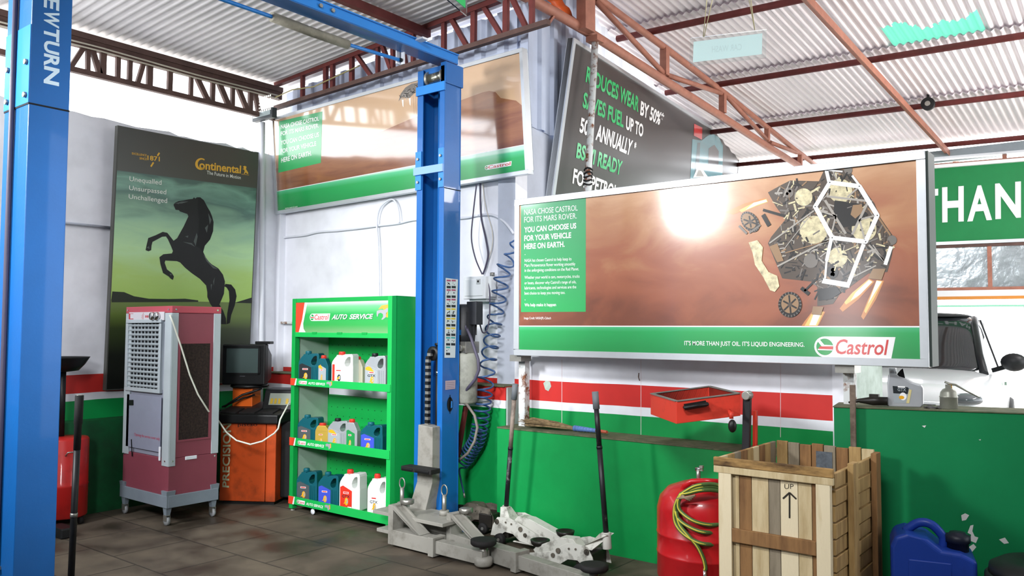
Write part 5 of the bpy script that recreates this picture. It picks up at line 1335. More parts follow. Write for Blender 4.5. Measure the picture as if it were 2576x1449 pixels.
# ------------------------------------------------------------------ waste-oil drainer behind the near post, and the loose jack handle
RED = mat('red_enamel', '#b5201d', 0.4, hex2='#7c1513', scale=6, lo=0.5, hi=0.8, coat=0.2)
oc_ = onY(160, 1200, 2.95); oX, oY = oc_.x, 2.95
od = thing('oil_drainer', 'red waste oil drum with black funnel on a stem by the left wall', 'oil drainer', (oX, oY, 0))
b = MB(); b.lathe([(0.0, 0.06), (0.165, 0.06), (0.175, 0.07), (0.175, 0.3), (0.18, 0.31), (0.175, 0.32), (0.175, 0.66), (0.165, 0.675), (0.0, 0.68)], RED, 32, Matrix.Translation((oX, oY, 0))); b.build('drum', od)
fx = onY(160, 910, 2.95).x
b = MB(); b.cyl((fx, oY, 0.67), (fx, oY, 1.24), 0.022, BLACK, 12); b.build('stem', od)
b = MB(); b.lathe([(0.03, 1.19), (0.11, 1.2), (0.155, 1.25), (0.185, 1.3), (0.192, 1.31), (0.178, 1.305), (0.1, 1.23), (0.0, 1.2)], BLACK, 32, Matrix.Translation((fx, oY, 0))); b.build('funnel', od)
for w in (0.6, 2.2, 3.8, 5.4):
    b = MB(); cx, cy = oX + 0.15 * cos(w), oY + 0.15 * sin(w)
    b.lathe([(0.01, -0.014), (0.03, -0.014), (0.032, 0), (0.03, 0.014), (0.01, 0.014)], RUBBER, 16, Matrix.Translation((cx, cy, 0.032)) @ Matrix.Rotation(pi / 2, 4, 'X')); b.cyl((cx, cy, 0.032), (cx, cy, 0.065), 0.014, STEEL, 8); b.build('castor', od)
b = MB(); b.tube([(oX + 0.16, oY - 0.06, 0.55), (oX + 0.2, oY - 0.06, 0.58), (oX + 0.2, oY, 0.58), (oX + 0.175, oY + 0.02, 0.55)], 0.006, STEEL, 8); b.build('handle', od)
# near trolley jack with long black handle: only the handle and its saddle end reach the picture
jb = onZ(175, 1449, 0.22)
top = onY(200, 995, 2.05)
tj = thing('trolley_jack', 'black trolley jack with long upright handle in front of the near lift post', 'jack', (-4.62, 2.02, 0))
hb = Vector((-4.64, 2.04, 0.16)); ht = Vector((-4.585, 2.05, 1.19))
ht = onY(200, 993, 2.05); hb = onY(181, 1405, 2.05); dd = (hb - ht); hb = ht + dd * ((ht.z - 0.16) / (ht.z - hb.z))
JK = mat('greasy_black_steel', '#1c1d1f', 0.45, var=0.35, scale=12)
b = MB(); b.tube([hb, ht + (hb - ht) * 0.28], 0.017, JK, 12); b.tube([ht + (hb - ht) * 0.62, ht + (hb - ht) * 0.63, ht + (hb - ht) * 0.64], 0.019, STEEL, 12); hd = b.build('handle', tj)
b = MB(); b.tube([ht + (hb - ht) * 0.29, ht + (hb - ht) * 0.16, ht + (hb - ht) * 0.15, ht + (hb - ht) * 0.004], [0.018, 0.019, 0.022, 0.022], RUBBER, 12); b.build('grip', hd)
b = MB(); b.cyl(ht + (hb - ht) * 0.004, ht, 0.018, STEEL, 12); b.build('end_cap', hd)
hx, hy = hb.x, hb.y
b = MB(); b.hexa([(hx - 0.12, hy - 0.1, 0.03), (hx + 0.02, hy - 0.1, 0.03), (hx + 0.02, hy + 0.1, 0.03), (hx - 0.12, hy + 0.1, 0.03), (hx - 0.1, hy - 0.09, 0.17), (hx + 0.01, hy - 0.09, 0.17), (hx + 0.01, hy + 0.09, 0.17), (hx - 0.1, hy + 0.09, 0.17)], JK)
b.bb((hx - 0.6, hy - 0.08, 0.05), (hx - 0.1, hy - 0.06, 0.13), JK); b.bb((hx - 0.6, hy + 0.06, 0.05), (hx - 0.1, hy + 0.08, 0.13), JK); b.build('chassis', tj, bevel=0.004)
for sx in (-0.58, -0.05):
    for sy in (-0.1, 0.1):
        b = MB(); b.lathe([(0.01, -0.018), (0.036, -0.018), (0.038, 0), (0.036, 0.018), (0.01, 0.018)], RUBBER, 18, Matrix.Translation((hx + sx, hy + sy, 0.038)) @ Matrix.Rotation(pi / 2, 4, 'X')); b.build('wheel', tj)
b = MB(); b.cyl((hx - 0.5, hy, 0.06), (hx - 0.5, hy, 0.16), 0.05, JK, 18); b.build('saddle', tj)
# small dark block on the floor beside it
p = onZ(158, 1345, 0.0)
b = MB(); b.bb((-6.52, 2.72, 0), (-6.3, 2.82, 0.075), JK)
tag(b.build('wheel_chock', bevel=0.01), 'small black wheel chock on the floor below the red oil drum', 'wheel chock')

# ------------------------------------------------------------------ floodlight on its white pole
fl = thing('floodlight', 'square led floodlight on top of a white pole in the corner', 'floodlight', (-7.02, 4.93, 0))
pt, pb = onY(661, 308, 4.93), onY(656, 935, 4.93)
dn = (pb - pt).normalized()
b = MB(); b.tube([pt, pb, pt + dn * (pt.z / -dn.z)], 0.026, PVC, 14); b.build('pole', fl)
q = [onY(x, y, 4.86) for x, y in ((634, 307), (684, 310), (686, 268), (634, 266))]
b = MB(); b.bb((q[0].x, 4.86, q[0].z), (q[1].x, 4.92, q[2].z), mat('lamp_housing', '#42474b', 0.5)); b.build('housing', fl, bevel=0.006)
b = MB(); b.bb((q[0].x + 0.025, 4.853, q[0].z + 0.03), (q[1].x - 0.025, 4.86, q[2].z - 0.025), mat('lamp_reflector', '#b9c9cc', 0.25, metal=0.3)); b.build('reflector', fl)
b = MB(); LED = mat('led_dot', '#fffdf6', 0.4, emit=1.6)
for i in range(8):
    for j in range(5):
        x = q[0].x + 0.09 + i * 0.031; z = q[0].z + 0.075 + j * 0.034
        b.bb((x, 4.85, z), (x + 0.017, 4.853, z + 0.017), LED)
b.build('led_grid', fl)
# ------------------------------------------------------------------ green display cabinet
CGN = mat('cabinet_green', '#119b45', 0.4, var=0.07, scale=4); CGD = mat('cabinet_green_strip', '#19ad50', 0.4, var=0.05); INNER = mat('pale_inner_sheet', '#9fb3a6', 0.4, metal=0.2, var=0.1)
cx0, cx1, cy0, cy1 = -5.825, -4.592, 4.36, 4.76
cab = thing('display_cabinet', 'green open oil display cabinet with three shelves of bottles', 'display cabinet', (-5.21, 4.56, 0))
b = MB(); b.bb((cx0, cy0, 0.02), (cx0 + 0.045, cy0 + 0.05, 1.8), CGN); b.bb((cx0, cy0 + 0.05, 0.04), (cx0 + 0.02, cy1, 1.8), CGN); b.build('side_panel', cab, bevel=0.003)
b = MB(); b.bb((cx0 + 0.02, cy0 + 0.05, 0.1), (cx0 + 0.026, cy1 - 0.02, 1.48), INNER); b.build('inner_lining', cab)
b = MB(); b.bb((cx1 - 0.045, cy0, 0.02), (cx1, cy0 + 0.05, 1.8), CGD); b.bb((cx1 - 0.02, cy0 + 0.05, 0.04), (cx1, cy1, 1.8), CGN); b.build('side_panel', cab, bevel=0.003)
b = MB(); b.bb((cx0 + 0.045, cy0 + 0.002, 1.765), (cx1 - 0.045, cy1, 1.8), CGN); b.build('top_panel', cab, bevel=0.003)
b = MB(); b.bb((cx0 + 0.045, cy0, 1.472), (cx1 - 0.045, cy0 + 0.03, 1.512), CGD); b.bb((cx0 + 0.045, cy0 + 0.03, 1.472), (cx1 - 0.045, cy1 - 0.02, 1.48), CGN); b.build('header_rail', cab, bevel=0.003)
b = MB()
for x in (-5.52, -5.2, -4.9): b.bb((x - 0.03, cy0 - 0.004, 1.5), (x + 0.03, cy0 + 0.002, 1.516), CGN)
b.build('clip', cab)
# header print
pan = Panel((cx0 + 0.045, cy0 + 0.006, 1.512), (1, 0, 0), (0, 0, 1)); W, H = cx1 - cx0 - 0.09, 0.253
HG_ = printmat('print_header_green', [(0.0, '#6fa06a'), (0.25, '#2fa04a'), (0.6, '#1fa84e'), (0.85, '#6cc184'), (1.0, '#c9e6cd')], 1.512, 1.765, 0.02, coat=0.4, crough=0.3, cior=1.5)
def c5(x, y): return (700 + x / 3.915, 730 + y / 3.915)
b = MB(); ORR = mat('print_orange_red', '#d9452c', 0.4); WR = mat('print_chrome', '#c9ccd0', 0.25, metal=0.5)
b.bb(pan.M @ Vector((0, 0, 0)), pan.M @ Vector((W, H, -0.004)), P_WHITE) if False else None
b.flat([(0, 0), (W, 0), (W, H), (0, H)], HG_, pan.M, 0)
b.flat(pan.poly([c5(157, 412), c5(205, 413), c5(235, 300), c5(265, 120), c5(157, 120)]), ORR, pan.M, 0.0008)
b.flat(pan.poly([c5(203, 413), c5(270, 414), c5(250, 380), c5(246, 330), c5(262, 250), c5(288, 118), c5(262, 119), c5(236, 290)]), P_WHITE, pan.M, 0.0012)
p0, p1 = pan.px(*c5(312, 303)), pan.px(*c5(513, 229)); oil_logo(b, pan, p0[0], p0[1], p1[0], p1[1], 0.0016)
for dx, m, z in ((4, mat('print_shadow_green', '#1a6b36', 0.5), 0.0014), (0, P_WHITE, 0.002)):
    pan.tx(b, 'AUTO', c5(527 + dx, 290 + dx), c5(672 + dx, 286 + dx), c5(686 + dx, 236 + dx), c5(545 + dx, 240 + dx), m, z, 0.025)
    pan.tx(b, 'SERVICE', c5(700 + dx, 286 + dx), c5(925 + dx, 282 + dx), c5(938 + dx, 233 + dx), c5(716 + dx, 236 + dx), m, z, 0.025)
b.flat(pan.poly([c5(*p) for p in [(985, 190), (1020, 150), (1086, 140), (1086, 270), (1050, 262), (1070, 225), (1030, 180)]]), P_YELLOW, pan.M, 0.0014)
b.flat(pan.poly([c5(*p) for p in [(972, 205), (1005, 192), (1045, 195), (1075, 175), (1086, 180), (1086, 205), (1064, 225), (1060, 268), (1030, 292), (1016, 288), (1034, 262), (1032, 235), (1010, 222), (988, 232), (982, 258), (974, 262), (970, 232)]]), WR, pan.M, 0.002)
b.build('header_print', cab)
# shelves with printed fronts
for (zs0, zs1, q) in ((1.062, 1.121, c5), (0.553, 0.62, None), (0.062, 0.127, None)):
    b = MB(); b.bb((cx0 + 0.02, cy0 + 0.02, zs0 + 0.008), (cx1 - 0.02, cy1 - 0.02, zs0 + 0.02), CGN); b.bb((cx0 + 0.004, cy0 - 0.008, zs0), (cx1 - 0.004, cy0 + 0.006, zs1), CGD); sh_ = b.build('shelf', cab, bevel=0.002)
    ps = Panel((cx0 + 0.004, cy0 - 0.0085, zs0), (1, 0, 0), (0, 0, 1)); h = zs1 - zs0
    b = MB(ps.M); b.flat([(0, 0), (0.055, 0), (0.075, h), (0, h)], ORR, None, 0.0006); b.flat([(0.055, 0), (0.075, 0), (0.088, h), (0.075, h)], P_WHITE, None, 0.0008)
    mb2 = MB(); pq = ps
    oil_logo(mb2, ps, 0.115, h * 0.24, 0.225, h * 0.72, 0.0006)
    text(mb2, 'AUTO SERVICE', (0.24, h * 0.28, 0.455, h * 0.62), P_WHITE, ps.M, 0.0008, 0.02, slant=0.25)
    mb2.flat([(0.475, h * 0.7), (0.495, h * 0.85), (0.535, h * 0.8), (0.54, h * 0.35), (0.52, h * 0.12), (0.515, h * 0.4), (0.495, h * 0.55), (0.485, h * 0.4)], WR, ps.M, 0.0008)
    mb2.flat([(0.528, h * 0.85), (0.548, h * 0.9), (0.548, h * 0.4), (0.535, h * 0.3)], P_YELLOW, ps.M, 0.0006)
    b.join(mb2); b.build('shelf_print', sh_)
# perforated back boards
HOLE = mat('peg_hole', '#06250f', 0.8)
for (z0, z1, hi) in ((1.2, 1.472, False), (0.655, 0.955, False), (0.19, 0.5, False)):
    b = MB(); b.bb((cx0 + 0.02, cy1 - 0.02, z0), (cx1 - 0.02, cy1 - 0.008, z1), CGN); bk = b.build('peg_board', cab)
    b = MB(Panel((cx0 + 0.02, cy1 - 0.0205, z0), (1, 0, 0), (0, 0, 1)).M)
    for i in range(15):
        for j in range(int((z1 - z0) / 0.075)): b.flat(ring(0.06 + i * 0.08, 0.05 + j * 0.075, 0.0045, n=8), HOLE, None, 0.0)
    b.build('peg_hole_pattern', bk)
b = MB()
for x in (cx0 + 0.022, cx1 - 0.022):
    for y in (cy0 + 0.025, cy1 - 0.03): b.lathe([(0.0, 0), (0.022, 0), (0.022, 0.008), (0.01, 0.012), (0.01, 0.045), (0, 0.045)], STEEL, 16, Matrix.Translation((x, y, 0)))
b.build('foot', cab)
b = MB(); p = onY(787, 1287, cy0 + 0.02); b.lathe([(0.0, -0.006), (0.022, -0.006), (0.024, 0), (0.022, 0.006), (0, 0.006)], PVC, 18, Matrix.Translation((p.x, cy0 + 0.02, p.z)) @ Matrix.Rotation(pi / 2, 4, 'X')); b.cyl((p.x, cy0 + 0.02, p.z + 0.01), (p.x, cy0 + 0.02, 0.07), 0.005, STEEL, 8); b.build('castor', cab)

# ------------------------------------------------------------------ bottles
PT = mat('teal_plastic', '#0f5560', 0.3, var=0.08, scale=8); PW = mat('white_plastic', '#e6e9e6', 0.35, var=0.03); PS = mat('silver_plastic', '#a8aeb2', 0.32, metal=0.35, var=0.06); PG = mat('gold_plastic', '#bfa045', 0.35, metal=0.3, var=0.06); PB = mat('beige_plastic', '#c9c3ae', 0.4)
CAPR = mat('red_cap', '#cf3a2c', 0.4); CAPK = mat('black_cap', '#1c1d20', 0.4); CAPT = mat('teal_cap', '#14616e', 0.4)
LBK = mat('label_dark', '#4b5356', 0.4); LBB = mat('label_blue', '#3d4fc0', 0.4); LBR = mat('label_red', '#d23222', 0.4); LBG = mat('label_green', '#1d8a44', 0.4); LBY = mat('label_amber', '#e2a41f', 0.4); LBW = mat('label_white', '#eef0ee', 0.4); LBC = mat('label_charcoal', '#22272a', 0.4); LBS = mat('label_silver', '#9ba2a6', 0.4)
JUG = [(0.0, 0.02), (0.03, 0.0), (0.97, 0.0), (1.0, 0.02), (1.0, 0.55), (0.985, 0.64), (0.985, 0.86), (0.96, 0.915), (0.9, 0.935), (0.62, 0.925), (0.5, 0.895), (0.46, 0.88), (0.46, 0.9), (0.23, 0.9), (0.23, 0.87), (0.13, 0.8), (0.03, 0.7), (0.0, 0.62)]
JHOLE = [(0.62, 0.6), (0.6, 0.66), (0.64, 0.745), (0.74, 0.835), (0.84, 0.855), (0.875, 0.83), (0.875, 0.68), (0.84, 0.6), (0.74, 0.555), (0.66, 0.565)]
SMALL = [(0.0, 0.02), (0.04, 0.0), (0.96, 0.0), (1.0, 0.02), (1.0, 0.62), (0.9, 0.72), (0.72, 0.88), (0.62, 0.895), (0.2, 0.895), (0.12, 0.84), (0.02, 0.68), (0.0, 0.6)]
RZX = Matrix(((1, 0, 0, 0), (0, 0, -1, 0), (0, 1, 0, 0), (0, 0, 0, 1)))   # panel -> upright, facing -Y
def bottle(name, label, kind, xl, zb, w, h, dep, body, cap, lab, rot=0.0, y=4.47, word=None, lab2=None, group='oil bottles on the cabinet shelves', base_y=None):
    """xl = left edge; the label art is written in units of the bottle's width and height"""
    M = Matrix.Translation((xl + w / 2, y, zb)) @ Matrix.Rotation(rot, 4, 'Z') @ Matrix.Translation((-w / 2, 0, 0))
    t = thing(name, label, 'oil bottle', tuple(M @ Vector((w / 2, dep / 2, 0))), group)
    sc = lambda pts: [(a * w, c * h) for a, c in pts]
    Mf = M @ RZX
    b = MB(Mf)
    big = kind == 'jug'
    b.prism([sc(JUG), sc(JHOLE)] if big else sc(SMALL), -dep, 0, body)
    bo = b.build('body', t, bevel=0.009 if big else 0.006, seg=3)
    b = MB(Mf)   # ribs down the grip side and the moulded shoulder line
    if big:
        for k in range(3): b.bb(((0.7 + k * 0.085) * w, 0.03 * h, -0.002), ((0.715 + k * 0.085) * w, 0.5 * h, 0.003), body)
        b.prism(stroke((0.03 * w, 0.66 * h), (0.66 * w, 0.5 * h), 0.012 * h), 0, 0.003, body)
        b.prism(stroke((0.66 * w, 0.5 * h), (0.68 * w, 0.03 * h), 0.01 * h), 0, 0.003, body)
    else:
        b.prism(stroke((0.08 * w, 0.66 * h), (0.86 * w, 0.66 * h), 0.012 * h), 0, 0.002, body)
    b.build('rib', bo)
    b = MB(M); cxx = (0.345 if big else 0.41) * w; cr = 0.125 * w if big else 0.2 * w
    b.lathe([(0.0, 0.885 * h), (cr, 0.885 * h), (cr, 0.985 * h), (cr * 0.92, h), (0, h)], cap, 18, Matrix.Translation((cxx, dep / 2, 0)))
    for k in range(14):
        wv = k * pi / 7; b.box((cxx + cr * cos(wv), dep / 2 + cr * sin(wv), 0.93 * h), (0.003, 0.003, 0.08 * h), cap, wv)
    b.build('cap', t)
    b = MB(Mf); z = 0.0012
    u0, u1, v0, v1 = (0.04, 0.62, 0.05, 0.55) if big else (0.1, 0.8, 0.06, 0.6)
    R = lambda a, c, d, e, m, zz: b.flat([(a * w, c * h), (d * w, c * h), (d * w, e * h), (a * w, e * h)], m, None, zz)
    if lab is not None:
        b.flat([(u0 * w, v0 * h), (u1 * w, v0 * h), (u1 * w, (v1 - 0.06) * h), ((u0 + 0.14) * w, (v1 + 0.06) * h), (u0 * w, (v1 + 0.02) * h)], lab, None, z)
    if lab2 == 'amber': b.flat([(u0 * w, (v1 - 0.04) * h), ((u0 + 0.42) * w, (v1 - 0.1) * h), ((u0 + 0.2) * w, (v1 + 0.08) * h), (u0 * w, (v1 + 0.03) * h)], LBY, None, z + 0.0004)
    if lab2 == 'redside': R(0.04, 0.05, 0.15, 0.62, LBR, z + 0.0004)
    R(u0 + 0.16, v1 - 0.14, u0 + 0.42, v1 - 0.09, P_WHITE, z + 0.0006); R(u0 + 0.18, v1 - 0.13, u0 + 0.4, v1 - 0.1, P_RED, z + 0.0008)
    if word: text(b, word, ((u0 + 0.1) * w, (v1 - 0.24) * h, (u0 + 0.48) * w, (v1 - 0.17) * h), LBC if lab in (LBW, LBR, LBS, None, LBG) else LBW, None, z + 0.0008, 0.02)
    cxa, cya = (u0 + 0.32) * w, (v0 + 0.17) * h
    b.flat(ring(cxa, cya, 0.085 * w, 0.1 * h, n=18), LBY if lab2 != 'redside' else LBC, None, z + 0.0006); b.flat(ring(cxa + 0.02 * w, cya + 0.005 * h, 0.05 * w, 0.06 * h, n=16), LBS, None, z + 0.0009)
    b.flat([(cxa - 0.15 * w, cya - 0.07 * h), (cxa - 0.02 * w, cya - 0.04 * h), (cxa + 0.06 * w, cya + 0.05 * h), (cxa - 0.04 * w, cya + 0.02 * h)], LBY, None, z + 0.0011)
    R(u1 - 0.2, v0 + 0.005, u1 - 0.01, v0 + 0.045, LBY if lab in (LBS, LBC, LBK) else LBW, z + 0.0008); R(u0 + 0.02, v0 + 0.01, u0 + 0.2, v0 + 0.035, LBW, z + 0.0008)
    b.build('label_print', bo)
    return t
def place(n, label, kind, xa, xb, ytop, zb, dep, body, cap, lab, rot, word, lab2=None, yy=4.42):
    rot += 0.22; dep *= 0.8; yy = min(yy, 4.43) if kind == 'jug' else yy
    a, c = onY(xa, ytop + 40, yy), onY(xb, ytop + 40, yy); tz = onY((xa + xb) / 2, ytop, yy).z
    w = (c.x - a.x)
    bottle(n, label, kind, max(a.x, -5.795 + dep * math.sin(rot)), zb, w * (0.9 if kind == 'jug' else 0.92), tz - zb, dep, body, cap, lab, rot, yy, word, lab2)
Z1, Z2, Z3 = 1.0825, 0.5735, 0.0825
place('oil_jug', 'dark teal oil jug, first on the top shelf', 'jug', 747, 789, 883, Z1, 0.11, PT, CAPT, LBC, 0.12, None)
place('oil_bottle', 'small teal oil bottle with red cap, top shelf beside teal jug', 'small', 802, 824, 894, Z1, 0.07, PT, CAPR, LBS, 0.1, None, 'amber')
place('oil_jug', 'white oil jug with red cap and a small car on its label, top shelf', 'jug', 840, 887, 885, Z1, 0.11, PW, CAPR, None, 0.05, None, 'redside', 4.44)
place('oil_bottle', 'small beige oil bottle behind the white jug on top shelf', 'small', 888, 911, 897, Z1, 0.07, PB, CAPR, None, 0.05, 'GTD', None, 4.54)
place('oil_jug', 'silver oil jug with black cap, last on the top shelf', 'jug', 923, 970, 889, Z1, 0.11, PS, CAPK, LBS, 0.05, 'GTX', 'amber')
place('oil_jug', 'dark teal oil jug with grey label, first on the middle shelf', 'jug', 745, 788, 1044, Z2, 0.11, PT, CAPT, LBK, 0.12, None)
place('oil_bottle', 'small gold oil bottle with red cap on the middle shelf', 'small', 798, 826, 1065, Z2, 0.07, PG, CAPR, None, 0.2, None)
place('oil_jug', 'silver oil jug with black cap on the middle shelf', 'jug', 830, 874, 1054, Z2, 0.11, PS, CAPK, LBS, 0.05, None, 'amber', 4.47)
place('oil_bottle', 'small silver oil bottle with green label and red cap', 'small', 872, 897, 1055, Z2, 0.07, PS, CAPR, LBG, 0.08, None, None, 4.4)
place('oil_jug', 'teal oil jug with blue label on the middle shelf', 'jug', 912, 962, 1064, Z2, 0.11, PT, CAPT, LBB, 0.05, None)
place('oil_jug', 'dark teal oil jug with grey label, first on the bottom shelf', 'jug', 744, 786, 1179, Z3, 0.11, PT, CAPT, LBK, 0.12, None)
place('oil_jug', 'teal oil jug with blue label on the bottom shelf', 'jug', 806, 850, 1190, Z3, 0.11, PT, CAPT, LBB, 0.08, None)
place('oil_jug', 'big white oil jug with red label, bottom shelf', 'jug', 859, 905, 1184, Z3, 0.13, PW, CAPR, LBR, 0.02, 'GTX', None, 4.45)
place('oil_jug', 'white oil jug with white label, last on the bottom shelf', 'jug', 929, 975, 1195, Z3, 0.11, PW, CAPR, LBW, 0.02, 'GTX', None, 4.42)
# ------------------------------------------------------------------ trolley jacks along the plinth
JW = mat('chipped_white_paint', '#cfcfc6', 0.5, hex2='#5f5a4e', scale=9, lo=0.5, hi=0.68); JD = mat('greasy_grey_steel', '#6a6459', 0.55, hex2='#2c2822', scale=8, lo=0.4, hi=0.62); GREASE = mat('grease', '#221f1b', 0.4, var=0.3)
def jack(label, rear, front, m, handle=None, cat='jack', ws=1.0):
    R_, F_ = Vector((rear[0], rear[1], 0)), Vector((front[0], front[1], 0))
    d = (F_ - R_); L = d.length; d.normalize(); s = Vector((-d.y, d.x, 0))
    M = Matrix(((d.x, s.x, 0, R_.x), (d.y, s.y, 0, R_.y), (0, 0, 1, 0), (0, 0, 0, 1)))
    t = thing('trolley_jack', label, cat, tuple(R_ + d * L / 2), 'trolley jacks by the green plinth')
    w0 = 0.11 * ws
    side = [(0.0, 0.055), (0.02, 0.13), (0.06, 0.19), (0.16, 0.2), (0.22, 0.185), (L * 0.62, 0.12), (L, 0.075), (L, 0.035), (L * 0.55, 0.035), (0.26, 0.05), (0.2, 0.09), (0.13, 0.095), (0.08, 0.06)]
    for sy in (-1, 1):
        b = MB(M); y = sy * w0
        b.prism(side, -0.004, 0.004, m, Matrix.Translation((0, y * 0.92, 0)) @ RZX)
        b.bb((0.2, min(y * 0.92, y * 0.92 - sy * 0.02), 0.035), (L, max(y * 0.92, y * 0.92 - sy * 0.02), 0.042), m)
        sp_ = b.build('side_plate', t, bevel=0.002)
        b = MB(M)
        for (x, z, r) in ((0.06, 0.16, 0.018), (0.14, 0.165, 0.006), (0.19, 0.16, 0.006), (0.27, 0.135, 0.017), (0.31, 0.1, 0.014)):
            b.cyl((x, y * 0.92 + sy * 0.003, z), (x, y * 0.92 + sy * 0.012, z), r, JD, 14)
        b.build('bolt', sp_)
    b = MB(M); b.prism([(0.12, 0.12), (0.2, 0.205), (0.3, 0.2), (L * 0.9, 0.115), (L * 0.95, 0.09), (L * 0.9, 0.06), (0.3, 0.1)], -0.045, 0.045, m, RZX); b.bb((0.2, -0.05, 0.195), (L * 0.55, 0.05, 0.2), m) if False else None; la = b.build('lifting_arm', t, bevel=0.004)
    b = MB(M); b.lathe([(0.0, 0.1), (0.035, 0.1), (0.06, 0.125), (0.066, 0.15), (0.055, 0.15), (0.045, 0.135), (0.0, 0.132)], GREASE, 20, Matrix.Translation((L * 0.9, 0, 0))); b.build('saddle', la)
    b = MB(M); b.bb((0.03, -0.09, 0.05), (0.15, 0.09, 0.15), GREASE); b.cyl((0.15, 0, 0.09), (0.36, 0, 0.085), 0.032, JD, 14); b.build('hydraulic_body', t, bevel=0.006)
    for x, r in ((L - 0.02, 0.036), (0.1, 0.042)):
        for sy in (-1, 1):
            b = MB(M); b.lathe([(0.012, -0.02), (r * 0.95, -0.02), (r, -0.012), (r, 0.012), (r * 0.95, 0.02), (0.012, 0.02)], RUBBER, 20, Matrix.Translation((x, sy * 0.125 * ws, r)) @ Matrix.Rotation(pi / 2, 4, 'X')); b.cyl((x, sy * 0.1 * ws, r), (x, sy * 0.125 * ws + sy * 0.022, r), 0.012, STEEL, 10); b.build('wheel', t)
    if handle:
        base, top, split, c0, c1, cg = handle
        base, top = Vector(base), Vector(top)
        dd = (top - base)
        b = MB(); p0 = M @ Vector((0.1, 0, 0.15))
        b.hexa([M @ Vector((0.05, -0.06, 0.16)), M @ Vector((0.15, -0.06, 0.16)), M @ Vector((0.15, 0.06, 0.16)), M @ Vector((0.05, 0.06, 0.16)), base + Vector((-0.028, -0.03, 0.04)), base + Vector((0.028, -0.03, 0.04)), base + Vector((0.028, 0.03, 0.04)), base + Vector((-0.028, 0.03, 0.04))], m); b.cyl(base - dd * 0.06, base + dd * 0.05, 0.03, m, 12); b.build('handle_socket', t, bevel=0.003)
        b = MB(); b.tube([base, base + dd * split], 0.0175, c0, 12); b.tube([base + dd * split, base + dd * 0.9], 0.0165, c1, 12); b.tube([base + dd * (split - 0.01), base + dd * (split + 0.01)], 0.0195, c0, 12); h = b.build('handle', t)
        b = MB(); b.tube([base + dd * 0.88, top], 0.0215, cg, 12); b.build('grip', h)
    return t
BLK = mat('black_handle_paint', '#1e1f22', 0.4, hex2='#8c8a86', scale=7, lo=0.6, hi=0.75)
WORN = mat('worn_pale_handle', '#9a8c80', 0.5, hex2='#4a3f38', scale=6, lo=0.45, hi=0.7)
GGREY = mat('grey_grip', '#6d7378', 0.6, var=0.15)
jack('chipped white trolley jack with pale worn handle, nearer the lift post', (-3.83, 4.74), (-3.19, 4.76), JW, handle=((-3.76, 4.73, 0.21), tuple(onY(1296, 966, 4.71)), 0.5, BLK, WORN, GGREY))
jack('chipped white trolley jack with black handle, saddle pointing to the lift post', (-2.765, 4.47), (-3.30, 4.45), JW, handle=(tuple(onY(1526, 1358, 4.5)), tuple(onY(1497, 985, 4.5)), 0.62, BLK, BLK, GGREY))
jack('greasy dark trolley jack without handle behind the lift post', (-3.93, 4.89), (-4.40, 4.87), JD, ws=0.72)

# ------------------------------------------------------------------ wooden crate with a flat bar behind it
WD = [mat('crate_wood_pale', '#c9b790', 0.75, hex2='#9d8457', scale=3, lo=0.45, hi=0.8, stretch=(6, 6, 0.8), bump=0.15), mat('crate_wood_tan', '#b0925f', 0.75, hex2='#7d5f38', scale=3, lo=0.4, hi=0.75, stretch=(6, 6, 0.8), bump=0.15), mat('crate_wood_brown', '#8f6a42', 0.75, hex2='#5f4128', scale=3, lo=0.4, hi=0.75, stretch=(6, 6, 0.8), bump=0.15), mat('crate_wood_grey', '#8f8470', 0.8, hex2='#6a604f', scale=3, lo=0.4, hi=0.75, stretch=(6, 6, 0.8), bump=0.15), mat('crate_wood_cream', '#ddcfae', 0.75, hex2='#bba678', scale=3, lo=0.55, hi=0.85, stretch=(6, 6, 0.8), bump=0.15)]
WST = mat('crate_wood_stained', '#a5824e', 0.75, hex2='#4f3920', scale=4, lo=0.42, hi=0.65, stretch=(1, 1, 4), bump=0.15)
kx0, kx1, ky0, ky1, kz = -1.785, -1.2, 3.98, 4.8, 0.9
cr = thing('wooden_crate', 'open slatted wooden crate with an up arrow stencilled on it', 'crate', ((kx0 + kx1) / 2, (ky0 + ky1) / 2, 0))
pan = Panel((kx0, ky0, 0), (1, 0, 0), (0, 0, 1))
def c9(x, y): return (1580 + x / 2.639, 900 + y / 2.639)
xs = [pan.px(*c9(x, 1000))[0] for x in (615, 698, 740, 822, 935, 1012, 1130, 1222, 1255, 1352)]
b = MB(); order = [4, 0, 2, 0, 3, 4, 0, 2, 4]
for i in range(9):
    off = 0.02 if i in (0, 8) else 0.0
    b.bb((kx0 + xs[i] + 0.001, ky0 - off, 0.03), (kx0 + xs[i + 1] - 0.002, ky0 + 0.02 - off * 0.2, kz - 0.075), WD[order[i]])
ArrowM = mat('stencil_black', '#2b261e', 0.7)
pf = Panel((kx0, ky0 - 0.001, 0), (1, 0, 0), (0, 0, 1))
for a, c in ((((1072), 1065), (1072, 905)), ((1072, 895), (1028, 935)), ((1072, 895), (1117, 938))):
    b.flat(stroke(pf.px(*c9(*a)), pf.px(*c9(*c)), 0.008), ArrowM, pf.M, 0.0006)
pf.tx(b, 'UP', c9(1038, 870), c9(1098, 870), c9(1098, 838), c9(1038, 838), ArrowM, 0.0006, -0.01)
b.build('front_panel', cr)
b = MB(); b.bb((kx0 - 0.005, ky0 - 0.022, 0.822), (kx1 + 0.005, ky0 - 0.001, 0.857), WD[0]); b.bb((kx0 - 0.005, ky0 - 0.024, 0.858), (kx1 + 0.005, ky0 - 0.001, kz), WST); b.build('top_rail', cr, bevel=0.003)
r0, r1 = pan.px(*c9(970, 1170))[1], pan.px(*c9(970, 1262))[1]
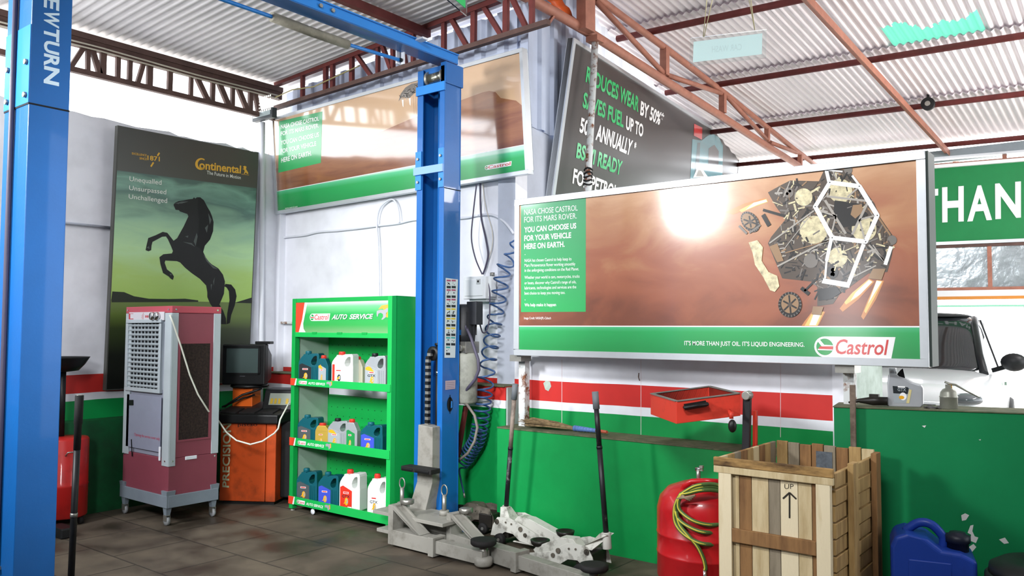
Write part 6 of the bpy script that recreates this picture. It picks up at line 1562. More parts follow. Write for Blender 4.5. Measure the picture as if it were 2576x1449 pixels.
b = MB(); b.bb((kx0 + xs[1], ky0 - 0.022, min(r0, r1)), (kx0 + xs[8], ky0 - 0.001, max(r0, r1)), WD[2]); b.build('middle_rail', cr, bevel=0.003)
b = MB(); b.bb((kx0 + xs[1], ky0 - 0.022, 0.04), (kx0 + xs[8], ky0 - 0.001, 0.12), WD[1]); b.build('bottom_rail', cr, bevel=0.003)
b = MB()
n = 9
for k in range(n):
    z0 = 0.18 + k * (kz - 0.2) / n; z1 = z0 + (kz - 0.2) / n - 0.008
    b.bb((kx1 - 0.02, ky0 + 0.02, z0), (kx1 + 0.004 * (k % 2), ky0 + 0.78, z1), WD[(k * 3 + 1) % 3])
b.build('side_panel', cr, bevel=0.003)
for y in (ky0 + 0.2, ky0 + 0.62):
    b = MB(); b.bb((kx1 + 0.006, y, 0.0), (kx1 + 0.035, y + 0.085, kz + 0.0), WD[1 if y < 4.3 else 2]); b.build('side_batten', cr, bevel=0.003)
b = MB()
for k in range(8):
    x0 = kx0 + 0.02 + k * (kx1 - kx0 - 0.04) / 8
    b.bb((x0, ky1 - 0.02, 0.03), (x0 + (kx1 - kx0 - 0.04) / 8 - 0.004, ky1, kz - 0.005 * (k % 3)), WD[[1, 3, 2, 2, 3, 2, 1, 0][k]])
b.build('back_panel', cr, bevel=0.003)
b = MB()
for k in range(9):
    y0 = ky0 + 0.022 + k * (ky1 - ky0 - 0.044) / 9
    b.bb((kx0, y0, 0.03), (kx0 + 0.02, y0 + (ky1 - ky0 - 0.044) / 9 - 0.004, kz - 0.004), WD[[0, 1, 3, 2, 1, 0, 2, 1, 3][k]])
b.build('side_panel', cr, bevel=0.003)
b = MB(); b.bb((kx0 + 0.02, ky0 + 0.02, 0.05), (kx1 - 0.02, ky1 - 0.02, 0.07), WD[2]); b.build('bottom', cr)
b = MB(); b.bb((kx0 + 0.25, ky1 - 0.024, 0.6), (kx0 + 0.34, ky1 - 0.021, 0.86), mat('torn_poly_sheet', '#5a6168', 0.3, var=0.5, scale=30)); b.build('torn_liner', cr)
q = onY(2138, 968, 4.85); q2 = onY(2152, 968, 4.85)
b = MB(); b.bb((q.x, 4.84, 0.0), (q2.x, 4.856, q.z), mat('rusty_flat_bar', '#7a6a5c', 0.6, hex2='#54453a', scale=9))
tag(b.build('flat_bar', bevel=0.002), 'upright flat steel bar standing behind the wooden crate', 'steel bar')

# ------------------------------------------------------------------ red air tank with coiled hose
RT = mat('red_tank_paint', '#b3161d', 0.3, hex2='#8a1015', scale=4, lo=0.5, hi=0.8, coat=0.3)
tx_, ty_ = -2.075, 4.44
tk = thing('air_tank', 'upright red pressure tank with green hose beside the wooden crate', 'tank', (tx_, ty_, 0))
b = MB(); r = 0.262
prof = [(0.0, 0.05), (0.16, 0.06), (0.23, 0.09), (r, 0.14), (r, 0.27), (r + 0.004, 0.275), (r, 0.28), (r, 0.38), (r + 0.004, 0.385), (r, 0.39), (r, 0.52), (0.245, 0.585), (0.2, 0.635), (0.12, 0.665), (0.0, 0.675)]
b.lathe(prof, RT, 40, Matrix.Translation((tx_, ty_, 0))); b.build('vessel', tk)
b = MB(); hp_ = [onY(1710, 1258, 4.3), onY(1713, 1240, 4.3), onY(1722, 1222, 4.28), onY(1740, 1211, 4.28), onY(1775, 1210, 4.3), onY(1810, 1212, 4.32)]
b.tube(hp_, 0.016, RT, 10); b.build('handle', tk)
b = MB(); p = onY(1757, 1210, 4.45); b.cyl((p.x, 4.45, 0.66), (p.x, 4.45, 0.74), 0.012, STEEL, 10); b.cyl((p.x - 0.015, 4.45, 0.735), (p.x + 0.03, 4.45, 0.745), 0.011, CHROME, 10); b.bb((p.x + 0.01, 4.44, 0.73), (p.x + 0.03, 4.46, 0.76), STEEL); b.build('valve', tk)
for w in (0.8, 2.9, 4.35):
    b = MB(); b.bar((tx_ + 0.2 * cos(w), ty_ + 0.2 * sin(w), 0.1), (tx_ + 0.25 * cos(w), ty_ + 0.25 * sin(w), 0.0), 0.05, 0.012, RT); b.build('leg', tk)
HS = mat('green_hose', '#4f6b3c', 0.45, var=0.15, scale=30); HY = mat('hose_yellow_line', '#c9c04a', 0.45)
hose = thing('air_hose', 'coiled green hose with yellow stripe hung on the red tank', 'hose', tuple(onY(1760, 1270, 4.16)))
def smooth(pts, n=6):
    P = [Vector(p) for p in pts]; out = []
    for i in range(len(P) - 1):
        p0 = P[max(0, i - 1)]; p1 = P[i]; p2 = P[i + 1]; p3 = P[min(len(P) - 1, i + 2)]
        for k in range(n):
            t = k / n
            out.append(0.5 * ((2 * p1) + (-p0 + p2) * t + (2 * p0 - 5 * p1 + 4 * p2 - p3) * t * t + (-p0 + 3 * p1 - 3 * p2 + p3) * t ** 3))
    return out + [P[-1]]
loops = [[(350, 905), (322, 960), (318, 1030), (350, 1085), (430, 1135), (520, 1160), (640, 1150), (720, 1060), (700, 930), (600, 862), (480, 862), (390, 890)],
         [(345, 915), (312, 990), (312, 1080), (350, 1150), (430, 1210), (520, 1238), (640, 1225), (730, 1110), (705, 920), (600, 846), (470, 846), (385, 885)],
         [(360, 905), (335, 960), (350, 1020), (440, 1085), (560, 1110), (660, 1080), (700, 1000), (680, 920), (600, 884), (490, 880), (400, 900)]]
def onfront(x, y, extra):
    """a point lying on the front of the round vessel"""
    P = onY(x, y, 4.17); dx = max(-0.24, min(0.24, P.x - tx_))
    yv = ty_ - math.sqrt(0.262 ** 2 - dx * dx) - extra
    return onY(x, y, max(yv, 4.155) if abs(dx) < 0.24 else yv)
b = MB()
for i, lp in enumerate(loops):
    pts = [onfront(*c9(*p), 0.018 + 0.004 * i) for p in lp]
    pts = [p if p.x < -1.82 else Vector((-1.82, min(p.y, 4.3), p.z)) for p in pts]
    sm = smooth(pts + [pts[0]])[:-1]
    b.tube(sm, 0.0115, HS, 8, closed=True)
b.build('hose_coil', hose)
tail = smooth([onfront(*c9(*p), 0.02) for p in [(320, 1020), (345, 1110), (400, 1180), (460, 1250), (500, 1330), (514, 1390), (510, 1410)]])
b = MB(); b.tube(tail, 0.0115, HS, 8); b.build('hose_tail', hose)
b = MB(); b.tube([p + Vector((0, -0.0105, 0.002)) for p in tail], 0.004, HY, 6)
for i, lp in enumerate(loops):
    pts = [onfront(*c9(*p), 0.018 + 0.004 * i) for p in lp]
    pts = [p if p.x < -1.82 else Vector((-1.82, min(p.y, 4.3), p.z)) for p in pts]
    b.tube([p + Vector((0, -0.0105, 0.002)) for p in smooth(pts + [pts[0]])[:-1]], 0.004, HY, 6, closed=True)
b.build('hose_stripe', hose)
e = tail[-1]; b = MB(); b.cyl(e, e + Vector((0, 0, -0.08)), 0.011, CHROME, 10); b.build('nozzle', hose)
b = MB(); p = onfront(*c9(385, 925), 0.03)
for k in range(4): b.tube([p + Vector((-0.02 - 0.01 * k, -0.005, 0.01 - 0.008 * k)), p + Vector((0.0, -0.02, 0.0)), p + Vector((0.03 + 0.01 * k, -0.01, -0.012 + 0.01 * k))], 0.007, mat('brown_rag', '#8a7a64', 0.9), 6)
b.build('cloth_tie', hose)

# ------------------------------------------------------------------ red tool tray on its post
TR = mat('red_tray_paint', '#c93a2a', 0.45, hex2='#8a2a1e', scale=5, lo=0.55, hi=0.8); TB = mat('black_arm', '#2b2c2f', 0.45)
A_, B_, D_ = Vector((-2.51, 4.62, 1.142)), Vector((-2.2, 4.36, 1.128)), Vector((-1.90, 4.58, 1.178)); C_ = A_ + (D_ - B_); dn = Vector((0, 0, -0.128))
tt = thing('tool_tray', 'red steel tool tray on a jointed post above the crate', 'tool tray', (-1.885, 4.66, 0))
cen = (A_ + B_ + C_ + D_) / 4
def ins(p, k, z): return cen + (p - cen) * k + Vector((0, 0, z))
b = MB(); q = [A_, B_, D_, C_]
out_t = q; out_b = [p + dn for p in q]; in_t = [ins(p, 0.94, 0) for p in q]; in_b = [ins(p, 0.94, -0.06) for p in q]
vs = out_t + out_b + in_t + in_b
fs = []
for i in range(4):
    j = (i + 1) % 4
    fs += [(i + 4, j + 4, j, i), (i, j, j + 8, i + 8), (i + 8, j + 8, j + 12, i + 12)]
fs += [(7, 6, 5, 4), (12, 13, 14, 15)]
b.add(vs, fs, TR); b.build('tray', tt, bevel=0.003)
b = MB(); b.add([p + Vector((0, 0, 0.002)) for p in [ins(p, 0.94, -0.06) for p in q]], [(0, 1, 2, 3)], RUBBER)
for i in range(4):
    j = (i + 1) % 4
    b.add([ins(q[i], 0.94, 0), ins(q[j], 0.94, 0), ins(q[j], 0.94, -0.06), ins(q[i], 0.94, -0.06)], [(3, 2, 1, 0)], RUBBER)
    b.bar(ins(q[i], 0.97, 0.003), ins(q[j], 0.97, 0.003), 0.022, 0.006, STEEL)
b.build('tray_liner', tt)
fn = (D_ - B_).normalized(); on = Vector((fn.y, -fn.x, 0)).normalized()
b = MB(); h0 = B_ + (D_ - B_) * 0.12 + Vector((0, 0, -0.035)) + on * 0.012; h1 = B_ + (D_ - B_) * 0.46 + Vector((0, 0, -0.03)) + on * 0.012
b.bar(h0, h1, 0.012, 0.036, BLACK); b.tube([h0 + on * 0.006, h0 + on * 0.035, h1 + on * 0.035, h1 + on * 0.006], 0.011, BLACK, 8); b.build('handle', tt)
b = MB(); k0 = B_ + (D_ - B_) * 0.82 + Vector((0, 0, -0.09)) + on * 0.005; k1 = k0 + on * 0.05 + Vector((0, 0, -0.02))
b.cyl(k0, k1, 0.012, TR, 10); b.cyl(k1 + Vector((0, 0, 0.02)), k1 + Vector((0, 0, -0.02)), 0.012, TR, 10); b.sphere(k1 + Vector((0.01, -0.01, -0.06)), 0.03, BLACK, 16, (0.8, 0.8, 1.25)); b.build('lock_knob', tt)
pt = D_ + Vector((0.03, 0.03, -0.01)); pb = Vector((-1.88, 4.67, 0.0))
b = MB(); b.cyl(pt + Vector((0, 0.03, 0)), pt + Vector((0, -0.03, 0)), 0.026, STEEL, 16); pm = pt + (Vector((-1.90, 4.66, 0.86)) - pt)
b.bar(pt + Vector((0, 0, 0.01)), Vector((-1.905, 4.66, 0.72)), 0.03, 0.045, TB, up=(1, 0, 0)); b.build('upper_arm', tt, bevel=0.004)
b = MB(); b.bar(pt + Vector((0.03, 0.04, -0.09)), Vector((-1.865, 4.70, 0.7)), 0.022, 0.022, TR, up=(1, 0, 0)); b.build('link_rod', tt)
b = MB(); b.bar((-1.895, 4.67, 0.76), (-1.885, 4.67, 0.02), 0.045, 0.045, TR, up=(1, 0, 0)); b.bb((-1.98, 4.73, 0), (-1.8, 4.83, 0.03), TR); b.build('post', tt)

# ------------------------------------------------------------------ blue jerrycan and black tub
JB = mat('blue_jerrycan_plastic', '#1d3f9c', 0.4, hex2='#122a6d', scale=3, lo=0.45, hi=0.8)
jc = thing('jerrycan', 'blue plastic jerrycan with dark cap in front of dark green wall', 'jerrycan', (-0.9, 4.58, 0))
MJ = Matrix.Translation((-0.91, 4.6, 0)) @ Matrix.Rotation(radians(14), 4, 'Z')
b = MB(MJ @ Matrix.Translation((0, 0.15, 0)) @ RZX)
b.prism([(-0.19, 0.0), (0.19, 0.0), (0.19, 0.44), (0.12, 0.47), (0.04, 0.475), (-0.02, 0.52), (-0.12, 0.54), (-0.17, 0.52), (-0.19, 0.47)], 0.0, 0.28, JB)
b.build('body', jc, bevel=0.035, seg=4)
b = MB(MJ); b.hexa([(-0.11, -0.135, 0.0), (0.08, -0.135, 0.0), (0.08, -0.12, 0.0), (-0.11, -0.12, 0.0), (-0.11, -0.135, 0.42), (0.08, -0.135, 0.42), (0.08, -0.12, 0.42), (-0.11, -0.12, 0.42)], JB); b.build('front_panel', jc, bevel=0.006)
b = MB(MJ); b.tube(smooth([(-0.12, 0.0, 0.525), (-0.06, -0.01, 0.575), (0.0, -0.02, 0.575), (0.05, -0.02, 0.52), (0.05, -0.02, 0.47)]), 0.022, JB, 10); b.build('handle', jc)
b = MB(MJ); b.lathe([(0.0, 0.46), (0.05, 0.46), (0.05, 0.5), (0.058, 0.502), (0.058, 0.535), (0.04, 0.54), (0.035, 0.55), (0.0, 0.55)], mat('dark_blue_cap', '#1a1f2e', 0.45), 20, Matrix.Translation((0.115, -0.02, 0))); b.build('cap', jc)
b = MB(MJ); b.lathe([(0.0, 0.0), (0.055, 0.0), (0.055, 0.012), (0.04, 0.02), (0.038, 0.008), (0, 0.008)], BLACK, 20, Matrix.Translation((0.12, -0.132, 0.3)) @ Matrix.Rotation(pi / 2, 4, 'X')); b.build('spout_bung', jc)
tb = thing('waste_tub', 'low round black waste tub at the edge beside the blue jerrycan', 'tub', (-0.42, 4.66, 0))
TBM = mat('black_tub_plastic', '#1b1d1f', 0.45, var=0.3, scale=7)
b = MB(Matrix.Translation((-0.42, 4.62, 0))); b.lathe([(0.0, 0.0), (0.2, 0.0), (0.235, 0.3), (0.25, 0.33), (0.26, 0.36), (0.26, 0.385), (0.245, 0.395), (0.0, 0.395)], TBM, 40); b.build('body', tb)
b = MB(Matrix.Translation((-0.42, 4.62, 0))); b.lathe([(0.0, 0.395), (0.245, 0.395), (0.24, 0.43), (0.19, 0.46), (0.1, 0.465), (0.09, 0.45), (0, 0.45)], TBM, 40); b.build('lid', tb)

# ------------------------------------------------------------------ things on the taller wall
zt = 1.1125
def wallpt(x, y): return onP(x, y, O_W, B10)
O_W = Vector((-1.46, 4.87, 0)) + B10 * 0.12
bt = thing('oil_jug', 'silver oil jug with slanted neck standing on the dark green wall', 'oil bottle', tuple(wallpt(2268, 1024)))
pan = Panel(Vector(wallpt(2232, 1028).to_tuple()[:2] + (zt,)) , A10, (0, 0, 1))
def c8(x, y): return (2080 + x / 2.163, 380 + y / 2.163)
PSW = mat('silver_jug_plastic', '#b3b6ba', 0.3, metal=0.3, var=0.06)
ol = pan.poly([c8(*p) for p in [(338, 1396), (512, 1396), (524, 1380), (524, 1290), (512, 1276), (470, 1262), (430, 1240), (390, 1226), (376, 1212), (335, 1212), (328, 1260), (332, 1330), (328, 1380)]])
ol = [(u, max(0.0, v)) for u, v in ol]
b = MB(pan.M); b.prism(ol, -0.1, 0.0, PSW); bo = b.build('body', bt, bevel=0.01, seg=3)
b = MB(); b.flat(pan.poly([c8(*p) for p in [(365, 1370), (430, 1372), (462, 1300), (440, 1285), (358, 1278)]]), LBS, pan.M, 0.001); b.flat(pan.poly([c8(*p) for p in [(358, 1278), (440, 1285), (446, 1292), (440, 1322), (362, 1318)]]), LBC, pan.M, 0.0014)
b.flat(pan.poly([c8(*p) for p in [(432, 1372), (448, 1372), (462, 1300), (448, 1296)]]), mat('label_yellow', '#cfc28a', 0.4), pan.M, 0.0014)
pan.tx(b, 'GTX', c8(385, 1306), c8(432, 1308), c8(432, 1290), c8(385, 1288), LBS, 0.002, 0.02); b.flat(pan.poly([c8(*p) for p in [(386, 1286), (426, 1288), (426, 1280), (386, 1278)]]), P_WHITE, pan.M, 0.002)
c = pan.px(*c8(415, 1335)); b.flat(ring(c[0], c[1], 0.018, 0.022, n=18), P_WHITE, pan.M, 0.0018); b.flat(ring(c[0] - 0.008, c[1] - 0.006, 0.014, 0.01, n=18), LBY, pan.M, 0.0022); b.build('label_print', bo)
b = MB(pan.M); c0, c1 = pan.px(*c8(340, 1212)), pan.px(*c8(372, 1188)); b.cyl(((c0[0] + c1[0]) / 2, c0[1] - 0.006, -0.05), ((c0[0] + c1[0]) / 2, c1[1] + 0.006, -0.05), 0.02, PSW, 16); b.build('cap', bt)
b = MB(pan.M); c = [pan.px(*c8(*p)) for p in [(372, 1232), (384, 1210), (400, 1192), (412, 1184), (418, 1210), (424, 1238)]]
b.prism(c, -0.06, -0.04, BLACK); b.build('handle_grip', bt)
oc = thing('oil_can', 'small domed steel oil can with long thin spout on the wall', 'oil can', tuple(Vector(wallpt(2387, 1030).to_tuple()[:2] + (zt + 0.004,))))
b = MB(Matrix.Translation(Vector(wallpt(2387, 1030).to_tuple()[:2] + (zt + 0.004,))))
OS = mat('dull_oil_can_steel', '#8f9085', 0.4, metal=0.5, var=0.2, scale=12)
b.lathe([(0.0, 0.0), (0.043, 0.0), (0.045, 0.004), (0.045, 0.062), (0.048, 0.066), (0.045, 0.07), (0.041, 0.092), (0.03, 0.108), (0.016, 0.114), (0.016, 0.134), (0.0, 0.135)], OS, 28); b.build('body', oc)
co = wallpt(2387, 1030); pan = Panel(Vector((co.x, co.y, zt)), A10, (0, 0, 1))
pp_ = [pan.M @ Vector((*pan.px(*c8(*p)), 0)) for p in [(640, 1256), (672, 1268), (700, 1272), (760, 1306), (832, 1342)]]
b = MB(); b.tube(pp_, [0.006, 0.007, 0.006, 0.0045, 0.003], OS, 8); b.cyl(pp_[1], pp_[1] + Vector((0, 0, -0.03)), 0.009, mat('brass', '#b08a3c', 0.35, metal=0.8), 10); b.build('spout', oc)
gr = MB(); a, c = wallpt(2160, 1021), wallpt(2233, 1014); a.z, c.z = zt + 0.028, zt + 0.032
gr.tube([a + (a - c) * 0.35 + Vector((0, 0, -0.012)), a, a + (c - a) * 0.5, c], [0.006, 0.012, 0.026, 0.024], GREASE, 10); m_ = a + (c - a) * 0.55; gr.box(m_ + Vector((0, 0, 0.024)), (0.05, 0.03, 0.03), GREASE)
tag(gr.build('grease_gun'), 'dark greasy tool lying on the wall beside the silver jug', 'tool')
rg = MB(); p = wallpt(2335, 1026); p.z = zt + 0.003
pts = []
for i in range(9):
    for j in range(6):
        pts.append(p + A10 * (-0.02 + i * 0.011) + B10 * (-0.06 + j * 0.026) + Vector((0, 0, 0.006 + 0.006 * sin(i * 1.3 + j))))
rg.add(pts, [(i * 6 + j, (i + 1) * 6 + j, (i + 1) * 6 + j + 1, i * 6 + j + 1) for i in range(8) for j in range(5)], mat('dark_rag', '#4a4a48', 0.9, var=0.3), True)
o = rg.build('rag'); sd = o.modifiers.new('thick', 'SOLIDIFY'); sd.thickness = 0.004
tag(o, 'dark flat rag on the wall between silver jug and oil can', 'rag')

# ------------------------------------------------------------------ broom on the ledge
br = thing('broom', 'grass hand broom with blue binding lying on the green ledge', 'broom', tuple(onZ(1445, 1088, 0.8)))
BR = mat('broom_straw', '#8f7a58', 0.9, hex2='#4d3e2a', scale=25, lo=0.35, hi=0.7); BB = mat('blue_binding', '#5f7fb8', 0.5, var=0.15, scale=30)
a, c, d = onY(1330, 1068, 5.06), onY(1447, 1086, 5.04), onY(1500, 1092, 5.02); e = onY(1527, 1097, 5.0)
for p in (a, c, d, e): p.z = 0.822
a.z = 0.83
b = MB(); random.seed(3)
for k in range(70):
    u = random.uniform(-1, 1); w = random.uniform(0, 1)
    st = c + Vector((0, u * 0.012, w * 0.012 - 0.008)); en = a + Vector((random.uniform(-0.05, 0.05), u * 0.085, w * 0.05 - 0.018))
    b.tube([st, (st + en) / 2 + Vector((0, u * 0.015, 0.006)), en], [0.004, 0.004, 0.0025], BR, 5, cap=False)
b.build('bristles', br)
b = MB(); b.tube([c + (c - d) * 0.05, d], [0.021, 0.014], BB, 12)
for k in range(7): q = c + (d - c) * (k / 7); b.tube([q, q + (d - c) * 0.03], 0.0225 - 0.001 * k, BB, 12)
b.build('binding', br)
b = MB(); b.tube([d, e], [0.013, 0.011], mat('red_handle_end', '#b0563e', 0.5), 10); b.build('handle_end', br)
# ------------------------------------------------------------------ cables, hose and box on the back wall
WY = 5.185
pipe('conduit', 'white cable conduit running along the back wall under the billboard', 'conduit', smooth([onY(x, y, WY) for x, y in ((677, 612), (692, 603), (720, 597), (765, 592), (800, 584), (850, 580), (905, 574), (950, 568), (1000, 562), (1050, 552), (1160, 549), (1200, 542), (1240, 541), (1270, 560), (1292, 588))]), 0.011, CABLE, 8)
pipe('conduit', 'thin white conduit looping up and down to the green cabinet', 'conduit', smooth([onY(x, y, WY - 0.02) for x, y in ((953, 790), (953, 700), (951, 620), (948, 560), (955, 525), (975, 505), (990, 503), (1000, 520), (1004, 545), (1004, 560))]), 0.0085, CABLE, 8)
pipe('cable', 'dark cable hanging in front of the thin one above the white box', 'cable', smooth([onY(x, y, 5.16) for x, y in ((1208, 462), (1210, 540), (1222, 600), (1228, 640), (1222, 670), (1215, 690))]), 0.008, CABLE_D, 8)
pipe('cable', 'dark cable bowed away to the lift post above the white box', 'cable', smooth([onY(x, y, 5.12) for x, y in ((1199, 462), (1190, 540), (1186, 600), (1196, 650), (1213, 690))]), 0.006, CABLE_D, 8)
pipe('cable', 'very thin pale cable bowed to the hose side above the white box', 'cable', smooth([onY(x, y, 5.17) for x, y in ((1214, 462), (1222, 520), (1238, 580), (1238, 620), (1226, 660), (1216, 690))]), 0.0035, MATS['pale_cable'], 6)
eb = thing('fuse_box', 'white metal fuse box on the wall beside the blue coiled hose', 'fuse box', tuple(onY(1194, 725, 5.1)))
q0, q1 = onY(1165, 753, 5.05), onY(1221, 694, 5.05)
EBM = mat('box_cream', '#dcdfe0', 0.45, var=0.04)
b = MB(); b.bb((q0.x, 5.05, q0.z), (q1.x, 5.2, q1.z), EBM); b.bb((q0.x + 0.03, 5.09, q0.z - 0.02), (q1.x - 0.02, 5.2, q0.z), EBM); b.build('casing', eb, bevel=0.006)
b = MB(); b.bb((q0.x + 0.02, 5.043, q0.z + 0.025), (q1.x - 0.025, 5.05, q1.z - 0.025), EBM); dr = b.build('door', eb, bevel=0.004)
b = MB(); p = onY(1204, 708, 5.043); b.bb((p.x - 0.02, 5.037, p.z - 0.02), (p.x + 0.02, 5.043, p.z + 0.02), GALV); b.bb((p.x - 0.008, 5.034, p.z - 0.008), (p.x + 0.008, 5.037, p.z + 0.008), BLACK); b.build('lock', dr)
b = MB(); b.cyl((q1.x + 0.015, 5.12, q1.z - 0.0), (q1.x + 0.015, 5.12, q1.z + 0.03), 0.02, STEEL, 12); b.bb((q1.x, 5.09, q0.z + 0.02), (q1.x + 0.03, 5.15, q1.z), EBM); b.build('side_gland', eb)
pipe('cable', 'black cable from the fuse box down to the lift motor', 'cable', smooth([onY(x, y, yy) for x, y, yy in ((1228, 695, 5.1), (1232, 740, 5.08), (1231, 800, 5.0), (1224, 832, 4.98), (1214, 836, 4.96), (1207, 815, 4.94), (1203, 806, 4.9))]), 0.006, CABLE_D, 8)
# coiled air line
HB_ = mat('blue_coil_hose', '#33517e', 0.35, var=0.08)
path = [(1292, 612), (1285, 645), (1268, 680), (1258, 740), (1247, 800), (1238, 860), (1229, 920), (1223, 970), (1218, 1010), (1212, 1050), (1207, 1085), (1200, 1110), (1188, 1130), (1175, 1150), (1165, 1160)]
PTS = smooth([onY(x, y, 5.1 if y < 800 else max(4.93, 5.1 - (y - 800) * 0.0014)) for x, y in path], 10)
ln = [0]
for i in range(1, len(PTS)): ln.append(ln[-1] + (PTS[i] - PTS[i - 1]).length)
def at(s):
    for i in range(1, len(PTS)):
        if ln[i] >= s: 
            k = (s - ln[i - 1]) / max(1e-6, ln[i] - ln[i - 1]); return PTS[i - 1].lerp(PTS[i], k), (PTS[i] - PTS[i - 1]).normalized()
    return PTS[-1], (PTS[-1] - PTS[-2]).normalized()
s, ph, hp = 0.0, 2.4, []
while s < ln[-1]:
    p, tn = at(s); f = s / ln[-1]
    r = 0.02 + 0.04 * min(1, f / 0.08) if f < 0.08 else 0.062
    sd = tn.cross(Vector((0, 1, 0))).normalized(); bn = tn.cross(sd)
    hp.append(p + (sd * cos(ph) + bn * sin(ph)) * r + Vector((0, -0.01, 0)))
    pitch = 0.104 if f < 0.66 else (0.055 if f < 0.82 else 0.03)
    s += pitch / 16; ph += 2 * pi / 16
hb = MB(); hb.tube(hp, 0.0075, HB_, 7)
pe = hp[-1]; hb.tube(smooth([pe, onY(1156, 1180, 4.84), onY(1160, 1210, 4.84), onY(1167, 1240, 4.84)]), 0.0075, HB_, 7)
ch = thing('coil_hose', 'blue spiral air hose hanging beside the white fuse box', 'hose', tuple(PTS[0]))
hb.build('coil', ch); b = MB(); b.cyl(onY(1167, 1240, 4.84), onY(1169, 1252, 4.84), 0.008, STEEL, 8); b.build('end_fitting', ch)
b = MB(); h0 = PTS[0] + Vector((0.0, 0, 0)); b.tube([h0 + Vector((0.02, 0.16, 0.03)), h0 + Vector((0.0, 0.05, 0.04)), hp[0]], 0.0075, HB_, 7); b.build('tail', ch)
# lines on the left wall and corner
pipe('conduit', 'grey conduit along the left wall running behind the horse poster', 'conduit', [onX(100, 553, LX + 0.015), onX(155, 560, LX + 0.015), onX(300, 575, LX + 0.015)], 0.012, GREY_WALL, 8)
pipe('cable', 'thin red cable dangling in the corner behind the floodlight pole', 'cable', smooth([onY(x, y, 5.11) for x, y in ((676, 385), (681, 450), (677, 560), (675, 640), (668, 720))]), 0.004, mat('thin_red_cable', '#8d5a5c', 0.5), 6)
pipe('pipe', 'short rusty white pipe stub between the corner and the cabinet', 'pipe', [onY(664, 812, 5.16), onY(735, 812, 5.16)], 0.014, RUST, 10)
pipe('cable', 'white cable dropped beside the corner trim of the back wall', 'cable', [onY(704, 545, 5.19), onY(703, 650, 5.19), onY(698, 780, 5.19), onY(697, 900, 5.19)], 0.004, CABLE, 6)

# ------------------------------------------------------------------ white car in the wash bay
CWH = mat('white_car_paint', '#d3d7d8', 0.2, coat=0.7, var=0.02); CGL = mat('car_glass', '#23282a', 0.06, spec=0.8); CTR = mat('car_black_trim', '#17191b', 0.4); CLP = mat('headlamp_glass', '#5a6064', 0.1, coat=0.6)
car = thing('car', 'white car parked in the bright bay behind the dark green wall', 'car', (-2.2, 11.3, 0))
# local: x across (0 centre, + towards the workshop's right), y back from the nose, z up
MC = Matrix.Translation((-2.2, 9.15, 0.0)) @ Matrix.Rotation(radians(4), 4, 'Z')
def loft(secs, m, name, parent, sub=2, mats=None):
    """secs: list of (y, [(half width, z) ...]) mirrored into closed rings"""
    b = MB(MC); vs = []; n = None
    for y, pr in secs:
        ringp = [(w, y, z) for w, z in pr] + [(-w, y, z) for w, z in reversed(pr)]
        n = len(ringp); vs += ringp
    fs = []
    for i in range(len(secs) - 1):
        for k in range(n):
            k2 = (k + 1) % n
            fs.append((i * n + k, i * n + k2, (i + 1) * n + k2, (i + 1) * n + k))
    fs.append(tuple(reversed(range(n)))); fs.append(tuple(range((len(secs) - 1) * n, len(secs) * n)))
    b.add(vs, fs, m, True)
    o = b.build(name, parent)
    if sub:
        s_ = o.modifiers.new('smooth', 'SUBSURF'); s_.levels = sub; s_.render_levels = sub
    return o
loft([(0.0, [(0.62, 0.3), (0.7, 0.45), (0.7, 0.7), (0.6, 0.86), (0.3, 0.9)]), (0.15, [(0.8, 0.28), (0.86, 0.45), (0.86, 0.78), (0.74, 0.95), (0.4, 0.99)]), (0.6, [(0.86, 0.26), (0.92, 0.5), (0.92, 0.9), (0.8, 1.03), (0.4, 1.07)]), (1.15, [(0.88, 0.26), (0.93, 0.5), (0.935, 0.98), (0.84, 1.1), (0.4, 1.13)]),
      (1.4, [(0.88, 0.26), (0.93, 0.5), (0.94, 1.02), (0.86, 1.1), (0.4, 1.12)]), (3.8, [(0.88, 0.26), (0.93, 0.5), (0.94, 1.04), (0.86, 1.1), (0.4, 1.12)]), (4.2, [(0.84, 0.3), (0.9, 0.5), (0.9, 1.0), (0.8, 1.06), (0.4, 1.08)]), (4.3, [(0.7, 0.4), (0.8, 0.5), (0.8, 0.9), (0.7, 1.0), (0.4, 1.02)])], CWH, 'body', car)
loft([(1.12, [(0.8, 1.06), (0.8, 1.08), (0.6, 1.1), (0.3, 1.11)]), (1.35, [(0.82, 1.06), (0.78, 1.2), (0.62, 1.24), (0.3, 1.26)]), (1.95, [(0.84, 1.06), (0.70, 1.63), (0.6, 1.71), (0.3, 1.74)]), (2.3, [(0.84, 1.06), (0.68, 1.67), (0.58, 1.75), (0.3, 1.78)]), (3.6, [(0.84, 1.06), (0.66, 1.63), (0.56, 1.73), (0.3, 1.76)]), (4.15, [(0.8, 1.06), (0.6, 1.4), (0.52, 1.5), (0.3, 1.54)])], CGL, 'cabin_glass', car)
loft([(1.9, [(0.62, 1.705), (0.6, 1.725), (0.3, 1.75)]), (2.3, [(0.66, 1.71), (0.6, 1.76), (0.3, 1.795)]), (3.6, [(0.64, 1.69), (0.58, 1.74), (0.3, 1.775)]), (4.2, [(0.56, 1.5), (0.5, 1.55), (0.3, 1.58)])], CTR, 'roof', car, 1)
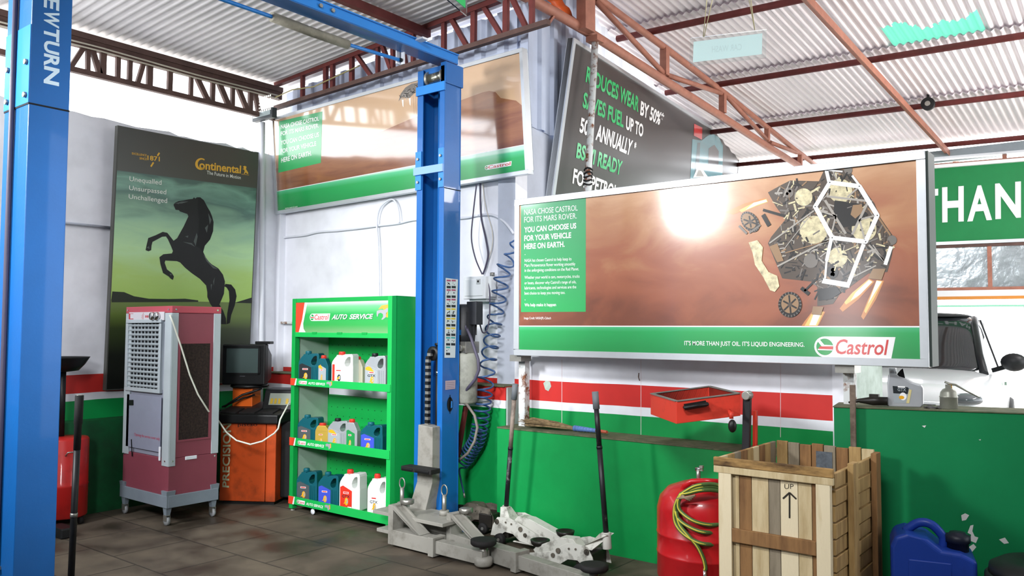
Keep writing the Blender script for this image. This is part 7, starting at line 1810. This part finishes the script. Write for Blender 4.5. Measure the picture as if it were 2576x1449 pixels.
for sx in (-1, 1):
    b = MB(MC); b.tube([(sx * 0.80, 1.16, 1.07), (sx * 0.735, 1.45, 1.27), (sx * 0.655, 1.92, 1.6), (sx * 0.62, 2.3, 1.69), (sx * 0.6, 3.5, 1.66), (sx * 0.55, 4.1, 1.44)], 0.045, CTR, 8); b.build('pillar', car)
    b = MB(MC); b.bar((sx * 0.86, 2.5, 1.08), (sx * 0.67, 2.55, 1.68), 0.06, 0.02, CTR, up=(1, 0, 0)); b.build('door_pillar', car)
    b = MB(MC); b.sphere((sx * 1.07, 1.42, 1.2), 0.13, CTR, 18, (1.0, 0.55, 0.78)); b.bar((sx * 0.86, 1.5, 1.1), (sx * 1.0, 1.46, 1.15), 0.06, 0.05, CTR); b.build('wing_mirror', car)
    b = MB(MC); b.sphere((sx * 0.72, 0.1, 0.86), 0.2, CLP, 18, (0.75, 0.7, 0.32)); hl = b.build('headlamp', car)
    b = MB(MC); b.sphere((sx * 0.72, 0.0, 0.86), 0.045, CHROME, 14, (1, 0.6, 0.9)); b.build('lamp_lens', hl)
    for y in (0.85, 3.5):
        b = MB(MC); b.lathe([(0.2, -0.1), (0.31, -0.1), (0.335, -0.07), (0.335, 0.07), (0.31, 0.1), (0.2, 0.1)], RUBBER, 28, Matrix.Translation((sx * 0.86, y, 0.335)) @ Matrix.Rotation(pi / 2, 4, 'Y')); wh = b.build('wheel', car)
        b = MB(MC); b.lathe([(0.0, -0.06), (0.2, -0.07), (0.215, -0.02), (0.215, 0.02), (0.2, 0.07), (0.0, 0.06)], ALU, 20, Matrix.Translation((sx * 0.86, y, 0.335)) @ Matrix.Rotation(pi / 2, 4, 'Y')); b.build('rim', wh)
b = MB(MC); b.bb((-0.45, -0.02, 0.62), (0.45, 0.06, 0.8), CTR); b.build('front_grille', car)
b = MB(MC); b.bb((0.935, 2.15, 0.9), (0.96, 2.35, 0.94), CHROME); b.build('door_handle', car)
b = MB(MC); b.bar((0.05, 1.2, 1.12), (0.6, 1.28, 1.16), 0.02, 0.015, CTR); b.build('wiper', car)
